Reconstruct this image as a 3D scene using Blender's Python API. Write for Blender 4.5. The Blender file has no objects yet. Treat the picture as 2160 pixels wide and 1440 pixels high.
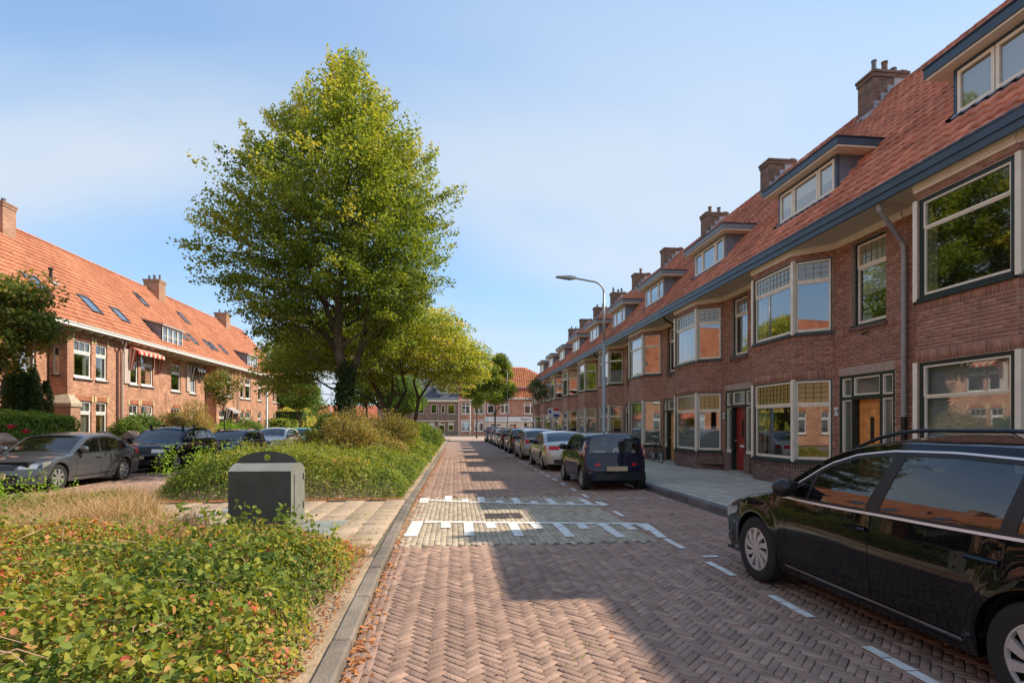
import bpy, bmesh, math, random
import numpy as np
from mathutils import Vector, Matrix
R = math.radians
rng = np.random.default_rng(7)
random.seed(7)
sc = bpy.context.scene
COL = sc.collection

# ------------------------------------------------------------ camera
F_PX, VPX, HZ, CAMH = 1150.0, 960.0, 898.0, 1.6
PSI = math.atan((1080 - VPX) / F_PX)
cd = bpy.data.cameras.new('camera'); cam = bpy.data.objects.new('camera', cd); COL.objects.link(cam)
cam.location = (0, 0, CAMH); cam.rotation_euler = (R(90), 0, -PSI)
cd.sensor_width = 36; cd.lens = 36 * F_PX / 2160; cd.shift_y = (HZ - 720) / 2160.0
cd.clip_start = 0.05; cd.clip_end = 3000
sc.camera = cam
SUN_V = Vector((1.0, 0.17, 1.0)).normalized()
SUN_EL = math.asin(SUN_V.z); SUN_AZ = math.atan2(SUN_V.x, SUN_V.y)
# ------------------------------------------------------------ world
w = bpy.data.worlds.new('World'); sc.world = w; w.use_nodes = True
nt = w.node_tree; nd = nt.nodes; lk = nt.links; nd.clear()
out = nd.new('ShaderNodeOutputWorld'); bg = nd.new('ShaderNodeBackground'); bg.inputs[1].default_value = 0.15
sky = nd.new('ShaderNodeTexSky'); sky.sky_type = 'NISHITA'; sky.sun_disc = False
sky.sun_elevation = SUN_EL; sky.sun_rotation = SUN_AZ; sky.air_density = 1.0; sky.dust_density = 0.3; sky.ozone_density = 1.6
tc = nd.new('ShaderNodeTexCoord'); sep = nd.new('ShaderNodeSeparateXYZ'); lk.new(tc.outputs['Generated'], sep.inputs[0])
def wm(op, a, b=None, c=None):
    n = nd.new('ShaderNodeMath'); n.operation = op
    for i, v in enumerate((a, b, c)):
        if v is None: continue
        if isinstance(v, (int, float)): n.inputs[i].default_value = v
        else: lk.new(v, n.inputs[i])
    return n.outputs[0]
zz = wm('ADD', wm('MAXIMUM', sep.outputs[2], 0.0), 0.45)
cmb = nd.new('ShaderNodeCombineXYZ')
lk.new(wm('DIVIDE', sep.outputs[0], zz), cmb.inputs[0]); lk.new(wm('DIVIDE', sep.outputs[1], zz), cmb.inputs[1])
mp = nd.new('ShaderNodeMapping'); mp.inputs['Scale'].default_value = (0.75, 1.5, 1); mp.inputs['Rotation'].default_value = (0, 0, R(24)); mp.inputs['Location'].default_value = (-5.5, -3.2, 0)
lk.new(cmb.outputs[0], mp.inputs[0])
nz = nd.new('ShaderNodeTexNoise'); nz.inputs['Scale'].default_value = 0.62; nz.inputs['Detail'].default_value = 5; nz.inputs['Roughness'].default_value = 0.45; nz.inputs['Distortion'].default_value = 0.35
lk.new(mp.outputs[0], nz.inputs['Vector'])
cr = nd.new('ShaderNodeMapRange'); cr.interpolation_type = 'SMOOTHSTEP'; cr.inputs['From Min'].default_value = 0.44; cr.inputs['From Max'].default_value = 0.61
lk.new(nz.outputs[0], cr.inputs['Value'])
hz = nd.new('ShaderNodeMapRange'); hz.interpolation_type = 'SMOOTHSTEP'; hz.inputs['From Min'].default_value = 0.28; hz.inputs['From Max'].default_value = -0.05
lk.new(sep.outputs[2], hz.inputs['Value'])
mk = nd.new('ShaderNodeMapRange'); mk.interpolation_type = 'SMOOTHSTEP'; mk.inputs['From Min'].default_value = 0.62; mk.inputs['From Max'].default_value = 0.34; mk.inputs['To Min'].default_value = 0.38; mk.inputs['To Max'].default_value = 0.95
lk.new(sep.outputs[2], mk.inputs['Value'])
cl = wm('MINIMUM', wm('ADD', wm('MULTIPLY', cr.outputs[0], mk.outputs[0]), wm('MULTIPLY', hz.outputs[0], 0.85)), 0.96)
mx = nd.new('ShaderNodeMixRGB'); lk.new(cl, mx.inputs[0])
gain = nd.new('ShaderNodeMixRGB'); gain.blend_type = 'MULTIPLY'; gain.inputs[0].default_value = 1.0; gain.inputs[2].default_value = (1.52, 1.70, 1.74, 1)
lk.new(sky.outputs[0], gain.inputs[1])
def vm(op, a, b):
    n = nd.new('ShaderNodeVectorMath'); n.operation = op
    for i, v in enumerate((a, b)):
        if isinstance(v, tuple): n.inputs[i].default_value = v
        else: lk.new(v, n.inputs[i])
    return n.outputs[0]
soft = vm('DIVIDE', gain.outputs[0], vm('ADD', vm('MULTIPLY', gain.outputs[0], (1/3.2, 1/5.2, 1/8.0)), (1, 1, 1)))
lk.new(soft, mx.inputs[1]); mx.inputs[2].default_value = (2.85, 3.15, 3.5, 1)
lk.new(mx.outputs[0], bg.inputs[0]); lk.new(bg.outputs[0], out.inputs[0])
# ------------------------------------------------------------ sun
sl = bpy.data.lights.new('sun', 'SUN'); sl.energy = 3.7; sl.angle = R(0.53); sl.color = (1.0, 0.88, 0.70)
so = bpy.data.objects.new('sun', sl); COL.objects.link(so); so.rotation_euler = SUN_V.to_track_quat('Z', 'Y').to_euler(); so.location = (30, 10, 40)
vs = sc.view_settings; vs.view_transform = 'Standard'; vs.look = 'None'; vs.gamma = 1; vs.exposure = 0.80; vs.use_curve_mapping = False
sc.cycles.max_bounces = 8; sc.cycles.transparent_max_bounces = 12; sc.cycles.use_denoising = True; sc.cycles.caustics_reflective = False; sc.cycles.caustics_refractive = False

def proj(p):
    x, y, z = p; S, C = math.sin(PSI), math.cos(PSI)
    d = x * S + y * C; a = x * C - y * S
    if d < 0.3: return (-9999, -9999, d)
    return (1080 + F_PX * a / d, HZ - (z - CAMH) * F_PX / d, d)

# ------------------------------------------------------------ materials
MATS = {}
def mat(name, base, rough=0.7, metal=0.0, base2=None, tint=0.0, var=0.12, scale=6.0, bump=0.0, bscale=40.0, spec=0.5, coat=0.0, trans=0.0, obj_coords=True, stain=0.0, stain_col=(0.03,0.03,0.02), uvbrick=None, alpha_leaf=False):
    """procedural surface: two-colour mix by per-piece tint attribute, noise variation, optional stains and relief"""
    if name in MATS: return MATS[name]
    m = bpy.data.materials.new(name); m.use_nodes = True; n = m.node_tree.nodes; l = m.node_tree.links
    b = n['Principled BSDF']; b.inputs['Roughness'].default_value = rough; b.inputs['Metallic'].default_value = metal
    b.inputs['Specular IOR Level'].default_value = spec; b.inputs['Coat Weight'].default_value = coat
    t = n.new('ShaderNodeNewGeometry'); no = n.new('ShaderNodeTexNoise'); no.inputs['Scale'].default_value = scale; no.inputs['Detail'].default_value = 5
    l.new(t.outputs['Position'], no.inputs['Vector'])
    col = n.new('ShaderNodeMixRGB'); col.inputs[1].default_value = (*base, 1); col.inputs[2].default_value = (*(base2 or base), 1)
    at = n.new('ShaderNodeAttribute'); at.attribute_name = 'tint'
    l.new(at.outputs['Fac'], col.inputs[0])
    cur = col.outputs[0]
    if uvbrick:
        c1, c2, cm, bw, bh = uvbrick
        uv = n.new('ShaderNodeUVMap'); uv.uv_map = 'UVMap'
        br = n.new('ShaderNodeTexBrick'); br.inputs['Scale'].default_value = 1.0
        br.inputs['Brick Width'].default_value = bw; br.inputs['Row Height'].default_value = bh; br.inputs['Mortar Size'].default_value = bh * 0.1
        br.inputs['Color1'].default_value = (*c1, 1); br.inputs['Color2'].default_value = (*c2, 1); br.inputs['Mortar'].default_value = (*cm, 1)
        l.new(uv.outputs[0], br.inputs['Vector']); cur = br.outputs[0]
    mr = n.new('ShaderNodeMapRange'); mr.inputs['From Min'].default_value = 0.25; mr.inputs['From Max'].default_value = 0.75
    mr.inputs['To Min'].default_value = 1 - var; mr.inputs['To Max'].default_value = 1 + var
    l.new(no.outputs[0], mr.inputs['Value'])
    mu = n.new('ShaderNodeMixRGB'); mu.blend_type = 'MULTIPLY'; mu.inputs[0].default_value = 1
    l.new(cur, mu.inputs[1]); l.new(mr.outputs[0], mu.inputs[2]); cur = mu.outputs[0]
    if stain > 0:
        n2 = n.new('ShaderNodeTexNoise'); n2.inputs['Scale'].default_value = scale * 0.35; n2.inputs['Detail'].default_value = 7; n2.inputs['Roughness'].default_value = 0.65
        l.new(t.outputs['Position'], n2.inputs['Vector'])
        m2 = n.new('ShaderNodeMapRange'); m2.inputs['From Min'].default_value = 0.5; m2.inputs['From Max'].default_value = 0.75; m2.inputs['To Max'].default_value = stain
        l.new(n2.outputs[0], m2.inputs['Value'])
        sx = n.new('ShaderNodeMixRGB'); l.new(m2.outputs[0], sx.inputs[0]); l.new(cur, sx.inputs[1]); sx.inputs[2].default_value = (*stain_col, 1); cur = sx.outputs[0]
    l.new(cur, b.inputs['Base Color'])
    if bump > 0:
        n3 = n.new('ShaderNodeTexNoise'); n3.inputs['Scale'].default_value = bscale; n3.inputs['Detail'].default_value = 4
        l.new(t.outputs['Position'], n3.inputs['Vector'])
        bp = n.new('ShaderNodeBump'); bp.inputs['Strength'].default_value = bump; bp.inputs['Distance'].default_value = 0.02
        l.new(n3.outputs[0], bp.inputs['Height']); l.new(bp.outputs[0], b.inputs['Normal'])
    if trans > 0:
        o = n['Material Output']; tr = n.new('ShaderNodeBsdfTranslucent'); ms = n.new('ShaderNodeMixShader'); ms.inputs[0].default_value = trans
        hs = n.new('ShaderNodeMixRGB'); hs.blend_type = 'MULTIPLY'; hs.inputs[0].default_value = 1; hs.inputs[2].default_value = (1.9, 1.9, 0.6, 1)
        l.new(cur, hs.inputs[1]); l.new(hs.outputs[0], tr.inputs[0]); l.new(b.outputs[0], ms.inputs[1]); l.new(tr.outputs[0], ms.inputs[2]); l.new(ms.outputs[0], o.inputs[0])
    MATS[name] = m
    return m

def glass_mat(name, tintc, refl=0.25, fmax=0.7, top=0.95, rough=0.02, body=(0.02, 0.025, 0.028), opaque=0.0):
    """window glass: fresnel mirror over see-through glass, partly darkened"""
    if name in MATS: return MATS[name]
    m = bpy.data.materials.new(name); m.use_nodes = True; n = m.node_tree.nodes; l = m.node_tree.links
    n.clear(); o = n.new('ShaderNodeOutputMaterial')
    tr = n.new('ShaderNodeBsdfTransparent'); tr.inputs[0].default_value = (*tintc, 1)
    df = n.new('ShaderNodeBsdfDiffuse'); df.inputs[0].default_value = (*body, 1)
    ma = n.new('ShaderNodeMixShader'); ma.inputs[0].default_value = opaque; l.new(tr.outputs[0], ma.inputs[1]); l.new(df.outputs[0], ma.inputs[2])
    gl = n.new('ShaderNodeBsdfGlossy'); gl.inputs['Roughness'].default_value = rough; gl.inputs[0].default_value = (1, 1, 1, 1)
    ge = n.new('ShaderNodeNewGeometry'); dt = n.new('ShaderNodeVectorMath'); dt.operation = 'DOT_PRODUCT'; l.new(ge.outputs['Normal'], dt.inputs[0]); l.new(ge.outputs['Incoming'], dt.inputs[1])
    fr = None; prev = dt.outputs['Value']
    for op, v in (('ABSOLUTE', None), ('SUBTRACT', 'r'), ('POWER', 4.0)):
        fr = n.new('ShaderNodeMath'); fr.operation = op
        if v == 'r': fr.inputs[0].default_value = 1.0; l.new(prev, fr.inputs[1])
        else:
            l.new(prev, fr.inputs[0])
            if v: fr.inputs[1].default_value = v
        prev = fr.outputs[0]
    mr = n.new('ShaderNodeMapRange'); mr.inputs['From Max'].default_value = fmax; mr.inputs['To Min'].default_value = refl; mr.inputs['To Max'].default_value = top
    l.new(fr.outputs[0], mr.inputs['Value'])
    mb = n.new('ShaderNodeMixShader'); l.new(mr.outputs[0], mb.inputs[0]); l.new(ma.outputs[0], mb.inputs[1]); l.new(gl.outputs[0], mb.inputs[2])
    l.new(mb.outputs[0], o.inputs[0]); MATS[name] = m
    return m

def paint(name, col, metal=0.0, rough=0.35, coat=1.0):
    if name in MATS: return MATS[name]
    m = mat(name, col, rough=rough, metal=metal, coat=coat, var=0.04, scale=3, spec=0.0 if metal == 0 else 0.5)
    b = m.node_tree.nodes['Principled BSDF']; b.inputs['Coat Roughness'].default_value = 0.02
    return m

# ------------------------------------------------------------ object helpers
def tag(o, label=None, cat=None, group=None, kind=None):
    if label: o['label'] = label
    if cat: o['category'] = cat
    if group: o['group'] = group
    if kind: o['kind'] = kind
    return o
def thing(name, label, cat, loc=(0, 0, 0), rot=0.0, group=None):
    o = bpy.data.objects.new(name, None); COL.objects.link(o); o.empty_display_size = 0.2
    o.location = loc; o.rotation_euler = (0, 0, rot)
    return tag(o, label, cat, group)
def link(name, me, parent=None):
    o = bpy.data.objects.new(name, me); COL.objects.link(o)
    if parent is not None: o.parent = parent
    return o
class MB:
    def __init__(s): s.v = []; s.f = []; s.m = []; s.t = []; s.uv = {}; s.anyuv = False
    def add(s, vs, fs, m=0, t=0.0, uvs=None):
        b = len(s.v); s.v.extend([tuple(x) for x in vs]); s.t.extend([t] * len(vs))
        for k, f in enumerate(fs):
            if uvs is not None: s.uv[len(s.f)] = uvs[k]
            s.f.append([i + b for i in f]); s.m.append(m)
    def quad(s, a, b, c, d, m=0, t=0.0, uv=None): s.add([a, b, c, d], [(0, 1, 2, 3)], m, t, None if uv is None else [uv])
    def box(s, x0, x1, y0, y1, z0, z1, m=0, t=0.0):
        s.add([(x0,y0,z0),(x1,y0,z0),(x1,y1,z0),(x0,y1,z0),(x0,y0,z1),(x1,y0,z1),(x1,y1,z1),(x0,y1,z1)],
              [(3,2,1,0),(4,5,6,7),(0,1,5,4),(1,2,6,5),(2,3,7,6),(3,0,4,7)], m, t)
    def bbox(s, x0, x1, y0, y1, z0, z1, c, m=0, t=0.0):
        """box with chamfered top edge"""
        s.add([(x0,y0,z0),(x1,y0,z0),(x1,y1,z0),(x0,y1,z0),(x0,y0,z1-c),(x1,y0,z1-c),(x1,y1,z1-c),(x0,y1,z1-c),
               (x0+c,y0+c,z1),(x1-c,y0+c,z1),(x1-c,y1-c,z1),(x0+c,y1-c,z1)],
              [(3,2,1,0),(8,9,10,11),(0,1,5,4),(1,2,6,5),(2,3,7,6),(3,0,4,7),(4,5,9,8),(5,6,10,9),(6,7,11,10),(7,4,8,11)], m, t)
    def tube(s, pts, rad, n=8, m=0, t=0.0, cap=True):
        pts = [Vector(p) for p in pts]; rads = rad if isinstance(rad, (list, tuple)) else [rad] * len(pts)
        vs = []; fs = []; up = None
        for i, p in enumerate(pts):
            d = (pts[min(i+1, len(pts)-1)] - pts[max(i-1, 0)])
            d = d.normalized() if d.length > 1e-9 else Vector((0, 0, 1))
            if up is None: up = d.orthogonal().normalized()
            up = (up - d * up.dot(d)); up = up.normalized() if up.length > 1e-6 else d.orthogonal().normalized()
            sd = d.cross(up)
            for k in range(n):
                a = 2 * math.pi * k / n
                vs.append(p + (up * math.cos(a) + sd * math.sin(a)) * rads[i])
        for i in range(len(pts) - 1):
            for k in range(n):
                a = i * n + k; b = i * n + (k + 1) % n
                fs.append((a, b, b + n, a + n))
        if cap: fs.append(tuple(range(n - 1, -1, -1))); fs.append(tuple(range((len(pts)-1)*n, len(pts)*n)))
        s.add(vs, fs, m, t)
    def lathe(s, prof, n=24, m=0, axis='z', c=(0, 0, 0), t=0.0, closed=False):
        vs = []; fs = []
        for r, h in prof:
            for k in range(n):
                a = 2 * math.pi * k / n; x, y = r * math.cos(a), r * math.sin(a)
                p = (x, y, h) if axis == 'z' else ((x, h, y) if axis == 'y' else (h, x, y))
                vs.append((p[0] + c[0], p[1] + c[1], p[2] + c[2]))
        for i in range(len(prof) - 1):
            for k in range(n):
                a = i * n + k; b = i * n + (k + 1) % n
                fs.append((a, b, b + n, a + n))
        s.add(vs, fs, m, t)
    def ball(s, c, r, m=0, n=10, sc3=(1, 1, 1), t=0.0):
        prof = [(r * math.sin(math.pi * i / n) + 1e-5, -r * math.cos(math.pi * i / n)) for i in range(n + 1)]
        b = len(s.v); s.lathe(prof, n + 2, m, t=t)
        for i in range(b, len(s.v)):
            p = s.v[i]; s.v[i] = (p[0]*sc3[0]+c[0], p[1]*sc3[1]+c[1], p[2]*sc3[2]+c[2])
    def build(s, name, mats, parent=None, smooth=False, autos=None):
        me = bpy.data.meshes.new(name); me.from_pydata(s.v, [], s.f)
        for mm in (mats if isinstance(mats, (list, tuple)) else [mats]): me.materials.append(mm)
        me.polygons.foreach_set('material_index', s.m)
        at = me.attributes.new('tint', 'FLOAT', 'POINT'); at.data.foreach_set('value', s.t)
        if s.uv:
            ul = me.uv_layers.new(name='UVMap')
            for fi, uvs in s.uv.items():
                p = me.polygons[fi]
                for k, li in enumerate(p.loop_indices): ul.data[li].uv = uvs[k]
        if smooth: me.polygons.foreach_set('use_smooth', [True] * len(me.polygons))
        if autos is not None:
            me.polygons.foreach_set('use_smooth', [True] * len(me.polygons))
            me.set_sharp_from_angle(angle=R(autos))
        me.update()
        return link(name, me, parent)

def np_mesh(name, V, Fq, mats, tint=None, smooth=False, mi=None):
    """V (n,3), Fq (m,k) all faces of k corners"""
    me = bpy.data.meshes.new(name); n = len(V); m, k = Fq.shape
    me.vertices.add(n); me.vertices.foreach_set('co', np.ascontiguousarray(V, np.float32).ravel())
    me.loops.add(m * k); me.loops.foreach_set('vertex_index', np.ascontiguousarray(Fq, np.int32).ravel())
    me.polygons.add(m); me.polygons.foreach_set('loop_start', np.arange(0, m * k, k, dtype=np.int32))
    for mm in (mats if isinstance(mats, (list, tuple)) else [mats]): me.materials.append(mm)
    if mi is not None: me.polygons.foreach_set('material_index', np.ascontiguousarray(mi, np.int32))
    at = me.attributes.new('tint', 'FLOAT', 'POINT')
    at.data.foreach_set('value', np.ascontiguousarray(tint if tint is not None else np.zeros(n), np.float32))
    me.update(calc_edges=True)
    if smooth: me.polygons.foreach_set('use_smooth', np.ones(m, bool))
    return me

def scatter(name, tv, tf, M, P, tint, material, parent, n_obj=0, label_off=(0, 0, 0), jm=None):
    """pieces = template (tv,tf quads) x 3x3 matrices M at P. The n_obj that show largest become objects, the rest one 'stuff' part."""
    tv = np.asarray(tv, float); tf = np.asarray(tf, int); N = len(P); M = np.asarray(M, float); P = np.asarray(P, float)
    if len(M) == 1: M = np.repeat(M, N, 0)
    tint = np.asarray(tint, float); pick = np.zeros(N, bool)
    if n_obj > 0:
        base = Vector(label_off); sel = []
        for i in range(N):
            px, py, d = proj(P[i] + label_off)
            if -10 < px < 2170 and -10 < py < 1450: sel.append((d, i))
        sel.sort(); pick[[i for _, i in sel[:n_obj]]] = True
        K = 6; variants = {}   # pieces share mesh data by size and shade
        for i in np.nonzero(pick)[0]:
            sc3 = np.linalg.norm(M[i], axis=0); q = tuple(np.round(sc3, 2)) if np.abs(sc3 - 1).max() > .02 else (1, 1, 1); k = min(K - 1, int(tint[i] * K))
            if (q, k) not in variants: variants[(q, k)] = np_mesh(name, tv * np.array(q), tf, material, np.full(len(tv), (k + 0.5) / K))
            o = link(name, variants[(q, k)], parent)
            m4 = Matrix((M[i] / sc3).tolist()).to_4x4(); m4.translation = Vector(P[i]); o.matrix_basis = m4
    rest = ~pick
    if rest.any():
        Mr, Pr, tr = M[rest], P[rest], tint[rest]; n = len(Pr)
        V = np.einsum('nij,vj->nvi', Mr, tv) + Pr[:, None, :]
        Fq = tf[None] + (np.arange(n) * len(tv))[:, None, None]
        me = np_mesh(name, V.reshape(-1, 3), Fq.reshape(-1, tf.shape[1]), material, np.repeat(tr, len(tv)))
        o = link(name if n_obj == 0 else name, me, parent); o['kind'] = 'stuff'
        return o

def chamfer_template(L, W, H, c, bottom=False):
    """brick laid flat, centred, top at z=0"""
    x, y = L / 2, W / 2
    v = [(-x,-y,-H),(x,-y,-H),(x,y,-H),(-x,y,-H),(-x,-y,-c),(x,-y,-c),(x,y,-c),(-x,y,-c),(-x+c,-y+c,0),(x-c,-y+c,0),(x-c,y-c,0),(-x+c,y-c,0)]
    f = [(8,9,10,11),(0,1,5,4),(1,2,6,5),(2,3,7,6),(3,0,4,7),(4,5,9,8),(5,6,10,9),(6,7,11,10),(7,4,8,11)]
    return v, f
def rotz(a):
    a = np.asarray(a, float); M = np.zeros((len(a), 3, 3)); M[:, 0, 0] = np.cos(a); M[:, 0, 1] = -np.sin(a); M[:, 1, 0] = np.sin(a); M[:, 1, 1] = np.cos(a); M[:, 2, 2] = 1
    return M
def vnoise(x, y, s=1.0, seed=0):
    """smooth value noise for layout"""
    x = np.asarray(x) * s; y = np.asarray(y) * s
    xi = np.floor(x).astype(int); yi = np.floor(y).astype(int); fx = x - xi; fy = y - yi
    h = lambda a, b: (np.sin(a * 127.1 + b * 311.7 + seed * 74.7) * 43758.5453) % 1.0
    u = fx * fx * (3 - 2 * fx); v = fy * fy * (3 - 2 * fy)
    return (h(xi, yi) * (1-u) + h(xi+1, yi) * u) * (1-v) + (h(xi, yi+1) * (1-u) + h(xi+1, yi+1) * u) * v

def kx(y): return np.interp(y, [0, 3.3, 6, 11, 25, 45, 60], [-.70, -.72, -.79, -.865, -.80, -.68, -.62])   # line of the left kerb face
# shared materials
M_BRICK_R = mat('brown_brick', (0.30, 0.128, 0.080), base2=(0.54, 0.255, 0.165), rough=0.85, var=0.18, scale=9, bump=0.5, bscale=70, stain=0.25, stain_col=(0.06, 0.045, 0.04))
M_MORTAR = mat('mortar', (0.42, 0.32, 0.255), rough=0.95, var=0.2, scale=12, bump=0.3)
M_BRICK_RF = mat('brown_brick_wall', (0, 0, 0), rough=0.88, var=0.22, scale=1.6, bump=0.3, bscale=30, uvbrick=((0.32, 0.136, 0.086), (0.50, 0.24, 0.155), (0.40, 0.29, 0.22), 0.22, 0.0625), stain=0.3, stain_col=(0.07, 0.05, 0.045))
M_BRICK_DK = mat('dark_plinth_brick', (0.11, 0.065, 0.058), base2=(0.24, 0.135, 0.115), rough=0.8, var=0.2, scale=8, bump=0.5, bscale=70)
M_BRICK_L = mat('orange_brick_wall', (0, 0, 0), rough=0.9, var=0.3, scale=1.6, bump=0.35, bscale=30, uvbrick=((0.33, 0.125, 0.072), (0.54, 0.26, 0.16), (0.56, 0.40, 0.28), 0.22, 0.0625), stain=0.22, stain_col=(0.16, 0.08, 0.06))
M_BRICK_LP = mat('orange_brick', (0.33, 0.105, 0.052), base2=(0.50, 0.20, 0.11), rough=0.9, var=0.15, scale=9, bump=0.3)
M_MORTAR_L = mat('pale_mortar', (0.36, 0.28, 0.21), rough=0.95, var=0.2, scale=12, bump=0.3)
M_TILE_R = mat('red_roof_tile', (0.44, 0.14, 0.085), base2=(0.72, 0.30, 0.19), rough=0.7, var=0.3, scale=2.2, bump=0.3, stain=0.65, stain_col=(0.17, 0.095, 0.065))
M_TILE_L = mat('orange_roof_tile', (0.40, 0.135, 0.065), base2=(0.59, 0.24, 0.13), rough=0.75, var=0.2, scale=2.5, bump=0.3, stain=0.4, stain_col=(0.28, 0.13, 0.08))
M_UNDER = mat('roof_underlay', (0.10, 0.04, 0.03), rough=0.95)
M_CREAM = mat('cream_paint', (0.86, 0.77, 0.62), rough=0.45, var=0.08, scale=5)
M_WHITE = mat('white_paint', (0.78, 0.76, 0.72), rough=0.4, var=0.06, scale=5)
M_GREEN = mat('dark_green_paint', (0.018, 0.035, 0.030), rough=0.35, var=0.15)
M_NAVY = mat('navy_paint', (0.045, 0.075, 0.11), rough=0.4, var=0.2, scale=3, bump=0.05)
M_ZINC = mat('zinc', (0.20, 0.22, 0.26), rough=0.55, metal=0.3, var=0.25, scale=3, bump=0.1)
M_LEAD = mat('lead_flashing', (0.36, 0.38, 0.42), rough=0.6, var=0.2, scale=8)
M_SOFFIT = mat('soffit_board', (0.62, 0.54, 0.41), rough=0.6, var=0.08)
M_PIPE = mat('grey_pipe', (0.36, 0.35, 0.35), rough=0.5, var=0.1)
M_CONC = mat('concrete', (0.33, 0.30, 0.27), rough=0.9, var=0.2, scale=5, bump=0.4, stain=0.3, stain_col=(0.12, 0.11, 0.08))
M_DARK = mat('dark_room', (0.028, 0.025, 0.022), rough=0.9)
M_CURTAIN = mat('white_curtain', (0.50, 0.48, 0.44), rough=0.9, var=0.1, trans=0.3)
M_BLIND = mat('pale_blind', (0.42, 0.42, 0.41), rough=0.8, var=0.05)
M_BLACK = mat('black_plastic', (0.012, 0.012, 0.013), rough=0.45)
G_WIN = glass_mat('window_glass', (0.80, 0.86, 0.84), refl=0.26)
G_ST = glass_mat('stained_glass', (0.5, 0.45, 0.2), refl=0.10, body=(0.34, 0.33, 0.20), opaque=0.8, rough=0.12)
G_ST2 = glass_mat('amber_stained_glass', (0.6, 0.4, 0.12), refl=0.08, body=(0.48, 0.33, 0.10), opaque=0.8, rough=0.12)
G_CAR = glass_mat('car_glass', (0.45, 0.52, 0.50), fmax=1.0, top=0.9, refl=0.10, body=(0.010, 0.012, 0.013), opaque=0.35)
# ============================================================ GROUND AND ROADS
def sheet(name, x0, x1, y0, y1, z, m, parent=None, kind='structure'):
    b = MB(); b.quad((x0,y0,z),(x1,y0,z),(x1,y1,z),(x0,y1,z),0,0.5,[(x0,y0),(x1,y0),(x1,y1),(x0,y1)])
    o = b.build(name, m, parent)
    if parent is None: o['kind'] = kind
    return o
M_GROUND = mat('bare_ground', (0.16, 0.13, 0.10), rough=0.95, var=0.25, scale=0.6, bump=0.4)
M_SOIL = mat('dry_soil', (0.36, 0.26, 0.17), rough=0.98, var=0.3, scale=3, bump=0.9, bscale=25, stain=0.5, stain_col=(0.11, 0.075, 0.05))
M_JOINT = mat('sand_joint', (0.12, 0.092, 0.07), rough=0.98, var=0.35, scale=5, bump=0.4, stain=0.45, stain_col=(0.10, 0.12, 0.04))
M_ROADFAR = mat('street_brick_far', (0, 0, 0), rough=0.9, var=0.14, scale=0.8, uvbrick=((0.29, 0.18, 0.135), (0.37, 0.232, 0.175), (0.23, 0.15, 0.112), 0.2, 0.07), stain=0.2, stain_col=(0.16, 0.12, 0.11))
M_KLINKER = mat('street_brick', (0.235, 0.145, 0.108), base2=(0.445, 0.285, 0.21), rough=0.82, var=0.2, scale=7, bump=0.5, bscale=55, stain=0.28, stain_col=(0.14, 0.11, 0.10))
M_GREYBRK = mat('grey_street_brick', (0.30, 0.235, 0.165), base2=(0.52, 0.425, 0.305), rough=0.88, var=0.18, scale=7, bump=0.5, bscale=60, stain=0.25, stain_col=(0.12, 0.10, 0.07))
M_MARK = mat('road_paint', (0.80, 0.77, 0.70), rough=0.75, var=0.15, scale=9, bump=0.3, stain=0.8, stain_col=(0.42, 0.37, 0.31))
M_SLAB = mat('grey_slab', (0.39, 0.345, 0.275), base2=(0.53, 0.47, 0.375), rough=0.9, var=0.15, scale=4, bump=0.35, stain=0.3, stain_col=(0.15, 0.145, 0.13))
M_PATHSLAB = mat('beige_slab', (0.36, 0.265, 0.185), base2=(0.48, 0.36, 0.255), rough=0.92, var=0.15, scale=3, bump=0.4, stain=0.4, stain_col=(0.24, 0.18, 0.12))
M_KERB = mat('kerb_concrete', (0.15, 0.125, 0.10), base2=(0.25, 0.205, 0.165), rough=0.92, var=0.3, scale=4, bump=0.6, bscale=50, stain=0.5, stain_col=(0.10, 0.085, 0.06))
M_KERBD = mat('dark_kerb', (0.12, 0.115, 0.12), base2=(0.19, 0.18, 0.18), rough=0.9, var=0.2, scale=4, bump=0.5)

sheet('ground', -700, 700, -300, 1100, -0.07, M_GROUND)
road = sheet('road', -1.02, 4.84, -6, 62, -0.014, M_JOINT)
sheet('road_far_paving', -0.88, 4.84, 27.9, 62, -0.001, M_ROADFAR, road)
junction = sheet('side_street', -70, 70, 61.9, 83, -0.008, mat('junction_brick', (0.40, 0.29, 0.235), rough=0.9, var=0.12, scale=0.7))
lroad = sheet('left_road', -11.7, -6.35, -6, 62, -0.016, M_JOINT)
sheet('left_road_far_paving', -11.7, -6.35, 23, 62, -0.003, M_ROADFAR, lroad)

def herringbone(x0, x1, y0, y1, L=0.177, n=3, skip=None):
    """45 degree herringbone of n:1 bricks: returns centres, angles"""
    g = L / n; cx, cy = (x0 + x1) / 2, (y0 + y1) / 2; rad = math.hypot(x1 - x0, y1 - y0) / 2 + 0.5; N = int(rad / g) + 2
    P = []; A = []; c = math.sqrt(0.5)
    ii, jj = np.meshgrid(np.arange(-N, N), np.arange(-N, N), indexing='ij')
    ph = (ii - jj) % (2 * n)
    for mask, du, dv, ang in ((ph == 0, n / 2, 0.5, 0.0), (ph == 2 * n - 1, 0.5, n / 2, math.pi / 2)):
        u = (ii[mask] + du) * g; v = (jj[mask] + dv) * g
        x = cx + (u - v) * c; y = cy + (u + v) * c
        ok = (x > x0 + 0.05) & (x < x1 - 0.05) & (y > y0) & (y < y1)
        if skip is not None: ok &= ~skip(x, y)
        P.append(np.stack([x[ok], y[ok]], 1)); A.append(np.full(ok.sum(), ang + math.pi / 4))
    return np.concatenate(P), np.concatenate(A)
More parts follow.
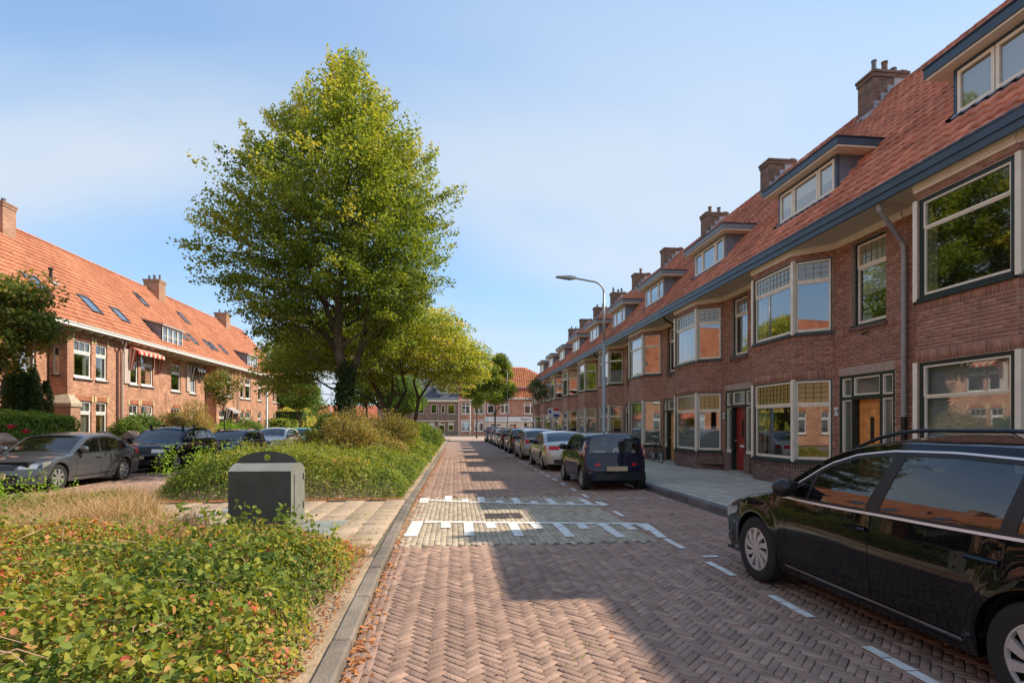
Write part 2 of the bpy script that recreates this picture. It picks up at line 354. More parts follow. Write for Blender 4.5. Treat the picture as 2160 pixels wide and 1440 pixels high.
def lay(name, P2, A, tv, tf, material, parent, n_obj, zj=0.002, tilt=0.012, tb=0.5, ts=0.20, z0=0.0):
    N = len(P2); M = rotz(A + rng.normal(0, 0.012, N))
    tx, ty = rng.normal(0, tilt, N), rng.normal(0, tilt, N)
    M[:, 2, 0] = tx; M[:, 2, 1] = ty
    P = np.concatenate([P2 + rng.normal(0, 0.0015, (N, 2)), (z0 + rng.normal(0, zj, N))[:, None]], 1)
    t = np.clip(rng.normal(tb, ts, N) + (vnoise(P2[:, 0], P2[:, 1], 0.55, 3) - 0.5) * 0.55 + (vnoise(P2[:, 0], P2[:, 1], 2.2, 6) - 0.5) * 0.25, 0, 1)
    return scatter(name, tv, tf, M, P, t, material, parent, n_obj)

hump = lambda x, y: (x < 2.86) & (y > 7.33 - 0.03 * x) & (y < 12.35)
bv, bf = chamfer_template(0.1705, 0.0535, 0.05, 0.004)
P, A = herringbone(-0.80, 2.96, 1.6, 28, skip=hump)
lay('brick', P, A, bv, bf, M_KLINKER, road, 300)
P, A = herringbone(2.90, 4.83, 1.6, 28)
lay('parking_brick', P, A, bv, bf, M_KLINKER, road, 100)
# straight rows: gutter beside the left kerb, row under the parking line
P = [(x, y) for x in (-0.80, -0.741, -0.682) for y in np.arange(1.6, 28, 0.177)] + [(x, y) for x in (2.92, 2.979) for y in np.arange(1.6, 28, 0.177)]
P = np.array([(x, y + (0.1 if int(round(x * 100)) % 2 else 0)) for x, y in P])
P = P[(P[:, 0] > 2) | (P[:, 1] < 7.3) | (P[:, 1] > 12.4)]; P[:, 0] += np.where(P[:, 0] < 0, kx(P[:, 1]) + .84, 0)
lay('gutter_brick', P, np.full(len(P), math.pi / 2), bv, bf, M_KLINKER, road, 120, z0=0.0045)
# grey bricks of the speed table
gv, gf = chamfer_template(0.198, 0.077, 0.05, 0.005)
P = np.array([(-0.815 + i * 0.0815, 7.42 + j * 0.204 + (0.102 if i % 2 else 0)) for i in range(45) for j in range(24)])
lay('grey_brick', P, np.full(len(P), math.pi / 2), gv, gf, M_GREYBRK, road, 300, tilt=0.006, z0=0.001)
# left road bricks
P, A = herringbone(-9.9, -6.4, 10.5, 23)
lay('brick', P, A, bv, bf, M_KLINKER, lroad, 0)
P, A = herringbone(-11.6, -9.9, 12.5, 23)
lay('brick', P, A, bv, bf, M_KLINKER, lroad, 0)

# painted markings: sheets with brick joints, 4 mm above the bricks
def marking(name, quads, parent=road, z=0.0115):
    b = MB()
    for (ax, ay), (bx, by), wd in quads:
        L = math.hypot(bx - ax, by - ay); n = max(1, round(L / 0.21)); dx, dy = (bx - ax) / L, (by - ay) / L; nx, ny = -dy * wd / 2, dx * wd / 2
        for k in range(n):
            s0, s1 = L * k / n + 0.005, L * (k + 1) / n - 0.005
            j = random.uniform(-0.004, 0.004)
            b.quad((ax+dx*s0+nx+j, ay+dy*s0+ny, z), (ax+dx*s0-nx+j, ay+dy*s0-ny, z), (ax+dx*s1-nx+j, ay+dy*s1-ny, z), (ax+dx*s1+nx+j, ay+dy*s1+ny, z), 0, random.random())
    return b.build(name, M_MARK, parent)
fl = lambda x: 9.18 - 0.155 * (x + 0.6)
bl = lambda x: 11.72 - 0.30 * (x + 0.6) + 0.035 * (x - 1.2) ** 2
marking('speed_table_marking', [((-0.50, fl(-.5)), (2.93, fl(2.93)), 0.15)] + [((-0.64, 7.98), (-0.62, 9.25), 0.19), ((3.07, fl(2.9)), (2.95, 7.52), 0.13)] +
        [((-0.15 + 0.36 * i, fl(-0.15 + 0.36 * i) - 0.075), (-0.15 + 0.36 * i, fl(-0.15 + 0.36 * i) - (0.52 if i % 2 == 0 else 1.12)), 0.15) for i in range(9)])
pts = [(-0.55 + 3.45 * i / 12, bl(-0.55 + 3.45 * i / 12)) for i in range(13)]
marking('speed_table_marking', [(pts[i], pts[i+1], 0.135) for i in range(12)] + [((-0.66, 11.45), (-0.66, 12.2), 0.19), ((3.04, 10.7), (2.99, 11.15), 0.12)] +
        [((-0.15 + 0.36 * i, bl(-0.15 + 0.36 * i) + 0.07), (-0.15 + 0.36 * i, bl(-0.15 + 0.36 * i) + (0.38 if i % 2 else 0.85)), 0.15) for i in range(9)])
ys = [0.5, 1.8, 3.05, 4.24, 5.51, 6.81, 8.05, 9.33] + [10.6 + 1.27 * i for i in range(38)]
for y in ys[2:]:
    marking('parking_dash', [((2.945, y), (2.945, y + 0.6), 0.085)], z=0.0145)
for x in (3.05, 3.5, 3.95, 4.4):
    marking('parking_dash', [((x, 11.62), (x + 0.22, 11.62), 0.08)])
marking('parking_dash', [((3.0, 6.37), (3.2, 6.37), 0.08)])
for y0 in (34, 57.5): pass
marking('far_road_marking', [((0.0 + 0.62 * i, 57.6), (0.35 + 0.62 * i, 57.6), 0.5) for i in range(5)], z=0.004)

# kerbs (real stones)
def kerb(name, x0, x1, y0, y1, z1, m, step=1.0, curve=None):
    k = MB(); o = None
    root = sheet(name, x0 - 0.0, x1, y0, y1, -0.03, M_JOINT); 
    n = int((y1 - y0) / step); cache = []
    for v in range(5):
        b = MB(); b.bbox(0, x1 - x0, 0.006, step - 0.006, -0.05, z1, 0.018, 0, (v + .5) / 5); ob = b.build('kerb_stone', m, root); cache.append(ob.data)
        ob.location = (x0, y0 + v * step, 0); ob.rotation_euler = (0, 0, random.uniform(-.006, .006))
    for i in range(5, n):
        ob = link('kerb_stone', random.choice(cache), root)
        ob.location = (x0 + random.uniform(-.008, .008), y0 + i * step, random.uniform(-.005, .005)); ob.rotation_euler = (random.uniform(-.003,.003), 0, random.uniform(-.006, .006))
    if curve is not None:   # follow the slightly bent kerb line
        for ob in root.children:
            ya = ob.location.y; xa, xb = float(curve(ya)), float(curve(ya + step)); ob.location.x = xa - (x1 - x0); ob.rotation_euler.z = -math.atan2(xb - xa, step)
    return root
kerb('left_kerb', -1.01, -0.865, -2, 61, 0.075, M_KERB, curve=kx)
kerb('right_kerb', 4.84, 4.99, -2, 61, 0.12, M_KERBD)
kerb('far_kerb', -11.85, -11.7, 8, 61, 0.10, M_KERB)

# right pavement of slabs
pav = sheet('pavement', 4.985, 9.6, -6, 61, 0.095, mat('pavement_joint', (0.12, 0.115, 0.10), rough=0.95, var=0.3, stain=0.3, stain_col=(0.10, 0.11, 0.05)))
sheet('pavement_far_paving', 4.985, 9.6, 25.05, 61, 0.119, mat('grey_slab_far', (0, 0, 0), rough=0.9, uvbrick=((0.36, 0.35, 0.32), (0.43, 0.42, 0.38), (0.24, 0.23, 0.2), 0.3, 0.3), var=0.15, scale=1), pav)
sv, sf = chamfer_template(0.292, 0.292, 0.04, 0.004)
P = np.array([(5.15 + 0.3 * i, 2.2 + 0.3 * j + (0.15 if i % 2 else 0)) for i in range(14) for j in range(76)]); P = P[P[:, 1] < 24.9]
lay('slab', P, np.zeros(len(P)), sv, sf, M_SLAB, pav, 300, tilt=0.003, z0=0.12)
# median path of beige slabs
pth = sheet('median_path', -6.34, -0.93, 6.6, 11.6, 0.045, mat('path_joint', (0.15, 0.12, 0.08), rough=0.98, var=0.3, stain=0.5, stain_col=(0.09, 0.12, 0.03)))
sv2, sf2 = chamfer_template(0.392, 0.392, 0.03, 0.004)
P = np.array([(-1.19 - 0.4 * i - 0.03, 6.9 + 0.4 * j + (0.2 if i % 2 else 0)) for i in range(13) for j in range(12)]); P = P[P[:, 1] < 11.45]
P = P[~((P[:, 0] < -1.7) & (P[:, 0] > -3.4) & (P[:, 1] > 7.2) & (P[:, 1] < 9.1))]
lay('slab', P, np.zeros(len(P)), sv2, sf2, M_PATHSLAB, pth, 160, tilt=0.006, z0=0.066, zj=0.003)
# soil of the planting beds, left pavement, gardens
def bumpy(name, x0, x1, y0, y1, z, amp, m, n=60, seed=1):
    xs = np.linspace(x0, x1, n); ys = np.linspace(y0, y1, n); X, Y = np.meshgrid(xs, ys, indexing='ij')
    Z = z + amp * (vnoise(X, Y, 2.2, seed) - 0.5) + amp * 0.5 * (vnoise(X, Y, 7, seed + 1) - 0.5)
    Z[0] = Z[-1] = z; Z[:, 0] = Z[:, -1] = z; X = X + (kx(Y) + .865) * np.clip((X + 2.2) / 1.2, 0, 1)
    V = np.stack([X, Y, Z], -1).reshape(-1, 3); i = np.arange(n * n).reshape(n, n)
    Fq = np.stack([i[:-1, :-1], i[1:, :-1], i[1:, 1:], i[:-1, 1:]], -1).reshape(-1, 4)
    o = link(name, np_mesh(name, V, Fq, m, smooth=True)); o['kind'] = 'structure'; return o
bumpy('front_bed_soil', -9.3, -1.0, -3, 6.58, 0.05, 0.06, M_SOIL, 90, 4)
bumpy('side_bed_soil', -9.3, -6.36, 6.6, 11.0, 0.045, 0.05, M_SOIL, 40, 5)
bumpy('median_soil', -6.34, -1.0, 11.62, 61, 0.06, 0.08, M_SOIL, 110, 6)
sheet('left_pavement', -13.15, -11.84, 6, 62, 0.10, mat('left_slab', (0, 0, 0), rough=0.9, uvbrick=((0.36, 0.28, 0.21), (0.44, 0.35, 0.26), (0.2, 0.16, 0.12), 0.3, 0.3), var=0.15, scale=1))
sheet('garden_soil', -19, -13.14, 0, 62, 0.06, M_SOIL)
sheet('far_pavement', -70, 70, 82.98, 87, 0.10, mat('far_slab', (0.50, 0.42, 0.33), rough=0.9, var=0.1))

# drain grate
dg = MB(); x0, x1, y0, y1 = 0.53, 1.17, 9.40, 9.92
dg.box(x0, x1, y0, y0+.03, -.02, .012); dg.box(x0, x1, y1-.03, y1, -.02, .012); dg.box(x0, x0+.03, y0+.03, y1-.03, -.02, .012); dg.box(x1-.03, x1, y0+.03, y1-.03, -.02, .012)
M_IRON = mat('rusty_iron', (0.10, 0.065, 0.05), rough=0.7, metal=0.3, var=0.3, scale=20)
g = thing('drain_grate', 'rusty cast iron drain grate set in the grey speed table bricks', 'drain', (0, 0, 0))
dg.build('frame', M_IRON, g)
b = MB()
for i in range(14): b.box(x0 + .045 + i * .041, x0 + .066 + i * .041, y0 + .03, y1 - .03, -.015, .009)
b.build('bars', M_IRON, g)
b = MB(); b.quad((x0,y0,.0035),(x1,y0,.0035),(x1,y1,.0035),(x0,y1,.0035)); b.build('pit', M_BLACK, g)
# ============================================================ BUILDING KIT
class Seg:
    """stretch of wall in plan; s along, n outward (left of travel), z up"""
    def __init__(s, a, b):
        s.a = a; s.L = math.hypot(b[0]-a[0], b[1]-a[1]); s.d = ((b[0]-a[0])/s.L, (b[1]-a[1])/s.L); s.o = (-s.d[1], s.d[0])
    def p(s, u, n, z): return (s.a[0] + s.d[0]*u + s.o[0]*n, s.a[1] + s.d[1]*u + s.o[1]*n, z)
def sbox(mb, sg, s0, s1, n0, n1, z0, z1, m=0, t=0.5):
    P = [sg.p(s0,n0,z0), sg.p(s1,n0,z0), sg.p(s1,n1,z0), sg.p(s0,n1,z0), sg.p(s0,n0,z1), sg.p(s1,n0,z1), sg.p(s1,n1,z1), sg.p(s0,n1,z1)]
    uf = [(s0,z0),(s1,z0),(s1,z1),(s0,z1)]; ue = [(n0,z0),(n1,z0),(n1,z1),(n0,z1)]; ut = [(s0,n0),(s1,n0),(s1,n1),(s0,n1)]
    mb.add(P, [(3,2,1,0),(4,5,6,7),(0,1,5,4),(1,2,6,5),(2,3,7,6),(3,0,4,7)], m, t, [ut[::-1], ut, uf, ue, [uf[1],uf[0],uf[3],uf[2]], ue])
def wall(mb, sg, z0, z1, ops, depth=0.12, m=0, s0=0, s1=None, n=0):
    s1 = sg.L if s1 is None else s1
    S = sorted({s0, s1} | {min(max(o[0], s0), s1) for o in ops} | {min(max(o[1], s0), s1) for o in ops})
    Z = sorted({z0, z1} | {o[2] for o in ops if z0 < o[2] < z1} | {o[3] for o in ops if z0 < o[3] < z1})
    inside = lambda s, z: any(o[0] < s < o[1] and o[2] < z < o[3] for o in ops)
    for i in range(len(S)-1):
        for j in range(len(Z)-1):
            a, b, c, d = S[i], S[i+1], Z[j], Z[j+1]
            if b - a < 1e-5: continue
            if not inside((a+b)/2, (c+d)/2):
                mb.quad(sg.p(a,n,c), sg.p(b,n,c), sg.p(b,n,d), sg.p(a,n,d), m, 0.5, [(a,c),(b,c),(b,d),(a,d)])
            else:
                for (x, y, p0, p1) in (((a-1e-3), (c+d)/2, (a,c), (a,d)), ((b+1e-3), (c+d)/2, (b,c), (b,d)), ((a+b)/2, c-1e-3, (a,c), (b,c)), ((a+b)/2, d+1e-3, (a,d), (b,d))):
                    if not inside(x, y):
                        mb.quad(sg.p(p0[0],n,p0[1]), sg.p(p1[0],n,p1[1]), sg.p(p1[0],n-depth,p1[1]), sg.p(p0[0],n-depth,p0[1]), m, 0.5,
                                [(p0[0],p0[1]),(p1[0],p1[1]),(p1[0]+depth*(p0[0]==p1[0]),p1[1]+depth*(p0[1]==p1[1])),(p0[0]+depth*(p0[0]==p1[0]),p0[1]+depth*(p0[1]==p1[1]))])
def brick_rows(sg, z0, z1, ops, soldiers=(), cl=0.0625, bl=0.215, n=0.0, edge=0.0):
    """yield (centre s, centre z, length, height, row z) of every brick of the wall face"""
    outl = []; z = z0; row = 0
    rows = []
    while z < z1 - 0.02:
        sol = next((q for q in soldiers if abs(z - q) < cl * 0.6), None)
        h = 0.2125 if sol is not None else cl
        rows.append((z, min(h, z1 - z), sol is not None)); z += h
    for (z, h, so) in rows:
        free = [(edge, sg.L - edge)]
        for o in ops:
            if o[2] < z + h - 0.012 and o[3] > z + 0.012:
                nf = []
                for a, b in free:
                    if o[1] <= a or o[0] >= b: nf.append((a, b)); continue
                    if o[0] > a: nf.append((a, o[0]))
                    if o[1] < b: nf.append((o[1], b))
                free = nf
        step = cl if so else bl
        off = 0 if so else (0.0 if row % 2 else -step / 2)
        for a, b in free:
            k = math.floor((a - off) / step)
            while True:
                u0 = max(a, off + k * step); u1 = min(b, off + (k + 1) * step); k += 1
                if u0 >= b - 1e-6: break
                if u1 - u0 < 0.03: continue
                outl.append(((u0 + u1) / 2, z + h / 2, u1 - u0 - 0.010, h - 0.010))
        row += 1
    return outl
_bt = chamfer_template(1, 1, 0.03, 0.0)
BT_V = [(-.5,-.5,-.012),(.5,-.5,-.012),(.5,.5,-.012),(-.5,.5,-.012),(-.5,-.5,0.0),(.5,-.5,0.0),(.5,.5,0.0),(-.5,.5,0.0)]
BT_F = [(4,5,6,7),(0,1,5,4),(1,2,6,5),(2,3,7,6),(3,0,4,7)]
def put_bricks(name, segbr, mtl, parent, n_obj, tb=0.45, ts=0.25):
    Ms = []; Ps = []; ts_ = []
    for sg, lst in segbr:
        for (s, z, L, h) in lst:
            pr = random.uniform(0.002, 0.0055)
            Ms.append([[-sg.d[0]*L, 0, sg.o[0]], [-sg.d[1]*L, 0, sg.o[1]], [0, h, 0]]); Ps.append(sg.p(s, pr, z))
            ts_.append(min(1, max(0, random.gauss(tb, ts))))
    return scatter(name, BT_V, BT_F, Ms, Ps, ts_, mtl, parent, n_obj, np.array(parent.location))

def window(parent, sg, s0, s1, z0, z1, zt=None, casing=0.036, sash=0.044, dark=M_GREEN, light=M_CREAM, up='clear', cur=None, lod=0, cols=1, ucols=1, name='window', dep=0.07, upg=None, mull=0.05):
    """window = frame mesh with pane / leading / curtain sub-parts"""
    b = MB(); c = casing
    if c > 0:
        for (a, e, f, g) in ((s0, s0+c, z0, z1), (s1-c, s1, z0, z1), (s0+c, s1-c, z0, z0+c*.8), (s0+c, s1-c, z1-c*.8, z1)): sbox(b, sg, a, e, -dep-.03, -dep+.045, f, g, 0)
    a0, a1, b0, b1 = s0+c, s1-c, z0+c*.8, z1-c*.8
    W = (a1 - a0) / cols; ups = []; los = []
    for k in range(cols):
        x0 = a0 + k*W; x1 = x0 + W
        if k > 0: x0 += mull * 0.2
        if k < cols-1: x1 -= mull * 0.2
        zz = [(b0, b1)] if zt is None else [(b0, zt), (zt, b1)]
        for j, (q0, q1) in enumerate(zz):
            f = sash; n1 = -dep + .02 + (0.015 if j == 1 else 0)
            sbox(b, sg, x0, x0+f, -dep-.02, n1, q0, q1, 1); sbox(b, sg, x1-f, x1, -dep-.02, n1, q0, q1, 1)
            bt = f * (1.5 if j == 0 else 1.15)
            sbox(b, sg, x0+f, x1-f, -dep-.02, n1, q0, q0+bt, 1); sbox(b, sg, x0+f, x1-f, -dep-.02, n1, q1-f, q1, 1)
            (los if j == 0 else ups).append((x0+f, x1-f, q0+bt, q1-f))
            if j == 1 and ucols > 1 and lod < 2:
                for q in range(1, ucols):
                    xm = x0+f + (x1-x0-2*f)*q/ucols; sbox(b, sg, xm-.01, xm+.01, -dep-.01, n1-.008, q0+bt, q1-f, 1)
    # sill
    sbox(b, sg, s0-.0, s1+.0, -dep+.046, .035, z0-.035, z0+.012, 0)
    fo = b.build(name, [dark, light], parent)
    for L, gm in ((los, G_WIN), (ups, upg or (G_ST if up == 'stained' else (G_ST2 if up == 'amber' else G_WIN)))):
        for (x0, x1, q0, q1) in L:
            p = MB(); r = random.uniform(-.004, .004); p.quad(sg.p(x0-.005,-dep+r,q0-.005), sg.p(x1+.005,-dep-r,q0-.005), sg.p(x1+.005,-dep-r,q1+.005), sg.p(x0-.005,-dep+r,q1+.005)); p.build('pane', gm, fo)
    if up in ('stained', 'amber') and ups and lod < 2:
        p = MB()
        for (x0, x1, q0, q1) in ups:
            nx = max(2, round((x1-x0)/.16)); nz = max(2, round((q1-q0)/.13))
            for i in range(1, nx): xm = x0+(x1-x0)*i/nx; sbox(p, sg, xm-.005, xm+.005, -dep+.001, -dep+.009, q0, q1)
            for i in range(1, nz): zm = q0+(q1-q0)*i/nz; sbox(p, sg, x0, x1, -dep+.001, -dep+.0075, zm-.005, zm+.005)
        p.build('leading', M_ZINC if up == 'stained' else M_BLACK, fo)
    if cur:
        p = MB(); nn = -dep - .10
        if cur == 'blind': p.quad(sg.p(a0,nn,b0), sg.p(a1,nn,b0), sg.p(a1,nn,b1), sg.p(a0,nn,b1)); p.build('blind', M_BLIND, fo)
        elif cur == 'halfblind':
            zb = b0 + (b1-b0)*random.uniform(.3, .6); p.quad(sg.p(a0,nn,zb), sg.p(a1,nn,zb), sg.p(a1,nn,b1), sg.p(a0,nn,b1)); p.build('blind', M_BLIND, fo)
        elif cur == 'frost':
            zb = b0 + (b1-b0)*.42; p.quad(sg.p(a0,-dep-.02,b0), sg.p(a1,-dep-.02,b0), sg.p(a1,-dep-.02,zb), sg.p(a0,-dep-.02,zb)); p.build('frosted_film', M_BLIND, fo)
        else:
            wv = (a1-a0) * (1.0 if cur == 'curtain' else .27)
            spans = [(a0, a1)] if cur == 'curtain' else [(a0, a0+wv), (a1-wv, a1)]
            for (x0, x1) in spans:
                n = max(6, int((x1-x0)/.03))
                for i in range(n):
                    u0 = x0+(x1-x0)*i/n; u1 = x0+(x1-x0)*(i+1)/n; n0 = nn + .03*math.sin(i*1.9); n1 = nn + .03*math.sin((i+1)*1.9)
                    p.quad(sg.p(u0,n0,b0), sg.p(u1,n1,b0), sg.p(u1,n1,b1), sg.p(u0,n0,b1))
            p.build('curtain', M_CURTAIN, fo)
    return fo

def tile_template(w, l, th=0.034, amp=0.042, seg=6):
    v = []; f = []
    hs = [amp * (0.5 + 0.5*math.cos(2*math.pi*(i/seg) - 0.6)) if i < seg else amp * (0.5 + 0.5*math.cos(-0.6)) for i in range(seg+1)]
    for i in range(seg+1): v.append((w*1.02*i/seg, -0.03, hs[i] - th*0.6))
    for i in range(seg+1): v.append((w*1.02*i/seg, l, hs[i] + th))
    for i in range(seg+1): v.append((w*1.02*i/seg, l, hs[i] - th*0.35))
    for r in range(2):
        for i in range(seg): a = r*(seg+1)+i; f.append((a, a+1, a+seg+2, a+seg+1))
    return v, f
TV, TF = tile_template(0.237, 0.335); TV2, TF2 = tile_template(0.237, 0.335, seg=4)
def roof_tiles(parent, x_eave, z_eave, x_ridge, z_ridge, y0, y1, mtl, n_obj, skip=None, under=M_UNDER, coarse=False, x_start=None):
    """one roof slope; x_eave -> x_ridge in the thing's own axes"""
    dx, dz = x_ridge-x_eave, z_ridge-z_eave; SL = math.hypot(dx, dz); ux, uz = -dx/SL, -dz/SL   # down slope
    nx, nz = (-uz if dx < 0 else uz), abs(ux)
    nx = abs(uz) * (-1 if dx > 0 else 1)
    rows = int(round(SL/0.335)); cols = int(round((y1-y0)/0.237)); l = SL/rows; w = (y1-y0)/cols
    P = []; T = []
    for r in range(rows):
        for c in range(cols):
            t = l*(r+1)   # distance from eave up to the tile's top
            x = x_eave - ux*(t - 0.0); z = z_eave - uz*t; y = y0 + w*c
            if skip and skip(x + ux*l*.5, y + w*.5, z + uz*l*.5): continue
            P.append((x + nx*.03 + random.gauss(0,.002), y + random.gauss(0,.003), z + nz*.03 + random.gauss(0,.002)))
            T.append(min(1, max(0, random.gauss(.5, .2) + (vnoise(x*.5+parent.location.x, y+parent.location.y, .8, 2) - .5)*.5)))
    M = np.array([[[0, ux, nx], [w/0.237, 0, 0], [0, uz*l/0.335, nz]]]); M[0, 0, 1] = ux*l/0.335
    tv, tf = (TV2, TF2) if coarse else (TV, TF)
    scatter('roof_tile', tv, tf, M, P, T, mtl, parent, n_obj, np.array(parent.location))
    b = MB(); b.quad((x_eave, y0, z_eave), (x_eave, y1, z_eave), (x_ridge, y1, z_ridge), (x_ridge, y0, z_ridge)); return b.build('roof_deck', under, parent)
def ridge_tiles(parent, x, z, y0, y1, mtl):
    n = int((y1-y0)/.38); v = []; f = []; seg = 6
    for e, rr in ((0, .12), (.40, .135)):
        for i in range(seg+1): a = math.pi*i/seg; v.append((rr*math.cos(a), e, rr*math.sin(a)*.8-.02))
    for i in range(seg): f.append((i, i+1, i+seg+2, i+seg+1))
    P = [(x, y0+(y1-y0)*i/n, z) for i in range(n)]
    scatter('ridge_tile', v, f, [np.eye(3)], P, rng.uniform(.2, .8, n), mtl, parent, 0)

def roofbox(b, x0, x1, y0, y1, z0, z1, m=0, t=.5):
    """axis box with brick uv"""
    for a, c in (((x0,y1),(x0,y0)), ((x1,y0),(x1,y1)), ((x0,y0),(x1,y0)), ((x1,y1),(x0,y1))):
        sg = Seg(a, c); b.quad(sg.p(0,0,z0), sg.p(sg.L,0,z0), sg.p(sg.L,0,z1), sg.p(0,0,z1), m, t, [(0,z0),(sg.L,z0),(sg.L,z1),(0,z1)])
    b.quad((x0,y0,z1),(x1,y0,z1),(x1,y1,z1),(x0,y1,z1), m, t, [(x0,y0),(x1,y0),(x1,y1),(x0,y1)])
def chimney(parent, x0, x1, y0, y1, zb, zt, brick, pots=3, flash=None, slope=1.12, seed=0):
    b = MB(); roofbox(b, x0, x1, y0, y1, zb, zt-.2); roofbox(b, x0-.03, x1+.03, y0-.03, y1+.03, zt-.2, zt-.08); roofbox(b, x0-.055, x1+.055, y0-.055, y1+.055, zt-.08, zt)
    o = b.build('chimney', brick, parent); r = random.Random(seed)
    for i in range(pots):
        p = MB(); px = x0 + (x1-x0)*(i+.6)/(pots+.2); py = (y0+y1)/2 + r.uniform(-.12,.12); h = r.uniform(.18, .42); rr = r.choice([.07,.085,.09])
        kk = r.choice([0, 0, 1])
        p.lathe([(rr, zt-.02), (rr*.95, zt+h), (rr*1.12, zt+h+.01), (rr*1.12, zt+h+.05), (rr*.8, zt+h+.05), (rr*.75, zt+h-.1)], 12, 0, c=(px, py, 0))
        p.build('chimney_pot', [mat('pot_grey', (.16,.16,.17), rough=.5, metal=.4), mat('pot_clay', (.20,.13,.09), rough=.8)][kk], o)
    if flash:
        p = MB(); side = y0 - .012; n = 5
        for i in range(n):   # stepped lead on the near face
            xa = x0 + (x1-x0)*i/n; xb = x0 + (x1-x0)*(i+1)/n; z = flash(xa)
            zz = flash(xb)
            p.quad((xa, side, flash(xa)-.05), (xb, side, zz-.05), (xb, side, zz+.16), (xa, side, zz+.16))
        p.quad((x0-.02, y0-.02, flash(x0)-.02), (x0-.02, y1+.02, flash(x0)-.02), (x0-.02, y1+.02, flash(x0)+.15), (x0-.02, y0-.02, flash(x0)+.15))
        p.build('lead_flashing', M_LEAD, o)
    return o
def text(parent, s, loc, xdir, ydir, size, m, name='lettering', align='CENTER', ext=0.002):
    c = bpy.data.curves.new(name, 'FONT'); c.body = s; c.size = size; c.align_x = align; c.align_y = 'CENTER'; c.extrude = ext; c.resolution_u = 3; c.materials.append(m)
    o = bpy.data.objects.new(name, c); COL.objects.link(o); o.parent = parent
    x = Vector(xdir).normalized(); y = Vector(ydir).normalized(); z = x.cross(y)
    mm = Matrix((x, y, z)).transposed().to_4x4(); mm.translation = Vector(loc)
    dg = bpy.context.evaluated_depsgraph_get(); me = bpy.data.meshes.new_from_object(o.evaluated_get(dg)); bpy.data.objects.remove(o); o = link(name, me, parent); o['kind'] = 'stuff' if False else 'part'; del o['kind']
    o.matrix_basis = mm; return o

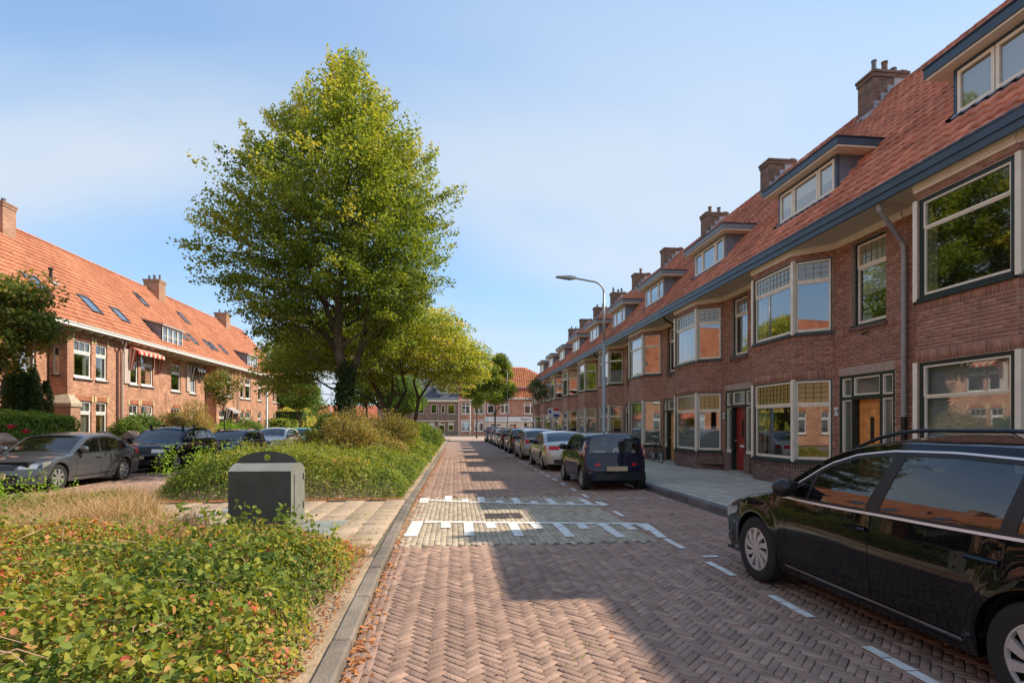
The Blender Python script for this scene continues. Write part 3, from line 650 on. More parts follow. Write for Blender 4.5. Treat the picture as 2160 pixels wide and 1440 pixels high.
# ============================================================ RIGHT TERRACE
PITCH = 5.45
WOODS = {'orange': mat('orange_oak_door', (0.72, 0.30, 0.085), rough=.35, var=.25, scale=6), 'red': mat('red_door', (0.30, 0.04, 0.028), rough=.3, var=.1),
         'pale': mat('pale_wood_door', (0.74, 0.38, 0.14), rough=.4, var=.2, scale=6), 'brown': mat('brown_wood_door', (0.25, 0.11, 0.045), rough=.4, var=.2), 'green': M_GREEN, 'white': M_WHITE}
def right_house(k, label, door, curs, ups=('stained', 'stained'), fascia=M_NAVY, trim=M_GREEN, dorm=(.0, .27, .73, 1.0), dlight=M_CREAM, dnavy=M_NAVY, number=None, pipe=None, lod=0, end=False, nobj=(0, 0), pots=3):
    Y0 = 4.65 + PITCH * k
    h = thing('terraced_house', label, 'house', (9.0, Y0, 0), 0, 'brown brick terraced houses along the right pavement')
    S1 = Seg((0,0),(0,2.02)); S2 = Seg((0,2.02),(-.7,2.62)); S3 = Seg((-.7,2.62),(-.7,4.40)); S4 = Seg((-.7,4.40),(0,5.0)); S5 = Seg((0,5.0),(0,PITCH))
    gz, uz_ = (.75, 2.73), (3.87, 5.65)
    ops = {S1: [(.24,1.88,.74,2.76),(.60,1.50,.12,.75),(.47,1.47,3.85,5.73)], S2: [(.05,.87,*gz),(.05,.87,*uz_)], S3: [(.04,1.74,*gz),(.04,1.74,*uz_)], S4: [(.05,.87,*gz),(.05,.87,*uz_)], S5: []}
    wb = MB(); segbr = []; segdk = []
    for sg in (S1, S2, S3, S4, S5):
        wall(wb, sg, .08, 5.90, ops[sg], depth=.22)
        if lod == 0:
            lo = brick_rows(sg, .10, .725, ops[sg], soldiers=(.5375,)); up = brick_rows(sg, .7375, 5.9, ops[sg], soldiers=(2.7375, 3.6375))
            segdk.append((sg, lo)); segbr.append((sg, up))
    wb.build('wall', M_MORTAR if lod == 0 else M_BRICK_RF, h)
    if lod == 0:
        put_bricks('brick', segbr, M_BRICK_R, h, nobj[0], .42, .25); put_bricks('plinth_brick', segdk, M_BRICK_DK, h, 0, .4, .25)
    else:
        b = MB()
        for sg in (S1, S2, S3, S4, S5): wall(b, sg, .08, .70, ops[sg], depth=.1, n=.004)
        b.build('plinth', mat('dark_brick_wall', (0,0,0), rough=.85, var=.2, scale=2, uvbrick=((.12,.07,.062),(.22,.125,.105),(.26,.2,.16),.22,.0625)), h)
    # dark rooms behind the glass
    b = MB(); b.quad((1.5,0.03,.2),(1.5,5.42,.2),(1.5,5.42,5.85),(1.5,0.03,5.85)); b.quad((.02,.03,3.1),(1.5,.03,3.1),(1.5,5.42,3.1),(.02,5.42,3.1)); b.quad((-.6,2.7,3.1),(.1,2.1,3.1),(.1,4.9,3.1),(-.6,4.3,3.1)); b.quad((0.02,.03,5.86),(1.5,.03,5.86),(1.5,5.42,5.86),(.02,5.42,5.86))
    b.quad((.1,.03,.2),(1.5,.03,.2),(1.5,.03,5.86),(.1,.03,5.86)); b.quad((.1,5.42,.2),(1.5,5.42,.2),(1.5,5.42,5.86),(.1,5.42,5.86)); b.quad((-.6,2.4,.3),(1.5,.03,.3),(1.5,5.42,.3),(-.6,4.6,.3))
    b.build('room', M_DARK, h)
    # windows: ground (far cant, front, near cant) and upper
    zt1, zt2 = 2.12, 5.12
    for j, (z0, z1, zt, u) in enumerate(((*gz, zt1, ups[0]), (*uz_, zt2, ups[1]))):
        c = curs[j]
        for sg, a, e, cc in ((S2, .05, .87, c), (S3, .04, 1.74, c), (S4, .05, .87, c)):
            window(h, sg, a, e, z0, z1, zt if u != 'plain' else None, up=u if u != 'plain' else 'clear', cur=cc, lod=lod, dark=trim, **(dict(casing=.075, sash=.03) if k == 0 else {}))
        for (x, y) in ((-.705, 2.60), (-.705, 4.42)): b = MB(); b.box(x-.012, x+.07, y-.045, y+.045, z0-.03, z1+.01); b.build('corner_post', M_CREAM, h)
        b = MB()
        for sg in (S2, S3, S4): sbox(b, sg, 0, sg.L, -.01, .05, z0-.07, z0-.03)
        b.build('sill_board', trim, h)
    window(h, S1, .47, 1.47, 3.85, 5.73, 5.16, up='stained' if ups[1] != 'plain' else 'clear', cur=curs[2], lod=lod, dark=trim, dep=.14, casing=.055)
    b = MB(); sbox(b, S1, .42, 1.52, -.13, .06, 3.74, 3.81); b.build('brick_sill', M_BRICK_DK, h)
    if lod < 2:
        b = MB(); b.tube([(-.02, .95, 3.66), (-.16, .98, 3.60)], .018, 6); b.build('overflow_pipe', M_BLACK, h)
    # door with surround and side lights
    b = MB()
    for (a, e, f, g) in ((.24,.31,.72,2.76),(1.81,1.88,.72,2.76),(.31,1.81,2.70,2.76),(.60,.66,.12,2.70),(1.44,1.50,.12,2.70),(.31,.60,2.20,2.27),(.66,1.44,2.20,2.29),(1.50,1.81,2.20,2.27)): sbox(b, S1, a, e, -.15, -.015, f, g, 0)
    for (a, e, f, g) in ((.31,.60,.74,2.20),(1.50,1.81,.74,2.20),(.31,.60,2.27,2.70),(1.50,1.81,2.27,2.70),(.66,1.44,2.29,2.70)):
        q = .035
        sbox(b, S1, a, a+q, -.12, -.035, f, g, 1); sbox(b, S1, e-q, e, -.12, -.035, f, g, 1); sbox(b, S1, a+q, e-q, -.12, -.035, f, f+q, 1); sbox(b, S1, a+q, e-q, -.12, -.035, g-q, g, 1)
    for a, e in ((.29,.60),(1.50,1.83)): sbox(b, S1, a, e, -.15, -.02, .72, .82, 1)
    so_ = b.build('door_surround', [trim, M_CREAM], h)
    p = MB()
    for (a, e, f, g) in ((.31,.60,.74,2.20),(1.50,1.81,.74,2.20),(.31,.60,2.27,2.70),(1.50,1.81,2.27,2.70),(.66,1.44,2.29,2.70)):
        p.quad(S1.p(a+.03,-.09,f+.03), S1.p(e-.03,-.09,f+.03), S1.p(e-.03,-.09,g-.03), S1.p(a+.03,-.09,g-.03))
    p.build('pane', glass_mat('frosted_door_glass', (.4,.42,.38), refl=.12, body=(.16,.17,.15), opaque=.7, rough=.1), so_)
    b = MB(); n0 = -.17
    sbox(b, S1, .66, 1.44, n0-.04, n0, .17, 2.20, 0); 
    for (a, e, f, g) in ((.72,.80,.30,2.10),(1.30,1.38,.30,2.10),(.80,1.30,.30,.42),(.80,1.30,2.0,2.10),(.80,1.30,.78,.86)): sbox(b, S1, a, e, n0, n0+.02, f, g, 0)
    pass
    d = b.build('front_door', WOODS[door], h)
    p = MB(); sbox(p, S1, 1.00, 1.10, n0+.002, n0+.012, 1.22, 1.80); p.build('door_pane', M_BLACK, d)
    p = MB(); sbox(p, S1, .93, 1.17, n0+.021, n0+.035, .92, .99); p.build('letter_slot', M_WHITE, d)
    p = MB(); p.ball(S1.p(1.38, n0+.06, 1.12), .035, n=8); p.build('door_knob', mat('brass', (.5,.4,.2), rough=.3, metal=1), d)
    b = MB(); sbox(b, S1, .60, 1.50, -.25, .03, .07, .165); b.build('doorstep', M_CONC, h)
    # brick stubs beside the door
    b = MB()
    sbox(b, S1, .28, .60, 0.01, .05, .09, .66); b.build('door_plinth', mat('dark_brick_wall', (0,0,0)), h)
    b = MB(); sbox(b, S1, 1.50, 1.86, 0.01, .05, .09, .66)
    b.build('door_plinth', mat('dark_brick_wall', (0,0,0), rough=.85, var=.2, scale=2, uvbrick=((.12,.07,.062),(.22,.125,.105),(.26,.2,.16),.22,.0625)), h)
    if number:
        b = MB(); sbox(b, S1, 1.885, 2.015, 0.012, .024, 1.84, 2.04); nb = b.build('house_number', M_WHITE, h)
        text(nb, number, S1.p(1.95, .026, 1.94), (0,-1,0), (0,0,1), .15, M_BLACK)
    # eaves: soffit boards, cream moulding, fascia and gutter
    if lod < 2:
        for i in range(8):
            b = MB(); x0 = -.83 + i*.105; b.box(x0+.003, x0+.102, 0, PITCH, 5.925, 5.945); b.build('soffit_board', M_SOFFIT, h)
    b = MB(); b.quad((-.85,0,5.948),(.05,0,5.948),(.05,PITCH,5.948),(-.85,PITCH,5.948)); b.build('soffit', M_SOFFIT if lod == 2 else M_UNDER, h)
    b = MB()
    for sg in (S1, S2, S3, S4, S5): sbox(b, sg, -.01, sg.L+.01, -.02, .06, 5.84, 5.925); sbox(b, sg, -.01, sg.L+.01, -.02, .035, 5.79, 5.84)
    b.build('cream_moulding', M_CREAM, h)
    b = MB(); b.box(-.90,-.845,0,PITCH,5.90,6.03); b.box(-.925,-.845,0,PITCH,6.03,6.17); b.box(-.94,-.80,0,PITCH,6.17,6.205); b.build('fascia', fascia, h)
    # roof
    xe, ze, xr, zr = -.87, 6.12, 4.1, 11.65; sl = (zr-ze)/(xr-xe); zroof = lambda x: ze + sl*(x-xe)
    dy0, dy1, xf = 2.12, 4.48, .13
    roof_tiles(h, xe, ze, xr, zr, 0, PITCH, M_TILE_R, nobj[1], skip=lambda x, y, z: (dy0-.05 < y < dy1+.05 and x > xf-.02 and z < 8.28) or (4.98 < y < 5.66 and x > 3.4), coarse=lod > 0)
    b = MB(); b.quad((xr,0,zr),(xr,PITCH,zr),(9.2,PITCH,6.0),(9.2,0,6.0)); b.build('rear_roof', mat('red_roof_plain', (.30,.09,.05), rough=.8, var=.2), h)
    b = MB(); b.quad((9.0,0,0),(9.0,PITCH,0),(9.0,PITCH,6.1),(9.0,0,6.1), uv=[(0,0),(PITCH,0),(PITCH,6.1),(0,6.1)])
    if end: 
        for yy in ((PITCH,) if end == 1 else (0,)):
            b.quad((0,yy,.0),(9,yy,0),(9,yy,6.1),(0,yy,6.1), uv=[(0,0),(9,0),(9,6.1),(0,6.1)]); b.add([(-.87,yy,6.1),(9.2,yy,6.1),(xr,yy,zr-.03)], [(0,1,2)], 0, .5, [[(0,6.1),(10,6.1),(5,zr)]])
    b.build('outer_wall', M_BRICK_RF, h)
    ridge_tiles(h, xr, zr+.0, 0, PITCH, M_TILE_R)
    # dormer
    b = MB(); z0, z1 = zroof(xf)-.02, 8.13; xt = (z1-ze)/sl+xe
    for yy in (dy0, dy1): b.add([(xf,yy,z0),(xf,yy,z1),(xt,yy,z1)], [(0,1,2)], 0)
    F = Seg((xf, dy0), (xf, dy1)); fw = dy1-dy0
    b.box(xf-.01, xf+.06, dy0-.005, dy0+.07, z0, z1, 1); b.box(xf-.01, xf+.06, dy1-.07, dy1+.005, z0, z1, 1); b.box(xf-.03, xf+.06, dy0+.07, dy1-.07, z0-.02, z0+.07, 1); b.box(xf-.01, xf+.06, dy0+.07, dy1-.07, z1-.07, z1, 1)
    xo, xb = -.12, (8.30-ze)/sl+xe+.25; ya, yb = dy0-.36, dy1+.34
    b.box(xo, xb, ya, yb, 8.13, 8.17, 2); b.box(xo-.03, xb, ya-.02, yb+.02, 8.17, 8.34, 1); b.box(xo-.05, xb+.02, ya-.04, yb+.04, 8.34, 8.37, 3)
    dm = b.build('dormer', [M_ZINC, dnavy, M_CREAM, M_BLACK], h)
    a0, a1 = .07, fw-.07
    for i in range(len(dorm)-1):
        u0 = a0 + (a1-a0)*dorm[i]+.012; u1 = a0 + (a1-a0)*dorm[i+1]-.012; b = MB(); q = .06
        for (a, e, f, g) in ((u0,u0+q,z0+.07,z1-.07),(u1-q,u1,z0+.07,z1-.07),(u0+q,u1-q,z0+.07,z0+.07+q),(u0+q,u1-q,z1-.07-q,z1-.07)): sbox(b, F, a, e, -.04, .02, f, g, 0)
        b.quad(F.p(u0+q,-.01,z0+.07+q), F.p(u1-q,-.01,z0+.07+q), F.p(u1-q,-.01,z1-.07-q), F.p(u0+q,-.01,z1-.07-q), 1)
        zb = z0 + (z1-z0)*(.5 if i == 1 else .45)
        if curs[3] != 'blind': b.quad(F.p(u0+q,-.05,zb if curs[3] == 'half' else z0), F.p(u1-q,-.05,zb if curs[3] == 'half' else z0), F.p(u1-q,-.05,z1), F.p(u0+q,-.05,z1), 2)
        b.quad(F.p(u0,-.35,z0), F.p(u1,-.35,z0), F.p(u1,-.35,z1), F.p(u0,-.35,z1), 3)
        b.build('dormer_window', [dlight, G_WIN, M_CURTAIN if curs[3] == 'curtain' else M_BLIND, M_DARK], dm)
    p = MB()
    for i in range(10):   # scalloped lead apron below the dormer
        u0 = dy0 + fw*i/10; p.add([(xf-.035,u0,z0+.07),(xf-.035,u0+fw/10,z0+.07),(xf-.15,u0+fw/10*.75,z0-.03),(xf-.17,u0+fw/10*.35,z0-.05)], [(0,1,2,3)])
    p.build('lead_apron', M_LEAD, dm)
    # chimney on the far party wall
    chimney(h, 3.45, 4.55, 5.0, 5.64, zroof(3.3)-.2, 12.25, M_CHIM, pots, flash=zroof, seed=k)
    if pipe:
        b = MB()
        y = -.09
        if pipe == 'grey':
            b.tube([(-.80,-.28,5.93),(-.78,-.28,5.80),(-.14,y,5.28),(-.09,y,5.15),(-.09,y,1.75)], .048, 10); b.tube([(-.09,y,1.80),(-.09,y,.1)], .055, 10, 1)
            for z in (4.5, 3.0, 1.78): b.tube([(-.09,y,z),(-.09,y,z+.05)], .062, 10)
        else:
            b.tube([(-.80,-.2,5.93),(-.78,-.2,5.82),(-.16,y,5.50),(-.09,y,5.4),(-.09,y,.1)], .04, 8, 1)
        b.build('downpipe', [M_PIPE, M_BLACK], h)
    return h
M_CHIM = mat('chimney_brick_wall', (0,0,0), rough=.9, var=.3, scale=2.5, uvbrick=((.13,.075,.055),(.24,.14,.10),(.20,.15,.12),.22,.0625), stain=.5, stain_col=(.22,.15,.05))
D1 = (0, .27, .73, 1.0)
HOUSES = [
 (-1, 'brown brick house behind the black people carrier, nearest the camera on the right', 'brown', (None, None, None, 'curtain'), ('stained', 'stained'), dict(dorm=(0,.3,1), lod=1, end=2)),
 (0, 'brown brick house at the right edge with plain-glass bay windows reflecting a tree', 'green', ('blind', None, None, 'curtain'), ('wide', 'wide'), dict(dorm=(0,.68,1))),
 (1, 'brown brick house numbered 19 with an orange wooden front door and grey downpipe', 'orange', (None, None, 'halfblind', 'half'), ('amber', 'stained'), dict(number='19', pipe='grey', dorm=D1, trim=M_GREEN)),
 (2, 'brown brick house numbered 21 with a dark red front door beside house 19', 'red', ('frost', None, None, 'curtain'), ('amber', 'stained'), dict(number='21', dorm=D1)),
 (3, 'brown brick house with a pale wooden door where the bicycle leans', 'pale', ('curtain', None, None, 'half'), ('plain', 'clear'), dict(pipe='dark')),
 (4, 'brown brick house right behind the near lamp post', 'brown', ('drape', 'frost', None, 'blind'), ('clear', 'clear'), dict()),
 (5, 'brown brick house just beyond the near lamp post, fifth bay window from the right', 'brown', ('blind', 'drape', None, 'curtain'), ('stained', 'clear'), dict(pipe='dark')),
 (6, 'brown brick house with an estate agent board hung between its floors', 'green', ('drape', None, 'blind', 'half'), ('clear', 'stained'), dict()),
 (7, 'brown brick house next beyond the one with the estate agent board', 'brown', ('curtain', 'drape', None, 'blind'), ('clear', 'clear'), dict(pipe='dark')),
 (8, 'brown brick house behind the small street tree, last but one of the terrace', 'brown', ('drape', 'blind', None, 'curtain'), ('clear', 'clear'), dict()),
 (9, 'brown brick end house of the right terrace at the far corner', 'green', ('drape', 'drape', None, 'half'), ('clear', 'clear'), dict(end=1)),
]
for k, lab, door, curs, ups, kw in HOUSES:
    kw = dict(kw); lod = kw.pop('lod', 0 if 0 <= k <= 2 else (1 if k <= 4 else 2))
    if ups[0] == 'wide': ups = ('clear', 'clear')
    right_house(k, lab, door, curs, ups, fascia=M_NAVY if k < 3 else mat('grey_blue_paint', (.14,.18,.22), rough=.5, var=.2), dnavy=M_NAVY if k < 2 else mat('grey_fascia', (.20,.22,.24), rough=.5),
                lod=lod, nobj=(300 if k in (0, 1, 2) else 0, 300 if k in (0, 1, 2) else 0), pots=(4, 3, 3, 0, 2, 0, 1, 3, 2, 0, 2)[k+1], **kw)

# ============================================================ LEFT TERRACE
M_YEL = mat('yellow_stone', (0.62, 0.50, 0.26), rough=.8, var=.15)
M_SILLD = mat('dark_stone_sill', (0.08, 0.055, 0.05), rough=.7)
def left_house(y0, y1, x, label, wins, side0=None, side1=None, fx=None, extras=None, lod=1, n_tile=0, gable=None, skip=None):
    """facade faces +X; wins = (ya, yb, z0, z1, zt, cur)"""
    h = thing('terraced_house', label, 'house', (-17.0, y0, 0), 0, 'orange brick terraced houses behind the left gardens')
    L = y1-y0; X = x+17.0; W = Seg((X, L), (X, 0)); ops = [(L-(b-y0), L-(a-y0), z0, z1) for (a, b, z0, z1, *_r) in wins]
    wb = MB(); wall(wb, W, 0, 6.0, ops, depth=.15)
    sideops = []
    if side0 is not None:   # near side wall, faces -Y
        SS = Seg((X, 0), (X-side0, 0)) if side0 > 0 else None
        so2 = [(.33, .60, 3.85, 5.1)] if side0 > 0.5 else []
        wall(wb, SS, 0, 6.0, so2, depth=.12)
    wb.build('wall', M_BRICK_L, h)
    if side0: 
        window(h, SS, .33, .60, 3.85, 5.1, casing=0, sash=.05, light=M_WHITE)
        b = MB(); sbox(b, SS, .28, .65, -.02, .05, 3.78, 3.85); b.build('sill', M_SILLD, h)
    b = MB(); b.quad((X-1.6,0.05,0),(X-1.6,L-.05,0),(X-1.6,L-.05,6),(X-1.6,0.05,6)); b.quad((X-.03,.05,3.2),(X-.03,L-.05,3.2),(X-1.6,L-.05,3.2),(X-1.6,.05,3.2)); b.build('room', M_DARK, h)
    lb = MB(); yb_ = MB(); sb = MB()
    for (a, e, z0, z1, zt, cur) in wins:
        s0, s1 = L-(e-y0), L-(a-y0)
        window(h, W, s0, s1, z0, z1, zt, casing=0.0, sash=.075, dark=M_WHITE, light=M_WHITE, up='clear', cur=cur, ucols=3 if e-a > 1 else 2, dep=.09)
        n = max(3, int((s1-s0)/.0625))
        for i in range(n):   # soldier lintel bricks
            sbox(lb, W, s0+(s1-s0)*i/n+.004, s0+(s1-s0)*(i+1)/n-.004, 0, .012, z1+.01, z1+.22, 0, random.random())
        for c in (s0-.10, s1-.02): sbox(yb_, W, c, c+.12, 0, .03, z1-.03, z1+.26)
        sbox(sb, W, s0-.06, s1+.06, -.03, .06, z0-.10, z0-.036)
    lb.build('lintel_bricks', M_BRICK_LP, h)['kind'] = 'stuff'; yb_.build('keystones', M_YEL, h); sb.build('sills', M_SILLD, h)
    # roof, gutter, brackets
    ex = .42; xe, ze, xr, zr = ex-.02, 6.13, -4.1, 11.05
    sl = (zr-ze)/(xr-xe)
    roof_tiles(h, xe, ze, xr, zr, 0, L, M_TILE_L, n_tile, skip=skip, coarse=True)
    ridge_tiles(h, xr, zr+.02, 0, L, M_TILE_L)
    b = MB(); b.quad((xr,0,zr),(xr,L,zr),(-8.6,L,6.0),(-8.6,0,6.0)); b.build('rear_roof', mat('orange_roof_plain', (.5,.15,.06), rough=.8), h)
    b = MB(); b.box(ex-.06, ex+.03, -.03 if side0 else 0, L, 5.97, 6.10); b.box(ex-.04, ex+.06, -.05 if side0 else 0, L, 6.10, 6.15); b.box(X-.1, ex-.06, -.03 if side0 else 0, L, 5.99, 6.02)
    b.build('gutter_fascia', M_WHITE, h)
    n = int(L/.75); b = MB(); b.box(X, ex-.09, 0, .12, 5.86, 5.985); br_ = b.build('eave_bracket', mat('bracket_paint', (.62,.55,.42), rough=.6), h); br_.location = (0, .3, 0)
    for i in range(1, n): q_ = link('eave_bracket', br_.data, h); q_.location = (0, .3 + i*.75, 0)
    if gable is not None:
        b = MB(); yy = gable; b.quad((X,yy,0),(-8.5,yy,0),(-8.5,yy,6.1),(X,yy,6.1), uv=[(0,0),(8,0),(8,6.1),(0,6.1)]); b.add([(xe,yy,6.1),(-8.6,yy,6.1),(xr,yy,zr-.03)], [(0,1,2)], 0, .5, [[(0,6.1),(8,6.1),(4,zr)]]); b.build('gable_wall', M_BRICK_L, h)
    zroof = lambda xx: ze + sl*(xx-xe)
    for ex_ in (extras or []):
        kind = ex_[0]
        if kind == 'sky':   # skylight (x centre, y centre, width, length)
            _, xc, yc, wd, ln = ex_; n_ = Vector((-sl, 0, 1)).normalized() if sl < 0 else Vector((0,0,1)); dn = Vector((1, 0, sl)).normalized(); cc = Vector((xc, yc-y0, zroof(xc)))
            b = MB(); e = Vector((0,1,0))
            def bar(u0, u1, v0, v1, h0, h1, m):
                P = [cc + e*u + dn*v + n_*hh for hh in (h0, h1) for (u, v) in ((u0,v0),(u1,v0),(u1,v1),(u0,v1))]
                b.add(P, [(3,2,1,0),(4,5,6,7),(0,1,5,4),(1,2,6,5),(2,3,7,6),(3,0,4,7)], m)
            w2, l2 = wd/2, ln/2
            bar(-w2, -w2+.06, -l2, l2, .02, .13, 0); bar(w2-.06, w2, -l2, l2, .02, .13, 0); bar(-w2+.06, w2-.06, -l2, -l2+.07, .02, .13, 0); bar(-w2+.06, w2-.06, l2-.07, l2, .02, .13, 0)
            bar(-w2+.06, w2-.06, -l2+.07, l2-.07, .08, .10, 1)
            b.build('skylight', [mat('skylight_frame', (.08,.08,.09), rough=.5), glass_mat('skylight_glass', (.2,.25,.3), refl=.35, opaque=1, body=(.03,.05,.07))], h)
        elif kind == 'vent':
            _, xc, yc = ex_; b = MB(); z = zroof(xc); yy = yc-y0
            b.tube([(xc,yy,z),(xc+.03,yy,z+.22),(xc+.03,yy,z+.55)], [.16,.07,.06], 10, 0); b.tube([(xc+.03,yy,z+.55),(xc+.03,yy,z+.65)], .10, 10, 0)
            b.box(xc-.2, xc+.25, yy-.22, yy+.22, z-.10, z+.02, 1); b.build('roof_vent', [M_BLACK, M_LEAD], h)
        elif kind == 'chim':
            _, xa, xb, ya, yb2, zt, pots = ex_; chimney(h, xa, xb, ya-y0, yb2-y0, zroof(xb)-.3, zt, M_CHIML, pots, flash=None, seed=int(ya))
        elif kind == 'dormer':
            _, ya, yb2, zt = ex_; ya -= y0; yb2 -= y0; xf = .10; b = MB(); z0 = 6.28
            xtop = (zt+.25-ze)/sl+xe
            for yy in (ya, yb2): b.add([(xf,yy,z0-.1),(xf,yy,zt),(xtop,yy,zroof(xtop)+.03)], [(0,1,2)], 0)
            b.add([(xf+.12,ya-.12,zt),(xf+.12,yb2+.12,zt),(xtop,yb2+.12,zroof(xtop)+.08),(xtop,ya-.12,zroof(xtop)+.08),(xf+.12,ya-.12,zt+.1),(xf+.12,yb2+.12,zt+.1),(xtop,yb2+.12,zroof(xtop)+.14),(xtop,ya-.12,zroof(xtop)+.14)], [(3,2,1,0),(4,5,6,7),(0,1,5,4),(1,2,6,5),(3,0,4,7)], 2)
            dm = b.build('dormer', [M_ZINC, M_WHITE, mat('dormer_roof', (.4,.34,.3), rough=.7)], h)
            D = Seg((xf, yb2), (xf, ya)); n = 4; wd = (yb2-ya)
            for i in range(n):
                b = MB(); u0 = wd*i/n; u1 = wd*(i+1)/n
                for (a, e, f, g) in ((u0,u0+.05,z0,zt),(u1-.05,u1,z0,zt),(u0+.05,u1-.05,z0,z0+.12),(u0+.05,u1-.05,zt-.08,zt),(u0+.05,u1-.05,(z0+zt)/2,(z0+zt)/2+.025)): sbox(b, D, a, e, -.05, .02, f, g, 0)
                b.quad(D.p(u0,-.02,z0), D.p(u1,-.02,z0), D.p(u1,-.02,zt), D.p(u0,-.02,zt), 1); b.quad(D.p(u0,-.15,z0), D.p(u1,-.15,z0), D.p(u1,-.15,zt), D.p(u0,-.15,zt), 2)
                b.build('dormer_window', [M_WHITE, G_WIN, M_CURTAIN], dm)
        elif kind == 'pipe':
            _, yy = ex_; yy -= y0; b = MB(); b.tube([(ex-.1,yy-.1,5.98),(ex-.1,yy-.1,5.75),(X+.08,yy,5.4),(X+.08,yy,.1)], .05, 8); b.build('downpipe', mat('brown_pipe', (.22,.12,.10), rough=.5), h)
        elif kind == 'pipe2':
            _, yy = ex_; yy -= y0; b = MB(); b.tube([(ex-.1,yy,5.98),(X+.08,yy+.05,5.3),(X+.08,yy+.05,.1)], .045, 8); b.build('downpipe', mat('pale_pipe', (.5,.42,.38), rough=.5), h)
        elif kind == 'buttress':
            b = MB(); roofbox(b, X-.55, X+.32, -.28, .35, 0, 2.45); o = b.build('buttress', M_CHIML, h); b = MB()
            b.add([(X-.6,-.33,2.45),(X+.37,-.33,2.45),(X+.37,.4,2.45),(X-.6,.4,2.45),(X-.6,-.33,2.6),(X+.37,-.33,2.6),(X+.37,.4,2.6),(X-.6,.4,2.6),(X-.6,-.02,3.0),(X+.05,-.02,3.0),(X+.05,.3,3.0),(X-.6,.3,3.0)],
                  [(0,1,5,4),(1,2,6,5),(2,3,7,6),(3,0,4,7),(4,5,9,8),(5,6,10,9),(6,7,11,10),(8,9,10,11)]); b.build('stone_cap', mat('buff_stone', (.42,.35,.26), rough=.9, var=.2), o)
        elif kind == 'shutter':
            _, yy, z0, z1 = ex_; b = MB(); sbox(b, W, L-(yy-y0)-.5, L-(yy-y0), .01, .07, z0, z1); b.build('awning_side_panel', mat('pinkish_panel', (.55,.45,.40), rough=.6), h)
        elif kind == 'arch':
            _, yc, r_, zs = ex_; yc -= y0; n = 14; b = MB()
            pts = [(yc + r_*math.cos(math.pi*i/n), zs + r_*math.sin(math.pi*i/n)) for i in range(n+1)] + [(yc-r_, 0.0), (yc+r_, 0.0)]
            b.add([(X+.006, p[0], p[1]) for p in pts], [tuple(range(len(pts)))], 0); b.build('arched_porch', mat('porch_shade', (.10,.035,.025), rough=.9), h)
            b = MB()
            for i in range(n*2):
                a0, a1 = math.pi*i/(2*n)+.01, math.pi*(i+1)/(2*n)-.01
                b.add([(X+.02, yc+rr*math.cos(a), zs+rr*math.sin(a)) for (rr, a) in ((r_,a0),(r_,a1),(r_+.24,a1),(r_+.24,a0))], [(0,1,2,3)], 0, random.random())
            b.build('arch_bricks', M_BRICK_LP, h)['kind'] = 'stuff'
    return h
M_CHIML = mat('pale_chimney_brick_wall', (0,0,0), rough=.9, var=.2, scale=2, uvbrick=((.33,.16,.09),(.46,.25,.15),(.40,.31,.24),.22,.0625), stain=.3, stain_col=(.2,.12,.08))
U = (3.80, 5.50, 4.95); G_ = (.95, 2.75, 2.20)
def pairs(lst, cu='drape', cg='drape'):
    o = []
    for (a, b, *r) in lst: o += [(a, b, *U, cu), (a, b, *G_, cg)]
    return o
for q_ in range(5):   # the row goes on beyond the left edge of the picture (it shows in the window and paint reflections)
    ya = 14.0 - 7.5*(q_+1); left_house(ya, ya+7.47, -17.0 if q_ % 2 == 0 else -17.75, 'orange brick terraced house beyond the left edge, seen only in reflections', [(ya+o_, ya+o_+w_, *zz_, None) for zz_ in (U, G_) for o_, w_ in ((.6, 1.1), (2.1, .8), (4.4, .8), (5.5, 1.2))], extras=[('sky', -1.2, ya+3.5, .8, 1.1)])
left_house(14.0, 25.90, -17.75, 'orange brick house at the left edge, recessed behind the yew and street tree', pairs([(24.2, 25.2), (19.0, 20.2)]), extras=[('sky', -1.0, 25.5, .9, 1.1), ('arch', 24.5, .75, 1.9)], gable=0)
left_house(25.93, 33.4, -17.0, 'orange brick house with tall white curtained windows left of two drainpipes', [(26.35, 27.55, *U, 'drape'), (27.85, 28.70, *U, 'drape'), (26.35, 27.55, *G_, 'curtain'), (27.85, 28.70, *G_, 'drape'), (30.5, 31.35, *U, None), (31.6, 32.8, *U, None), (30.5, 31.35, *G_, None), (31.6, 32.8, *G_, None)],
           side0=.75, extras=[('sky', -.85, 28.7, .85, 1.15), ('sky', -.80, 31.0, .8, 1.0), ('vent', -1.5, 27.1), ('chim', -4.3, -3.3, 26.85, 27.6, 11.75, 2), ('pipe', 29.45), ('pipe2', 29.75), ('buttress',), ('shutter', 30.0, 3.8, 5.6)], n_tile=300)
left_house(33.43, 41.0, -17.75, 'orange brick house with a white box dormer above the red striped awning', [(36.3, 37.5, *U, None), (38.7, 39.6, *U, None), (36.3, 37.5, *G_, None), (38.7, 39.6, *G_, None)],
           extras=[('sky', -2.65, 36.4, .6, 1.1), ('sky', -.85, 37.8, .6, .95), ('sky', -.78, 39.0, .6, .95), ('dormer', 33.55, 35.9, 7.42), ('shutter', 38.2, 3.9, 5.7), ('chim', -4.3, -3.3, 39.9, 40.75, 11.7, 3)])
left_house(41.03, 49.0, -17.0, 'orange brick house with a row of small skylights, behind the thin street tree', pairs([(41.5, 42.4), (42.7, 43.7), (45.4, 46.2), (46.4, 47.6)], None, None), side0=.75,
           extras=[('sky', -.74, 41.3, .55, .95), ('sky', -.73, 42.1, .55, .9), ('sky', -.77, 43.9, .55, .95), ('sky', -2.5, 41.5, .6, 1.1), ('pipe2', 44.7), ('dormer', 46.6, 48.8, 7.42)])
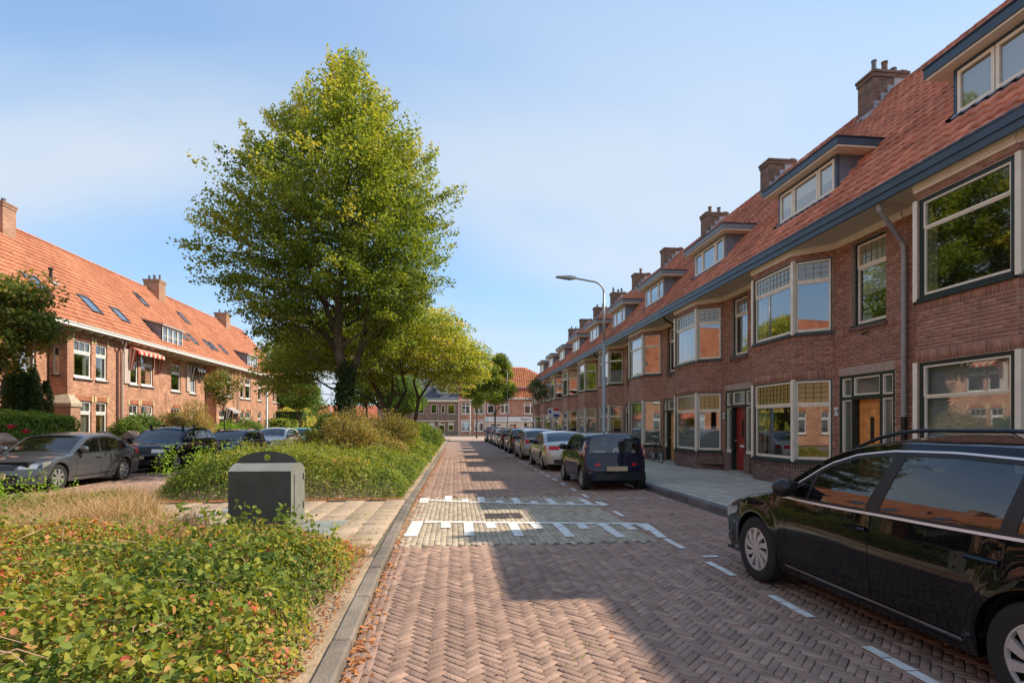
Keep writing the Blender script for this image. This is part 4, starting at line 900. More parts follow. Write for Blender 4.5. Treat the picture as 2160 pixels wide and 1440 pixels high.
left_house(49.03, 56.7, -17.0, 'orange brick end house of the left terrace beside the green trees', pairs([(49.3, 50.1), (51.3, 51.9), (53.2, 53.9), (54.2, 55.3)], None, None), gable=7.67, extras=[('chim', -4.3, -3.3, 51, 51.9, 11.7, 2)])
def awning(label, y0, y1, z, X, m1, m2, drop, name='striped_awning'):
    a = thing(name, label, 'awning', (-17+X, y0, z)); n = 12; L = y1-y0
    b = MB()
    for i in range(n): u0, u1 = L*i/n, L*(i+1)/n; b.quad((.02,u0,0),(.02,u1,0),(.55,u1,-.28),(.55,u0,-.28), i % 2); b.add([(.55,u0,-.28),(.55,u1,-.28),(.56,u1,-.42),(.56,(u0+u1)/2,-.47),(.56,u0,-.42)], [(0,1,2,3,4)], i % 2)
    b.build('canopy', [m1, m2], a); b = MB()
    for yy in (0, L):
        nn = 5
        for i in range(nn): b.add([(.02+.5*i/nn,yy,-.26*i/nn),(.02+.5*(i+1)/nn,yy,-.26*(i+1)/nn),(.02+.22*(i+1)/nn,yy,-drop),(.02+.22*i/nn,yy,-drop)], [(0,1,2,3)], i % 2)
    b.build('side_drape', [m1, m2], a); return a
M_REDC = mat('red_canvas', (.50,.04,.03), rough=.8); M_CRC = mat('cream_canvas', (.6,.52,.40), rough=.8); M_BKC = mat('black_canvas', (.03,.03,.035), rough=.8)
awning('red and cream striped awning over the upper window below the white dormer', 30.35, 32.95, 5.80, 0, M_REDC, M_CRC, 1.3)
awning('black and white checked awning over an upper window, right of the white panel', 38.6, 39.8, 5.75, -.75, M_BKC, M_WHITE, 1.2)
awning('black and white striped awning over a ground floor window behind the thin street tree', 42.5, 43.9, 3.0, 0, M_BKC, M_WHITE, .9)

# ============================================================ FAR BUILDINGS ACROSS THE SIDE STREET
def uvwall(h, x0, x1, y, z0, z1, ops, m, nm='wall', depth=.15):
    b = MB(); W = Seg((x1, y), (x0, y)); o2 = [(x1-b_, x1-a_, c_, d_) for (a_, b_, c_, d_) in ops]; wall(b, W, z0, z1, o2, depth=depth); b.build(nm, m, h); return W, o2
def far_win(h, W, o, cols, zt=None, light=M_WHITE, cur=None, dark=M_WHITE):
    window(h, W, *o, zt, casing=.03, sash=.07, dark=dark, light=light, cols=cols, cur=cur, lod=2, dep=.08)
YF = 86.5
h = thing('corner_shop', 'brown brick corner building with a white shop front and orange tiled hip roof', 'building', (4.6, YF, 0))
ops = [(0.5,1.6,3.6,5.2),(2.5,4.0,3.6,5.2),(6.4,8.4,3.5,5.3),(10.2,11.6,3.5,5.3),(13,15,3.5,5.3)]
W, o2 = uvwall(h, -.2, 17, 0, 3.05, 6.0, ops, M_BRICK_RF)
for i, o in enumerate(o2): far_win(h, W, o, 1 if i in (0,) else 2, 4.9, cur='drape' if i % 2 else None)
M_SHOPF = mat('cream_shop_render', (.62, .50, .40), rough=.7, var=.08)
gops = [(.9,2.7,.3,2.0),(3.9,5.2,0,1.9),(6.2,9.3,.3,2.2),(11.6,13.4,.3,2.2)]
W, o3 = uvwall(h, -.2, 17, -.05, 0.05, 2.2, gops, M_SHOPF, 'shop_wall')
for i, o in enumerate(o3): far_win(h, W, o, (2, 1, 3, 2)[i], o[3]-.45, light=M_CREAM, cur='curtain' if i == 2 else None)
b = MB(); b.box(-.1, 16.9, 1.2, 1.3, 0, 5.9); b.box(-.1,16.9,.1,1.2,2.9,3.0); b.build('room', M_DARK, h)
b = MB(); b.box(-.1, 16.9, -.22, -.05, 2.25, 3.05); sgn = b.build('shop_sign', mat('sign_board', (.66,.66,.66), rough=.5, var=.03), h)
b = MB(); b.box(9.2, 11.4, -.24, -.222, 2.35, 3.0); b.build('green_sign_panel', mat('lime_panel', (.42,.55,.06), rough=.5), sgn)
b = MB(); b.box(.0, .7, -.24, -.222, 2.3, 2.9); b.build('blue_sign_panel', mat('pale_blue_panel', (.42,.60,.66), rough=.5), sgn)
M_NVT = mat('sign_ink', (.03,.04,.07), rough=.6); M_PUR = mat('sign_purple', (.26,.24,.46), rough=.6)
text(sgn, 'Slagerij', (6.6, -.235, 2.68), (1,0,0), (0,0,1), .58, M_NVT); text(sgn, 'Bakker', (8.25, -.235, 2.64), (1,0,0), (0,0,1), .34, M_NVT); text(sgn, 'BRAUTEL', (2.4, -.235, 2.68), (1,0,0), (0,0,1), .5, M_PUR)
# hip roof
b = MB(); b.add([(-.5,-.3,6.0),(17,-.3,6.0),(17,9.5,6.0),(-.5,9.5,6.0),(4.6,4.6,11.4),(7.2,4.6,11.4)], [(0,1,5,4),(3,0,4),(2,3,4,5),(1,2,5)], 0); b.build('roof_deck', mat('orange_deck', (.42,.11,.05), rough=.8, var=.2, scale=1), h)
TVb, TFb = tile_template(.36, .52, th=.05, amp=.07, seg=4); P = []; T = []; Ms = []
sl2 = math.hypot(4.9, 5.4); dn = Vector((0, -4.9/sl2, -5.4/sl2)); nn = Vector((0, -5.4/sl2, 4.9/sl2))
for r in range(int(sl2/.52)):
    f = (r+1)*.52/sl2; xa, xb = -.5+5.1*f, 17-9.8*f
    for c in range(int((xb-xa)/.36)):
        P.append(Vector((xa+c*.36, -.3, 6.02)) - dn*(r+1)*.52 + nn*.04); T.append(random.random())
scatter('roof_tile', TVb, TFb, [np.array([[1, dn.x, nn.x],[0, dn.y, nn.y],[0, dn.z, nn.z]])], np.array([tuple(p) for p in P]), T, mat('bright_orange_tile', (.55,.15,.055), base2=(.72,.27,.10), rough=.6, var=.15), h)
b = MB(); b.box(-.45, 17, -.5, -.25, 5.85, 6.05); b.build('gutter', M_WHITE, h)
chimney(h, 8.6, 9.4, .8, 1.5, 6.5, 9.3, M_CHIM, 0)
b = MB(); b.box(4.4, 7.6, .7, 1.6, 7.0, 7.7, 0); b.box(4.2, 7.8, .6, 1.7, 7.7, 7.8, 1); b.build('roof_ledge', [mat('red_ledge', (.30,.06,.04), rough=.8), M_LEAD], h)

h = thing('poster_building', 'two-storey brown brick building with posters in its white framed windows', 'building', (.6, YF-.3, 0))
ops = [(.35,1.75,3.45,5.3),(2.4,3.85,3.45,5.3),(.35,1.75,.75,2.6),(2.4,3.85,.75,2.6)]
W, o2 = uvwall(h, 0, 4.2, 0, 0.05, 5.6, ops, M_BRICK_RF)
for i, o in enumerate(o2): far_win(h, W, o, 2, o[3]-.5, cur=('drape', 'curtain', None, None)[i])
b = MB(); b.box(.1, 4.1, 1.2, 1.3, 0, 5.5); b.box(.1,4.1,.2,1.2,2.9,3.0); b.build('room', M_DARK, h)
b = MB(); b.box(.85, 1.4, .12, .14, .95, 2.1, 0); b.box(2.9, 3.5, .12, .14, .95, 2.0, 1); b.build('window_poster', [mat('blue_poster', (.15,.55,.65), rough=.5), mat('pink_poster', (.65,.40,.42), rough=.5)], h)
b = MB(); b.box(-.1, 4.3, -.35, .1, 5.55, 5.75); b.build('gutter', M_CREAM, h)
b = MB(); b.add([(-.1,-.35,5.75),(4.3,-.35,5.75),(4.3,3.5,9.6),(-.1,3.5,9.6),(2.0,3.5,9.6)], [(0,1,2,3)], 0); b.build('roof', mat('dark_red_roof', (.22,.05,.04), rough=.8, uvbrick=None, var=.3), h)
b = MB(); b.box(1.0, 3.2, .7, 3, 7.3, 8.5, 0); b.box(.8, 3.4, .5, 3, 8.5, 8.7, 1); b.box(1.3, 2.2, .66, .70, 7.5, 8.4, 2); b.build('dormer', [M_ZINC, M_WHITE, mat('blue_window', (.18,.30,.42), rough=.1)], h)
b = MB(); b.tube([(4.1,-.1,.1),(4.1,-.1,5.6)], .06, 8); b.tube([(-.0,-.1,.1),(-.0,-.1,5.6)], .06, 8); b.build('downpipe', M_WHITE, h)

h = thing('slate_roofed_building', 'greyish brown block with a slate roof and two dormers, left of the poster windows', 'building', (-12, YF-.4, 0))
ops = [(8.2,9.2,3.5,5.0),(9.8,10.4,3.5,5.0),(10.8,12.0,3.4,5.0),(6.0,7.2,3.5,5.0),(3,4.2,3.5,5.0),(6.2,7.2,.1,2.2),(7.9,8.8,.8,2.2),(9.4,10.4,.1,2.2),(10.9,11.8,.8,2.2),(3,4.2,.8,2.2)]
W, o2 = uvwall(h, 0, 12.6, 0, .05, 5.5, ops, mat('grey_brown_brick_wall', (0,0,0), rough=.9, var=.2, scale=1.5, uvbrick=((.17,.11,.085),(.27,.18,.14),(.2,.15,.12),.22,.0625)))
for i, o in enumerate(o2): far_win(h, W, o, 1, None if o[3] > 3 else 1.8, cur=None, dark=M_GREEN, light=M_CREAM)
b = MB(); b.box(.1, 12.5, 1.2, 1.3, 0, 5.4); b.box(.1,12.5,.2,1.2,2.7,2.8); b.build('room', M_DARK, h)
b = MB(); b.box(-.1, 12.6, -.5, .1, 5.4, 5.6, 0); b.box(6, 12.0, -.35, -.002, 2.35, 2.45, 0); b.build('gutter', M_CREAM, h)
b = MB(); b.quad((-.1,-.4,5.6),(12.6,-.4,5.6),(12.6,4,9.9),(-.1,4,9.9)); b.build('roof', mat('slate_roof', (.075,.08,.09), rough=.7, var=.25, scale=2, bump=.3), h)
for xx in (4.6, 9.0):
    b = MB(); b.box(xx, xx+2.0, .6, 3.0, 6.5, 7.7, 0); b.box(xx-.3, xx+2.3, .3, 3.2, 7.7, 7.9, 1); b.box(xx+.5, xx+1.6, .55, .60, 6.75, 7.6, 1); b.box(xx+.58, xx+1.52, .53, .55, 6.83, 7.52, 2)
    b.build('dormer', [M_ZINC, M_WHITE, G_WIN], h)
b = MB(); b.tube([(8.1+1.3,-.1,.1),(8.1+1.3,-.1,5.4)], .05, 8); b.build('downpipe', M_PIPE, h)
h = thing('distant_building', 'low dark brick terrace seen through the trees behind the median', 'building', (-40, 95, 0))
W, o2 = uvwall(h, 0, 29.5, 0, 0, 2.9, [(2+3*i, 3.4+3*i, 1.0, 2.3) for i in range(8)], M_BRICK_RF)
for o in o2: far_win(h, W, o, 1)
b = MB(); b.box(.1,29.4,.8,.9,0,2.9); b.build('room', M_DARK, h)
b = MB(); b.quad((-.3,-.3,2.9),(29.8,-.3,2.9),(29.8,4,5.2),(-.3,4,5.2)); b.build('roof', mat('orange_deck', (.42,.11,.05)), h)
# ============================================================ CARS
def crom(pts, n):
    """smooth polyline through points, monotone-ish (centripetal-like by chord)"""
    P = np.array(pts, float); d = np.r_[0, np.cumsum(np.hypot(*np.diff(P, axis=0).T))]
    t = np.linspace(0, d[-1], n); T = np.gradient(P, d, axis=0)
    for i in range(1, len(P)-1):
        a = (P[i]-P[i-1])/(d[i]-d[i-1]); b = (P[i+1]-P[i])/(d[i+1]-d[i]); T[i] = np.where(a*b > 0, 2*a*b/(a+b+1e-12), 0)
    o = np.empty((n, 2))
    for k, tt in enumerate(t):
        i = min(np.searchsorted(d, tt, 'right')-1, len(P)-2); h = d[i+1]-d[i]; s = (tt-d[i])/h
        o[k] = (2*s**3-3*s**2+1)*P[i] + (s**3-2*s**2+s)*h*T[i] + (-2*s**3+3*s**2)*P[i+1] + (s**3-s**2)*h*T[i+1]
    return o
PROF = {
 'mpv': dict(L=4.53, W=1.83, wf=.88, wr=3.66, R=.33, prof=[(0,.24),(0,.42),(.03,.58),(.10,.72),(.28,.84),(.6,.94),(1.0,1.03),(1.18,1.08),(1.5,1.29),(1.85,1.48),(2.15,1.57),(2.6,1.62),(3.2,1.62),(3.8,1.58),(4.1,1.53),(4.22,1.45),(4.36,1.15),(4.44,.95),(4.49,.75),(4.53,.5),(4.53,.26)],
    ws=(1.24,2.05), rw=(4.20,4.37), dlo=[(1.30,.99,1.00),(1.55,.985,1.14),(1.85,.985,1.33),(2.15,.99,1.43),(2.5,1.0,1.475),(3.0,1.01,1.485),(3.5,1.025,1.465),(3.95,1.045,1.40),(4.2,1.08,1.25),(4.27,1.12,1.14)],
    pil=[(1.66,1.70,1.74,1.78),(2.36,2.50,2.52,2.62),(3.40,3.50,3.46,3.54)], doors=[1.40,2.43,3.45], belt=1.0),
 'hatch': dict(L=4.2, W=1.76, wf=.80, wr=3.38, R=.315, prof=[(0,.22),(0,.42),(.04,.56),(.12,.68),(.35,.80),(.8,.90),(1.1,.95),(1.5,1.18),(1.85,1.36),(2.2,1.43),(2.7,1.46),(3.3,1.43),(3.7,1.37),(3.82,1.32),(4.02,1.05),(4.1,.88),(4.15,.7),(4.2,.5),(4.2,.24)],
    ws=(1.16,1.92), rw=(3.84,4.03), dlo=[(1.20,.92,.93),(1.45,.915,1.06),(1.8,.915,1.25),(2.1,.92,1.315),(2.6,.93,1.34),(3.1,.945,1.315),(3.5,.97,1.24),(3.72,1.0,1.08)], pil=[(2.2,2.3,2.26,2.34),(3.2,3.26,3.2,3.26)], doors=[1.25,2.24,3.1], belt=.93),
 'sedan': dict(L=4.62, W=1.80, wf=.80, wr=3.58, R=.325, prof=[(0,.22),(0,.42),(.04,.56),(.12,.66),(.4,.77),(.9,.87),(1.3,.93),(1.7,1.15),(2.05,1.34),(2.4,1.41),(2.9,1.43),(3.3,1.39),(3.7,1.24),(4.0,1.07),(4.15,1.01),(4.4,.99),(4.53,.95),(4.58,.8),(4.62,.5),(4.62,.26)],
    ws=(1.36,2.10), rw=(3.42,4.02), dlo=[(1.38,.90,.91),(1.65,.895,1.04),(2.0,.90,1.22),(2.3,.905,1.285),(2.8,.915,1.305),(3.2,.93,1.27),(3.55,.95,1.14),(3.72,.975,1.02)], pil=[(2.42,2.52,2.46,2.54),(3.36,3.40,3.30,3.34)], doors=[1.45,2.47,3.4], belt=.92),
 'suv': dict(L=4.4, W=1.84, wf=.82, wr=3.45, R=.35, prof=[(0,.28),(0,.50),(.03,.66),(.08,.84),(.3,.94),(.8,1.02),(1.15,1.07),(1.5,1.28),(1.85,1.48),(2.2,1.57),(2.7,1.60),(3.4,1.57),(3.9,1.50),(4.02,1.43),(4.22,1.12),(4.30,.95),(4.35,.75),(4.4,.55),(4.4,.30)],
    ws=(1.22,1.98), rw=(4.03,4.22), dlo=[(1.28,1.02,1.03),(1.5,1.015,1.16),(1.85,1.015,1.37),(2.15,1.02,1.44),(2.7,1.03,1.465),(3.2,1.05,1.44),(3.6,1.09,1.35),(3.85,1.15,1.21)], pil=[(2.28,2.38,2.34,2.42),(3.30,3.36,3.28,3.34)], doors=[1.3,2.32,3.2], belt=1.03),
 'mini': dict(L=3.43, W=1.63, wf=.62, wr=2.96, R=.29, prof=[(0,.22),(0,.44),(.04,.60),(.14,.76),(.35,.86),(.6,.95),(.78,1.0),(1.1,1.22),(1.45,1.40),(1.8,1.46),(2.3,1.47),(2.8,1.44),(3.05,1.40),(3.15,1.35),(3.27,1.05),(3.33,.88),(3.38,.70),(3.43,.5),(3.43,.26)],
    ws=(.84,1.50), rw=(3.13,3.31), dlo=[(.90,.94,.95),(1.15,.935,1.10),(1.5,.94,1.29),(1.8,.95,1.35),(2.2,.98,1.365),(2.6,1.03,1.33),(2.85,1.10,1.24),(2.93,1.15,1.18)], pil=[(1.95,2.05,1.99,2.07)], doors=[.95,2.0], belt=.94),
}
M_TYRE = mat('tyre_rubber', (0.018, 0.018, 0.018), rough=0.85, var=.2, bump=.2)
M_RIM = mat('silver_wheel', (0.42, 0.42, 0.43), rough=0.35, metal=0.6, var=.05); M_RIMB = mat('light_wheel_cover', (.55,.52,.49), rough=.4, metal=.2, var=.05)
M_CHROME = mat('chrome_trim', (0.75, 0.75, 0.76), rough=0.15, metal=1.0, var=0)
M_TRIM = mat('satin_silver_trim', (.80,.80,.82), rough=.35, metal=.35, var=0); M_REDL = mat('tail_light_red', (0.62, 0.010, 0.008), rough=0.35, var=.1, coat=.25, spec=.2); M_CLRL = mat('head_light', (0.45, 0.46, 0.47), rough=0.08, metal=.5, coat=1, var=.3, scale=30)
M_PLATE = mat('number_plate', (0.50, 0.40, 0.25), rough=.5, var=.03); M_LINER = mat('wheel_well', (0.008,0.008,0.008), rough=.95); M_ORL = mat('lamp_pinkish', (.55,.22,.16), rough=.15, coat=1)
def make_wheel(car, x, yside, R_, w, spokes, lod, rimm, side_sign, twist=0.0):
    """rim turned outward at y = yside*"""
    n = 40 if lod == 0 else (24 if lod == 1 else 14); rr = R_*.66
    wl = bpy.data.objects.new('wheel', None); COL.objects.link(wl); wl.parent = car; wl.location = (x, yside, R_)
    if side_sign < 0: wl.rotation_euler = (0, 0, math.pi)
    b = MB(); b.lathe([(rr, -w), (R_*.9, -w), (R_, -w*.85), (R_, -w*.12), (R_*.95, -.005), (R_*.80, .004), (rr, -.008), (rr*.98, -.03)], n, 0, axis='y')
    b.lathe([(rr*.98, -.03), (rr*.97, -w*.8)], n, 0, axis='y'); b.build('tyre', M_TYRE, wl, autos=40)
    b = MB(); b.lathe([(rr, -.012), (rr*.93, -.008), (rr*.90, -.03)], n, 0, axis='y')
    b.lathe([(0.001, -.012), (rr*.17, -.014), (rr*.2, -.03)], 12, 0, axis='y')
    for i in range(spokes):
        a = 2*math.pi*i/spokes; hw0, hw1 = .10*rr*5/spokes*1.2, .20*rr*7/spokes*(1.08 if spokes > 6 else .9)
        ca, sa = math.cos(a), math.sin(a); a2 = a + twist
        pts = []
        for (r_, hw, aa, y) in ((rr*.15, hw0, a, -.012), (rr*.55, (hw0+hw1)/2*1.02, a+twist*.5, -.008), (rr*.94, hw1, a2, -.012)):
            for sgn in (-1, 1):
                px = r_*math.cos(aa) - sgn*hw*math.sin(aa); pz = r_*math.sin(aa) + sgn*hw*math.cos(aa); pts.append((px, y, pz))
        pts += [(p[0], -.04, p[2]) for p in pts]
        b.add(pts, [(0,1,3,2),(2,3,5,4),(0,2,8,6),(2,4,10,8),(1,7,9,3),(3,9,11,5)], 0)
    b.build('rim', rimm, wl)
    b = MB(); b.lathe([(0.001, -.055), (rr*.95, -.055)], n, 0, axis='y'); b.build('brake_disc', M_LINER, wl)
    return wl
def car(name, label, loc, rot, typ, pm, lod=1, group='cars parked in a row', sx=1.0, sz=1.0, spokes=5, rimm=None, rails=False, chrome=False, tail='side', plate='rear', extra=None, cat='car', wscale=1.0, grille=True, twist=0.0, head=None):
    S = PROF[typ]; L, W = S['L']*sx, S['W']*wscale; R_ = S['R']
    c = thing(name, label, cat, loc, rot, group)
    prof = [(x*sx, z*sz) for x, z in S['prof']]; nst = {0: 190, 1: 96, 2: 54}[lod]; C_ = crom(prof, nst)
    wf, wr = S['wf']*sx, S['wr']*sx; Ra = R_+.055; sill = .20 if typ != 'suv' else .26
    hz = np.array([0, .18, .35, .6, .8, .92, S['belt'], S['belt']+.12, 1.3, 1.45, 1.62]) * np.array([1,1,1,1,sz,sz,sz,sz,sz,sz,sz]); hg = np.array([.86,.90,.965,1.0,.99,.972,.955,.925,.86,.80,.71])
    K = {0: 12, 1: 9, 2: 6}[lod]; D0 = [(x*sx, zb*sz, zt*sz) for x, zb, zt in S['dlo']]; dX = [d[0] for d in D0]; dB = [d[1] for d in D0]; dT = [d[2] for d in D0]; ka, kb_ = 2, (6 if lod == 0 else (5 if lod == 1 else 4))
    zmx = max(z for _, z in prof)
    def ys(x, z):
        t = 1 - .05*max(0, 1-x/.9)**2 - .05*max(0, 1-(L-x)/.9)**2
        y = W/2*np.interp(z, hz, hg)*t
        for xc in (wf, wr):
            d = math.hypot(x-xc, z-R_); y += .018*max(0, 1-abs(d-Ra-.02)/.07)
        if lod == 0: y += .012*math.exp(-((z-.80)/.018)**2) - .010*math.exp(-((z-.84)/.03)**2) + .012*math.exp(-((z-.34)/.05)**2)
        return y
    def warp(p):
        x, y, z = p; k = (y/(W/2))**2
        return (x + .26*k*math.exp(-x/.30) - .20*k*math.exp(-(L-x)/.28), y, z)
    def arch(x):
        zb = sill
        for xc in (wf, wr):
            if abs(x-xc) < Ra: zb = max(zb, R_ + math.sqrt(Ra**2-(x-xc)**2))
        return zb
    T = np.gradient(C_, axis=0); T /= np.linalg.norm(T, axis=1)[:, None]; Nn = np.stack([-T[:, 1], T[:, 0]], 1)   # outward (up over the roof)
    r = .075
    Bx = np.maximum.accumulate(C_[:, 0] - Nn[:, 0]*r); Bx += np.arange(nst)*1e-5; Bz = C_[:, 1] - Nn[:, 1]*r
    fr = [0, .35, .7, .94]
    ribs = []
    for i in range(nst):
        x, z = C_[i]; n = Nn[i]; y0 = ys(x, z); yA = y0 - r*1.25; cr_ = .045*(1 if .5 < n[1] else .6)
        rib = []
        for f in fr: yy = yA*f; rib.append((x - n[0]*cr_*f*f, yy, z - n[1]*cr_*f*f))
        A = np.array((x - n[0]*cr_, yA, z - n[1]*cr_)); Kp = np.array((x-n[0]*cr_*1.05, y0-.004, z-n[1]*cr_*1.05)); B = np.array((Bx[i], ys(Bx[i], Bz[i]), Bz[i]))
        for t in (0, .25, .5, .75, 1): rib.append(tuple(A*(1-t)**2 + Kp*2*t*(1-t) + B*t*t))
        zb = min(arch(Bx[i]), Bz[i]-.002)
        zt_ = min(float(np.interp(Bx[i], dX, dT)), Bz[i]-.012); zw = min(float(np.interp(Bx[i], dX, dB)), zt_-.004)
        if zb > zw-.01: zt_, zw = Bz[i]+(zb-Bz[i])*.3, Bz[i]+(zb-Bz[i])*.6
        for k in range(1, K+1):
            zz = Bz[i]+(zt_-Bz[i])*k/ka if k <= ka else (zt_+(zw-zt_)*(k-ka)/(kb_-ka) if k <= kb_ else zw+(zb-zw)*(k-kb_)/(K-kb_)); rib.append((Bx[i], ys(Bx[i], zz), zz))
        rib.append((Bx[i], ys(Bx[i], zb)-.06, zb))
        ribs.append([warp(p) for p in rib])
    m = len(ribs[0]); b = MB()
    for sgn in (1, -1):
        vs = [(p[0], p[1]*sgn, p[2]) for rib in ribs for p in rib]
        nf = len(fr)+4   # index of the rib point B
        def open_(i, j):
            if lod > 1: return False
            xc = (C_[i, 0]+C_[min(i+1, nst-1), 0])/2; bx = (Bx[i]+Bx[i+1])/2
            if j < len(fr)-1 and (S['ws'][0]*sx+.05 < xc < S['ws'][1]*sx-.05 or S['rw'][0]*sx+.02 < xc < S['rw'][1]*sx-.02): return True
            return nf+ka <= j < nf+kb_ and dX[0]+.06 < bx < dX[-1]-.08
        fs = [((i*m+j), (i*m+j+1), ((i+1)*m+j+1), ((i+1)*m+j)) for i in range(nst-1) for j in range(m-1) if not open_(i, j)]
        if sgn < 0: fs = [f[::-1] for f in fs]
        b.add(vs, fs, 0)
    body = b.build('body', pm, c, autos=32)
    bm = bmesh.new(); bm.from_mesh(body.data); bmesh.ops.remove_doubles(bm, verts=bm.verts, dist=1e-5); bmesh.ops.recalc_face_normals(bm, faces=bm.faces); bm.to_mesh(body.data); bm.free()
    body.data.polygons.foreach_set('use_smooth', [True]*len(body.data.polygons)); body.data.set_sharp_from_angle(angle=R(35))
    b = MB(); b.box(.18, L-.18, -W/2+.29, W/2-.29, .16, .75, 0); b.box(.15, L-.15, -W/2+.1, W/2-.1, sill+.0, sill+.02, 0)
    for xc in (wf, wr):
        for sgn in (1, -1):
            n = 12; b.add([(xc+(Ra+.005)*math.cos(math.pi*i/n), sgn*yy, R_+(Ra+.005)*math.sin(math.pi*i/n)) for yy in (W/2-.05, W/2-.30) for i in range(n+1)], [(i, i+1, n+2+i, n+1+i) for i in range(n)], 0)
    b.build('underbody', M_LINER, c)
    if lod < 2:
        ms_ = mat('seat_fabric', (.045,.045,.05), rough=.9); zs = S['belt']*sz
        rows_ = [S['ws'][1]*sx+.12, S['ws'][1]*sx+.98] + ([S['ws'][1]*sx+1.75] if typ == 'mpv' else [])
        for xs_ in rows_:
            for yy in (-.36, .36):
                if xs_ > L-.75: continue
                b = MB(); b.add([(xs_-.45,yy-.22,.45),(xs_,yy-.22,.45),(xs_,yy+.22,.45),(xs_-.45,yy+.22,.45),(xs_-.45,yy-.22,zs-.38),(xs_,yy-.22,zs-.34),(xs_,yy+.22,zs-.34),(xs_-.45,yy+.22,zs-.38)], [(4,5,6,7),(0,1,5,4),(1,2,6,5),(2,3,7,6),(3,0,4,7)])
                b.bbox(xs_-.02, xs_+.12, yy-.22, yy+.22, zs-.36, zs+.14, .05); b.bbox(xs_+.04, xs_+.13, yy-.12, yy+.12, zs+.16, zs+.34, .03); b.box(xs_+.07,xs_+.09,yy-.04,yy+.04,zs+.13,zs+.17); b.build('seat', ms_, c)
        b = MB(); xd_ = S['ws'][0]*sx; b.add([(xd_+.0,-W/2+.2,zs-.02),(xd_+.0,W/2-.2,zs-.02),(xd_+.55,W/2-.2,zs+.03),(xd_+.55,-W/2+.2,zs+.03),(xd_+.62,W/2-.2,zs-.2),(xd_+.62,-W/2+.2,zs-.2)], [(0,1,2,3),(3,2,4,5)]); b.build('dashboard', ms_, c)
        b = MB(); cx_, cz_ = xd_+.78, zs+.02; cy_ = -.36
        b.tube([(cx_+.07*math.sin(2*math.pi*i/20), cy_+.185*math.cos(2*math.pi*i/20), cz_+.17*math.sin(2*math.pi*i/20)) for i in range(21)], .014, 6, cap=False); b.tube([(cx_, cy_-.18, cz_), (cx_, cy_+.18, cz_)], .018, 5); b.build('steering_wheel', ms_, c)
    off = .004
    def side_patch(rows, mtl, nm, o=off, sub=None, parent=None, both=True):
        sub = sub or (5 if lod < 2 else 2)
        for sgn in ((1, -1) if both else (-1,)):
            vs = []; b = MB()
            for (x, zb, zt) in rows:
                for k in range(sub+1):
                    z = zb+(zt-zb)*k/sub; p = warp((x, ys(x, z)+o, z)); vs.append((p[0], p[1]*sgn, p[2]))
            fs = [(i*(sub+1)+k, (i+1)*(sub+1)+k, (i+1)*(sub+1)+k+1, i*(sub+1)+k+1) for i in range(len(rows)-1) for k in range(sub)]
            b.add(vs, fs, 0); ob = b.build(nm, mtl, parent or c, smooth=True)
        return ob
    def slant(x0b, x1b, x0t, x1t, mtl, nm, zb_t, o=off*2, parent=None, sub=6):
        for sgn in (1, -1):
            vs = []; b = MB()
            for k in range(sub+1):
                f = k/sub
                for (xb, xt) in ((x0b, x0t), (x1b, x1t)):
                    x = xb+(xt-xb)*f; z0 = np.interp(xb, zb_t[0], zb_t[1]); z1 = np.interp(xt, zb_t[0], zb_t[2]); z = z0+(z1-z0)*f
                    p = warp((x, ys(x, z)+o, z)); vs.append((p[0], p[1]*sgn, p[2]))
            b.add(vs, [(2*k, 2*k+1, 2*k+3, 2*k+2) for k in range(sub)], 0); ob = b.build(nm, mtl, parent or c, smooth=True)
        return ob
    def at_t(i, f, o):
        """point on the centre ribbon: station i (float), y = f*yA"""
        i0 = int(i); i1 = min(i0+1, nst-1); s = i-i0; x, z = C_[i0]*(1-s)+C_[i1]*s; n = Nn[i0]*(1-s)+Nn[i1]*s
        y0 = ys(x, z); yA = y0-r*1.25; cr_ = .045*(1 if .5 < n[1] else .6); ff = abs(f)
        return warp((x - n[0]*cr_*ff*ff + n[0]*o, yA*f, z - n[1]*cr_*ff*ff + n[1]*o))
    def rib_patch(iA, iB, fa, fb, mtl, nm, o=off, nu=6, nv=6, both=False, fa2=None, fb2=None, parent=None):
        fa2 = fa if fa2 is None else fa2; fb2 = fb if fb2 is None else fb2
        for sgn in ((1, -1) if both else (1,)):
            vs = []; b = MB()
            for u in range(nu+1):
                i = iA+(iB-iA)*u/nu; a_ = fa+(fa2-fa)*u/nu; e_ = fb+(fb2-fb)*u/nu
                for v in range(nv+1): p = at_t(i, a_+(e_-a_)*v/nv, o); vs.append((p[0], p[1]*sgn, p[2]))
            b.add(vs, [(u*(nv+1)+v, u*(nv+1)+v+1, (u+1)*(nv+1)+v+1, (u+1)*(nv+1)+v) for u in range(nu) for v in range(nv)], 0); ob = b.build(nm, mtl, parent or c, smooth=True)
        return ob
    ix = lambda x: float(np.interp(x*sx, C_[:, 0]+np.arange(nst)*1e-6, np.arange(nst)))
    h_ = nst//3
    iz = lambda z: float(np.interp(z*sz, C_[:h_, 1], np.arange(h_)))
    izr = lambda z: float(np.interp(-z*sz, -C_[-h_:, 1], np.arange(nst-h_, nst)))
    # glass
    rib_patch(ix(S['ws'][0]), ix(S['ws'][1]), -.98, .98, G_CAR, 'windscreen', nu=10, nv=12, fa2=-.97, fb2=.97)
    rwf = .99
    rib_patch(ix(S['rw'][0]), ix(S['rw'][1]), -rwf, rwf, G_CAR, 'rear_window', nu=8, nv=10, fa2=-rwf, fb2=rwf)
    D = [(x*sx, zb*sz, zt*sz) for x, zb, zt in S['dlo']]; xs = np.linspace(D[0][0], D[-1][0], 26 if lod < 2 else 12)
    DD = ([d[0] for d in D], [d[1] for d in D], [d[2] for d in D]); rows = [(x, np.interp(x, DD[0], DD[1]), np.interp(x, DD[0], DD[2])) for x in xs]
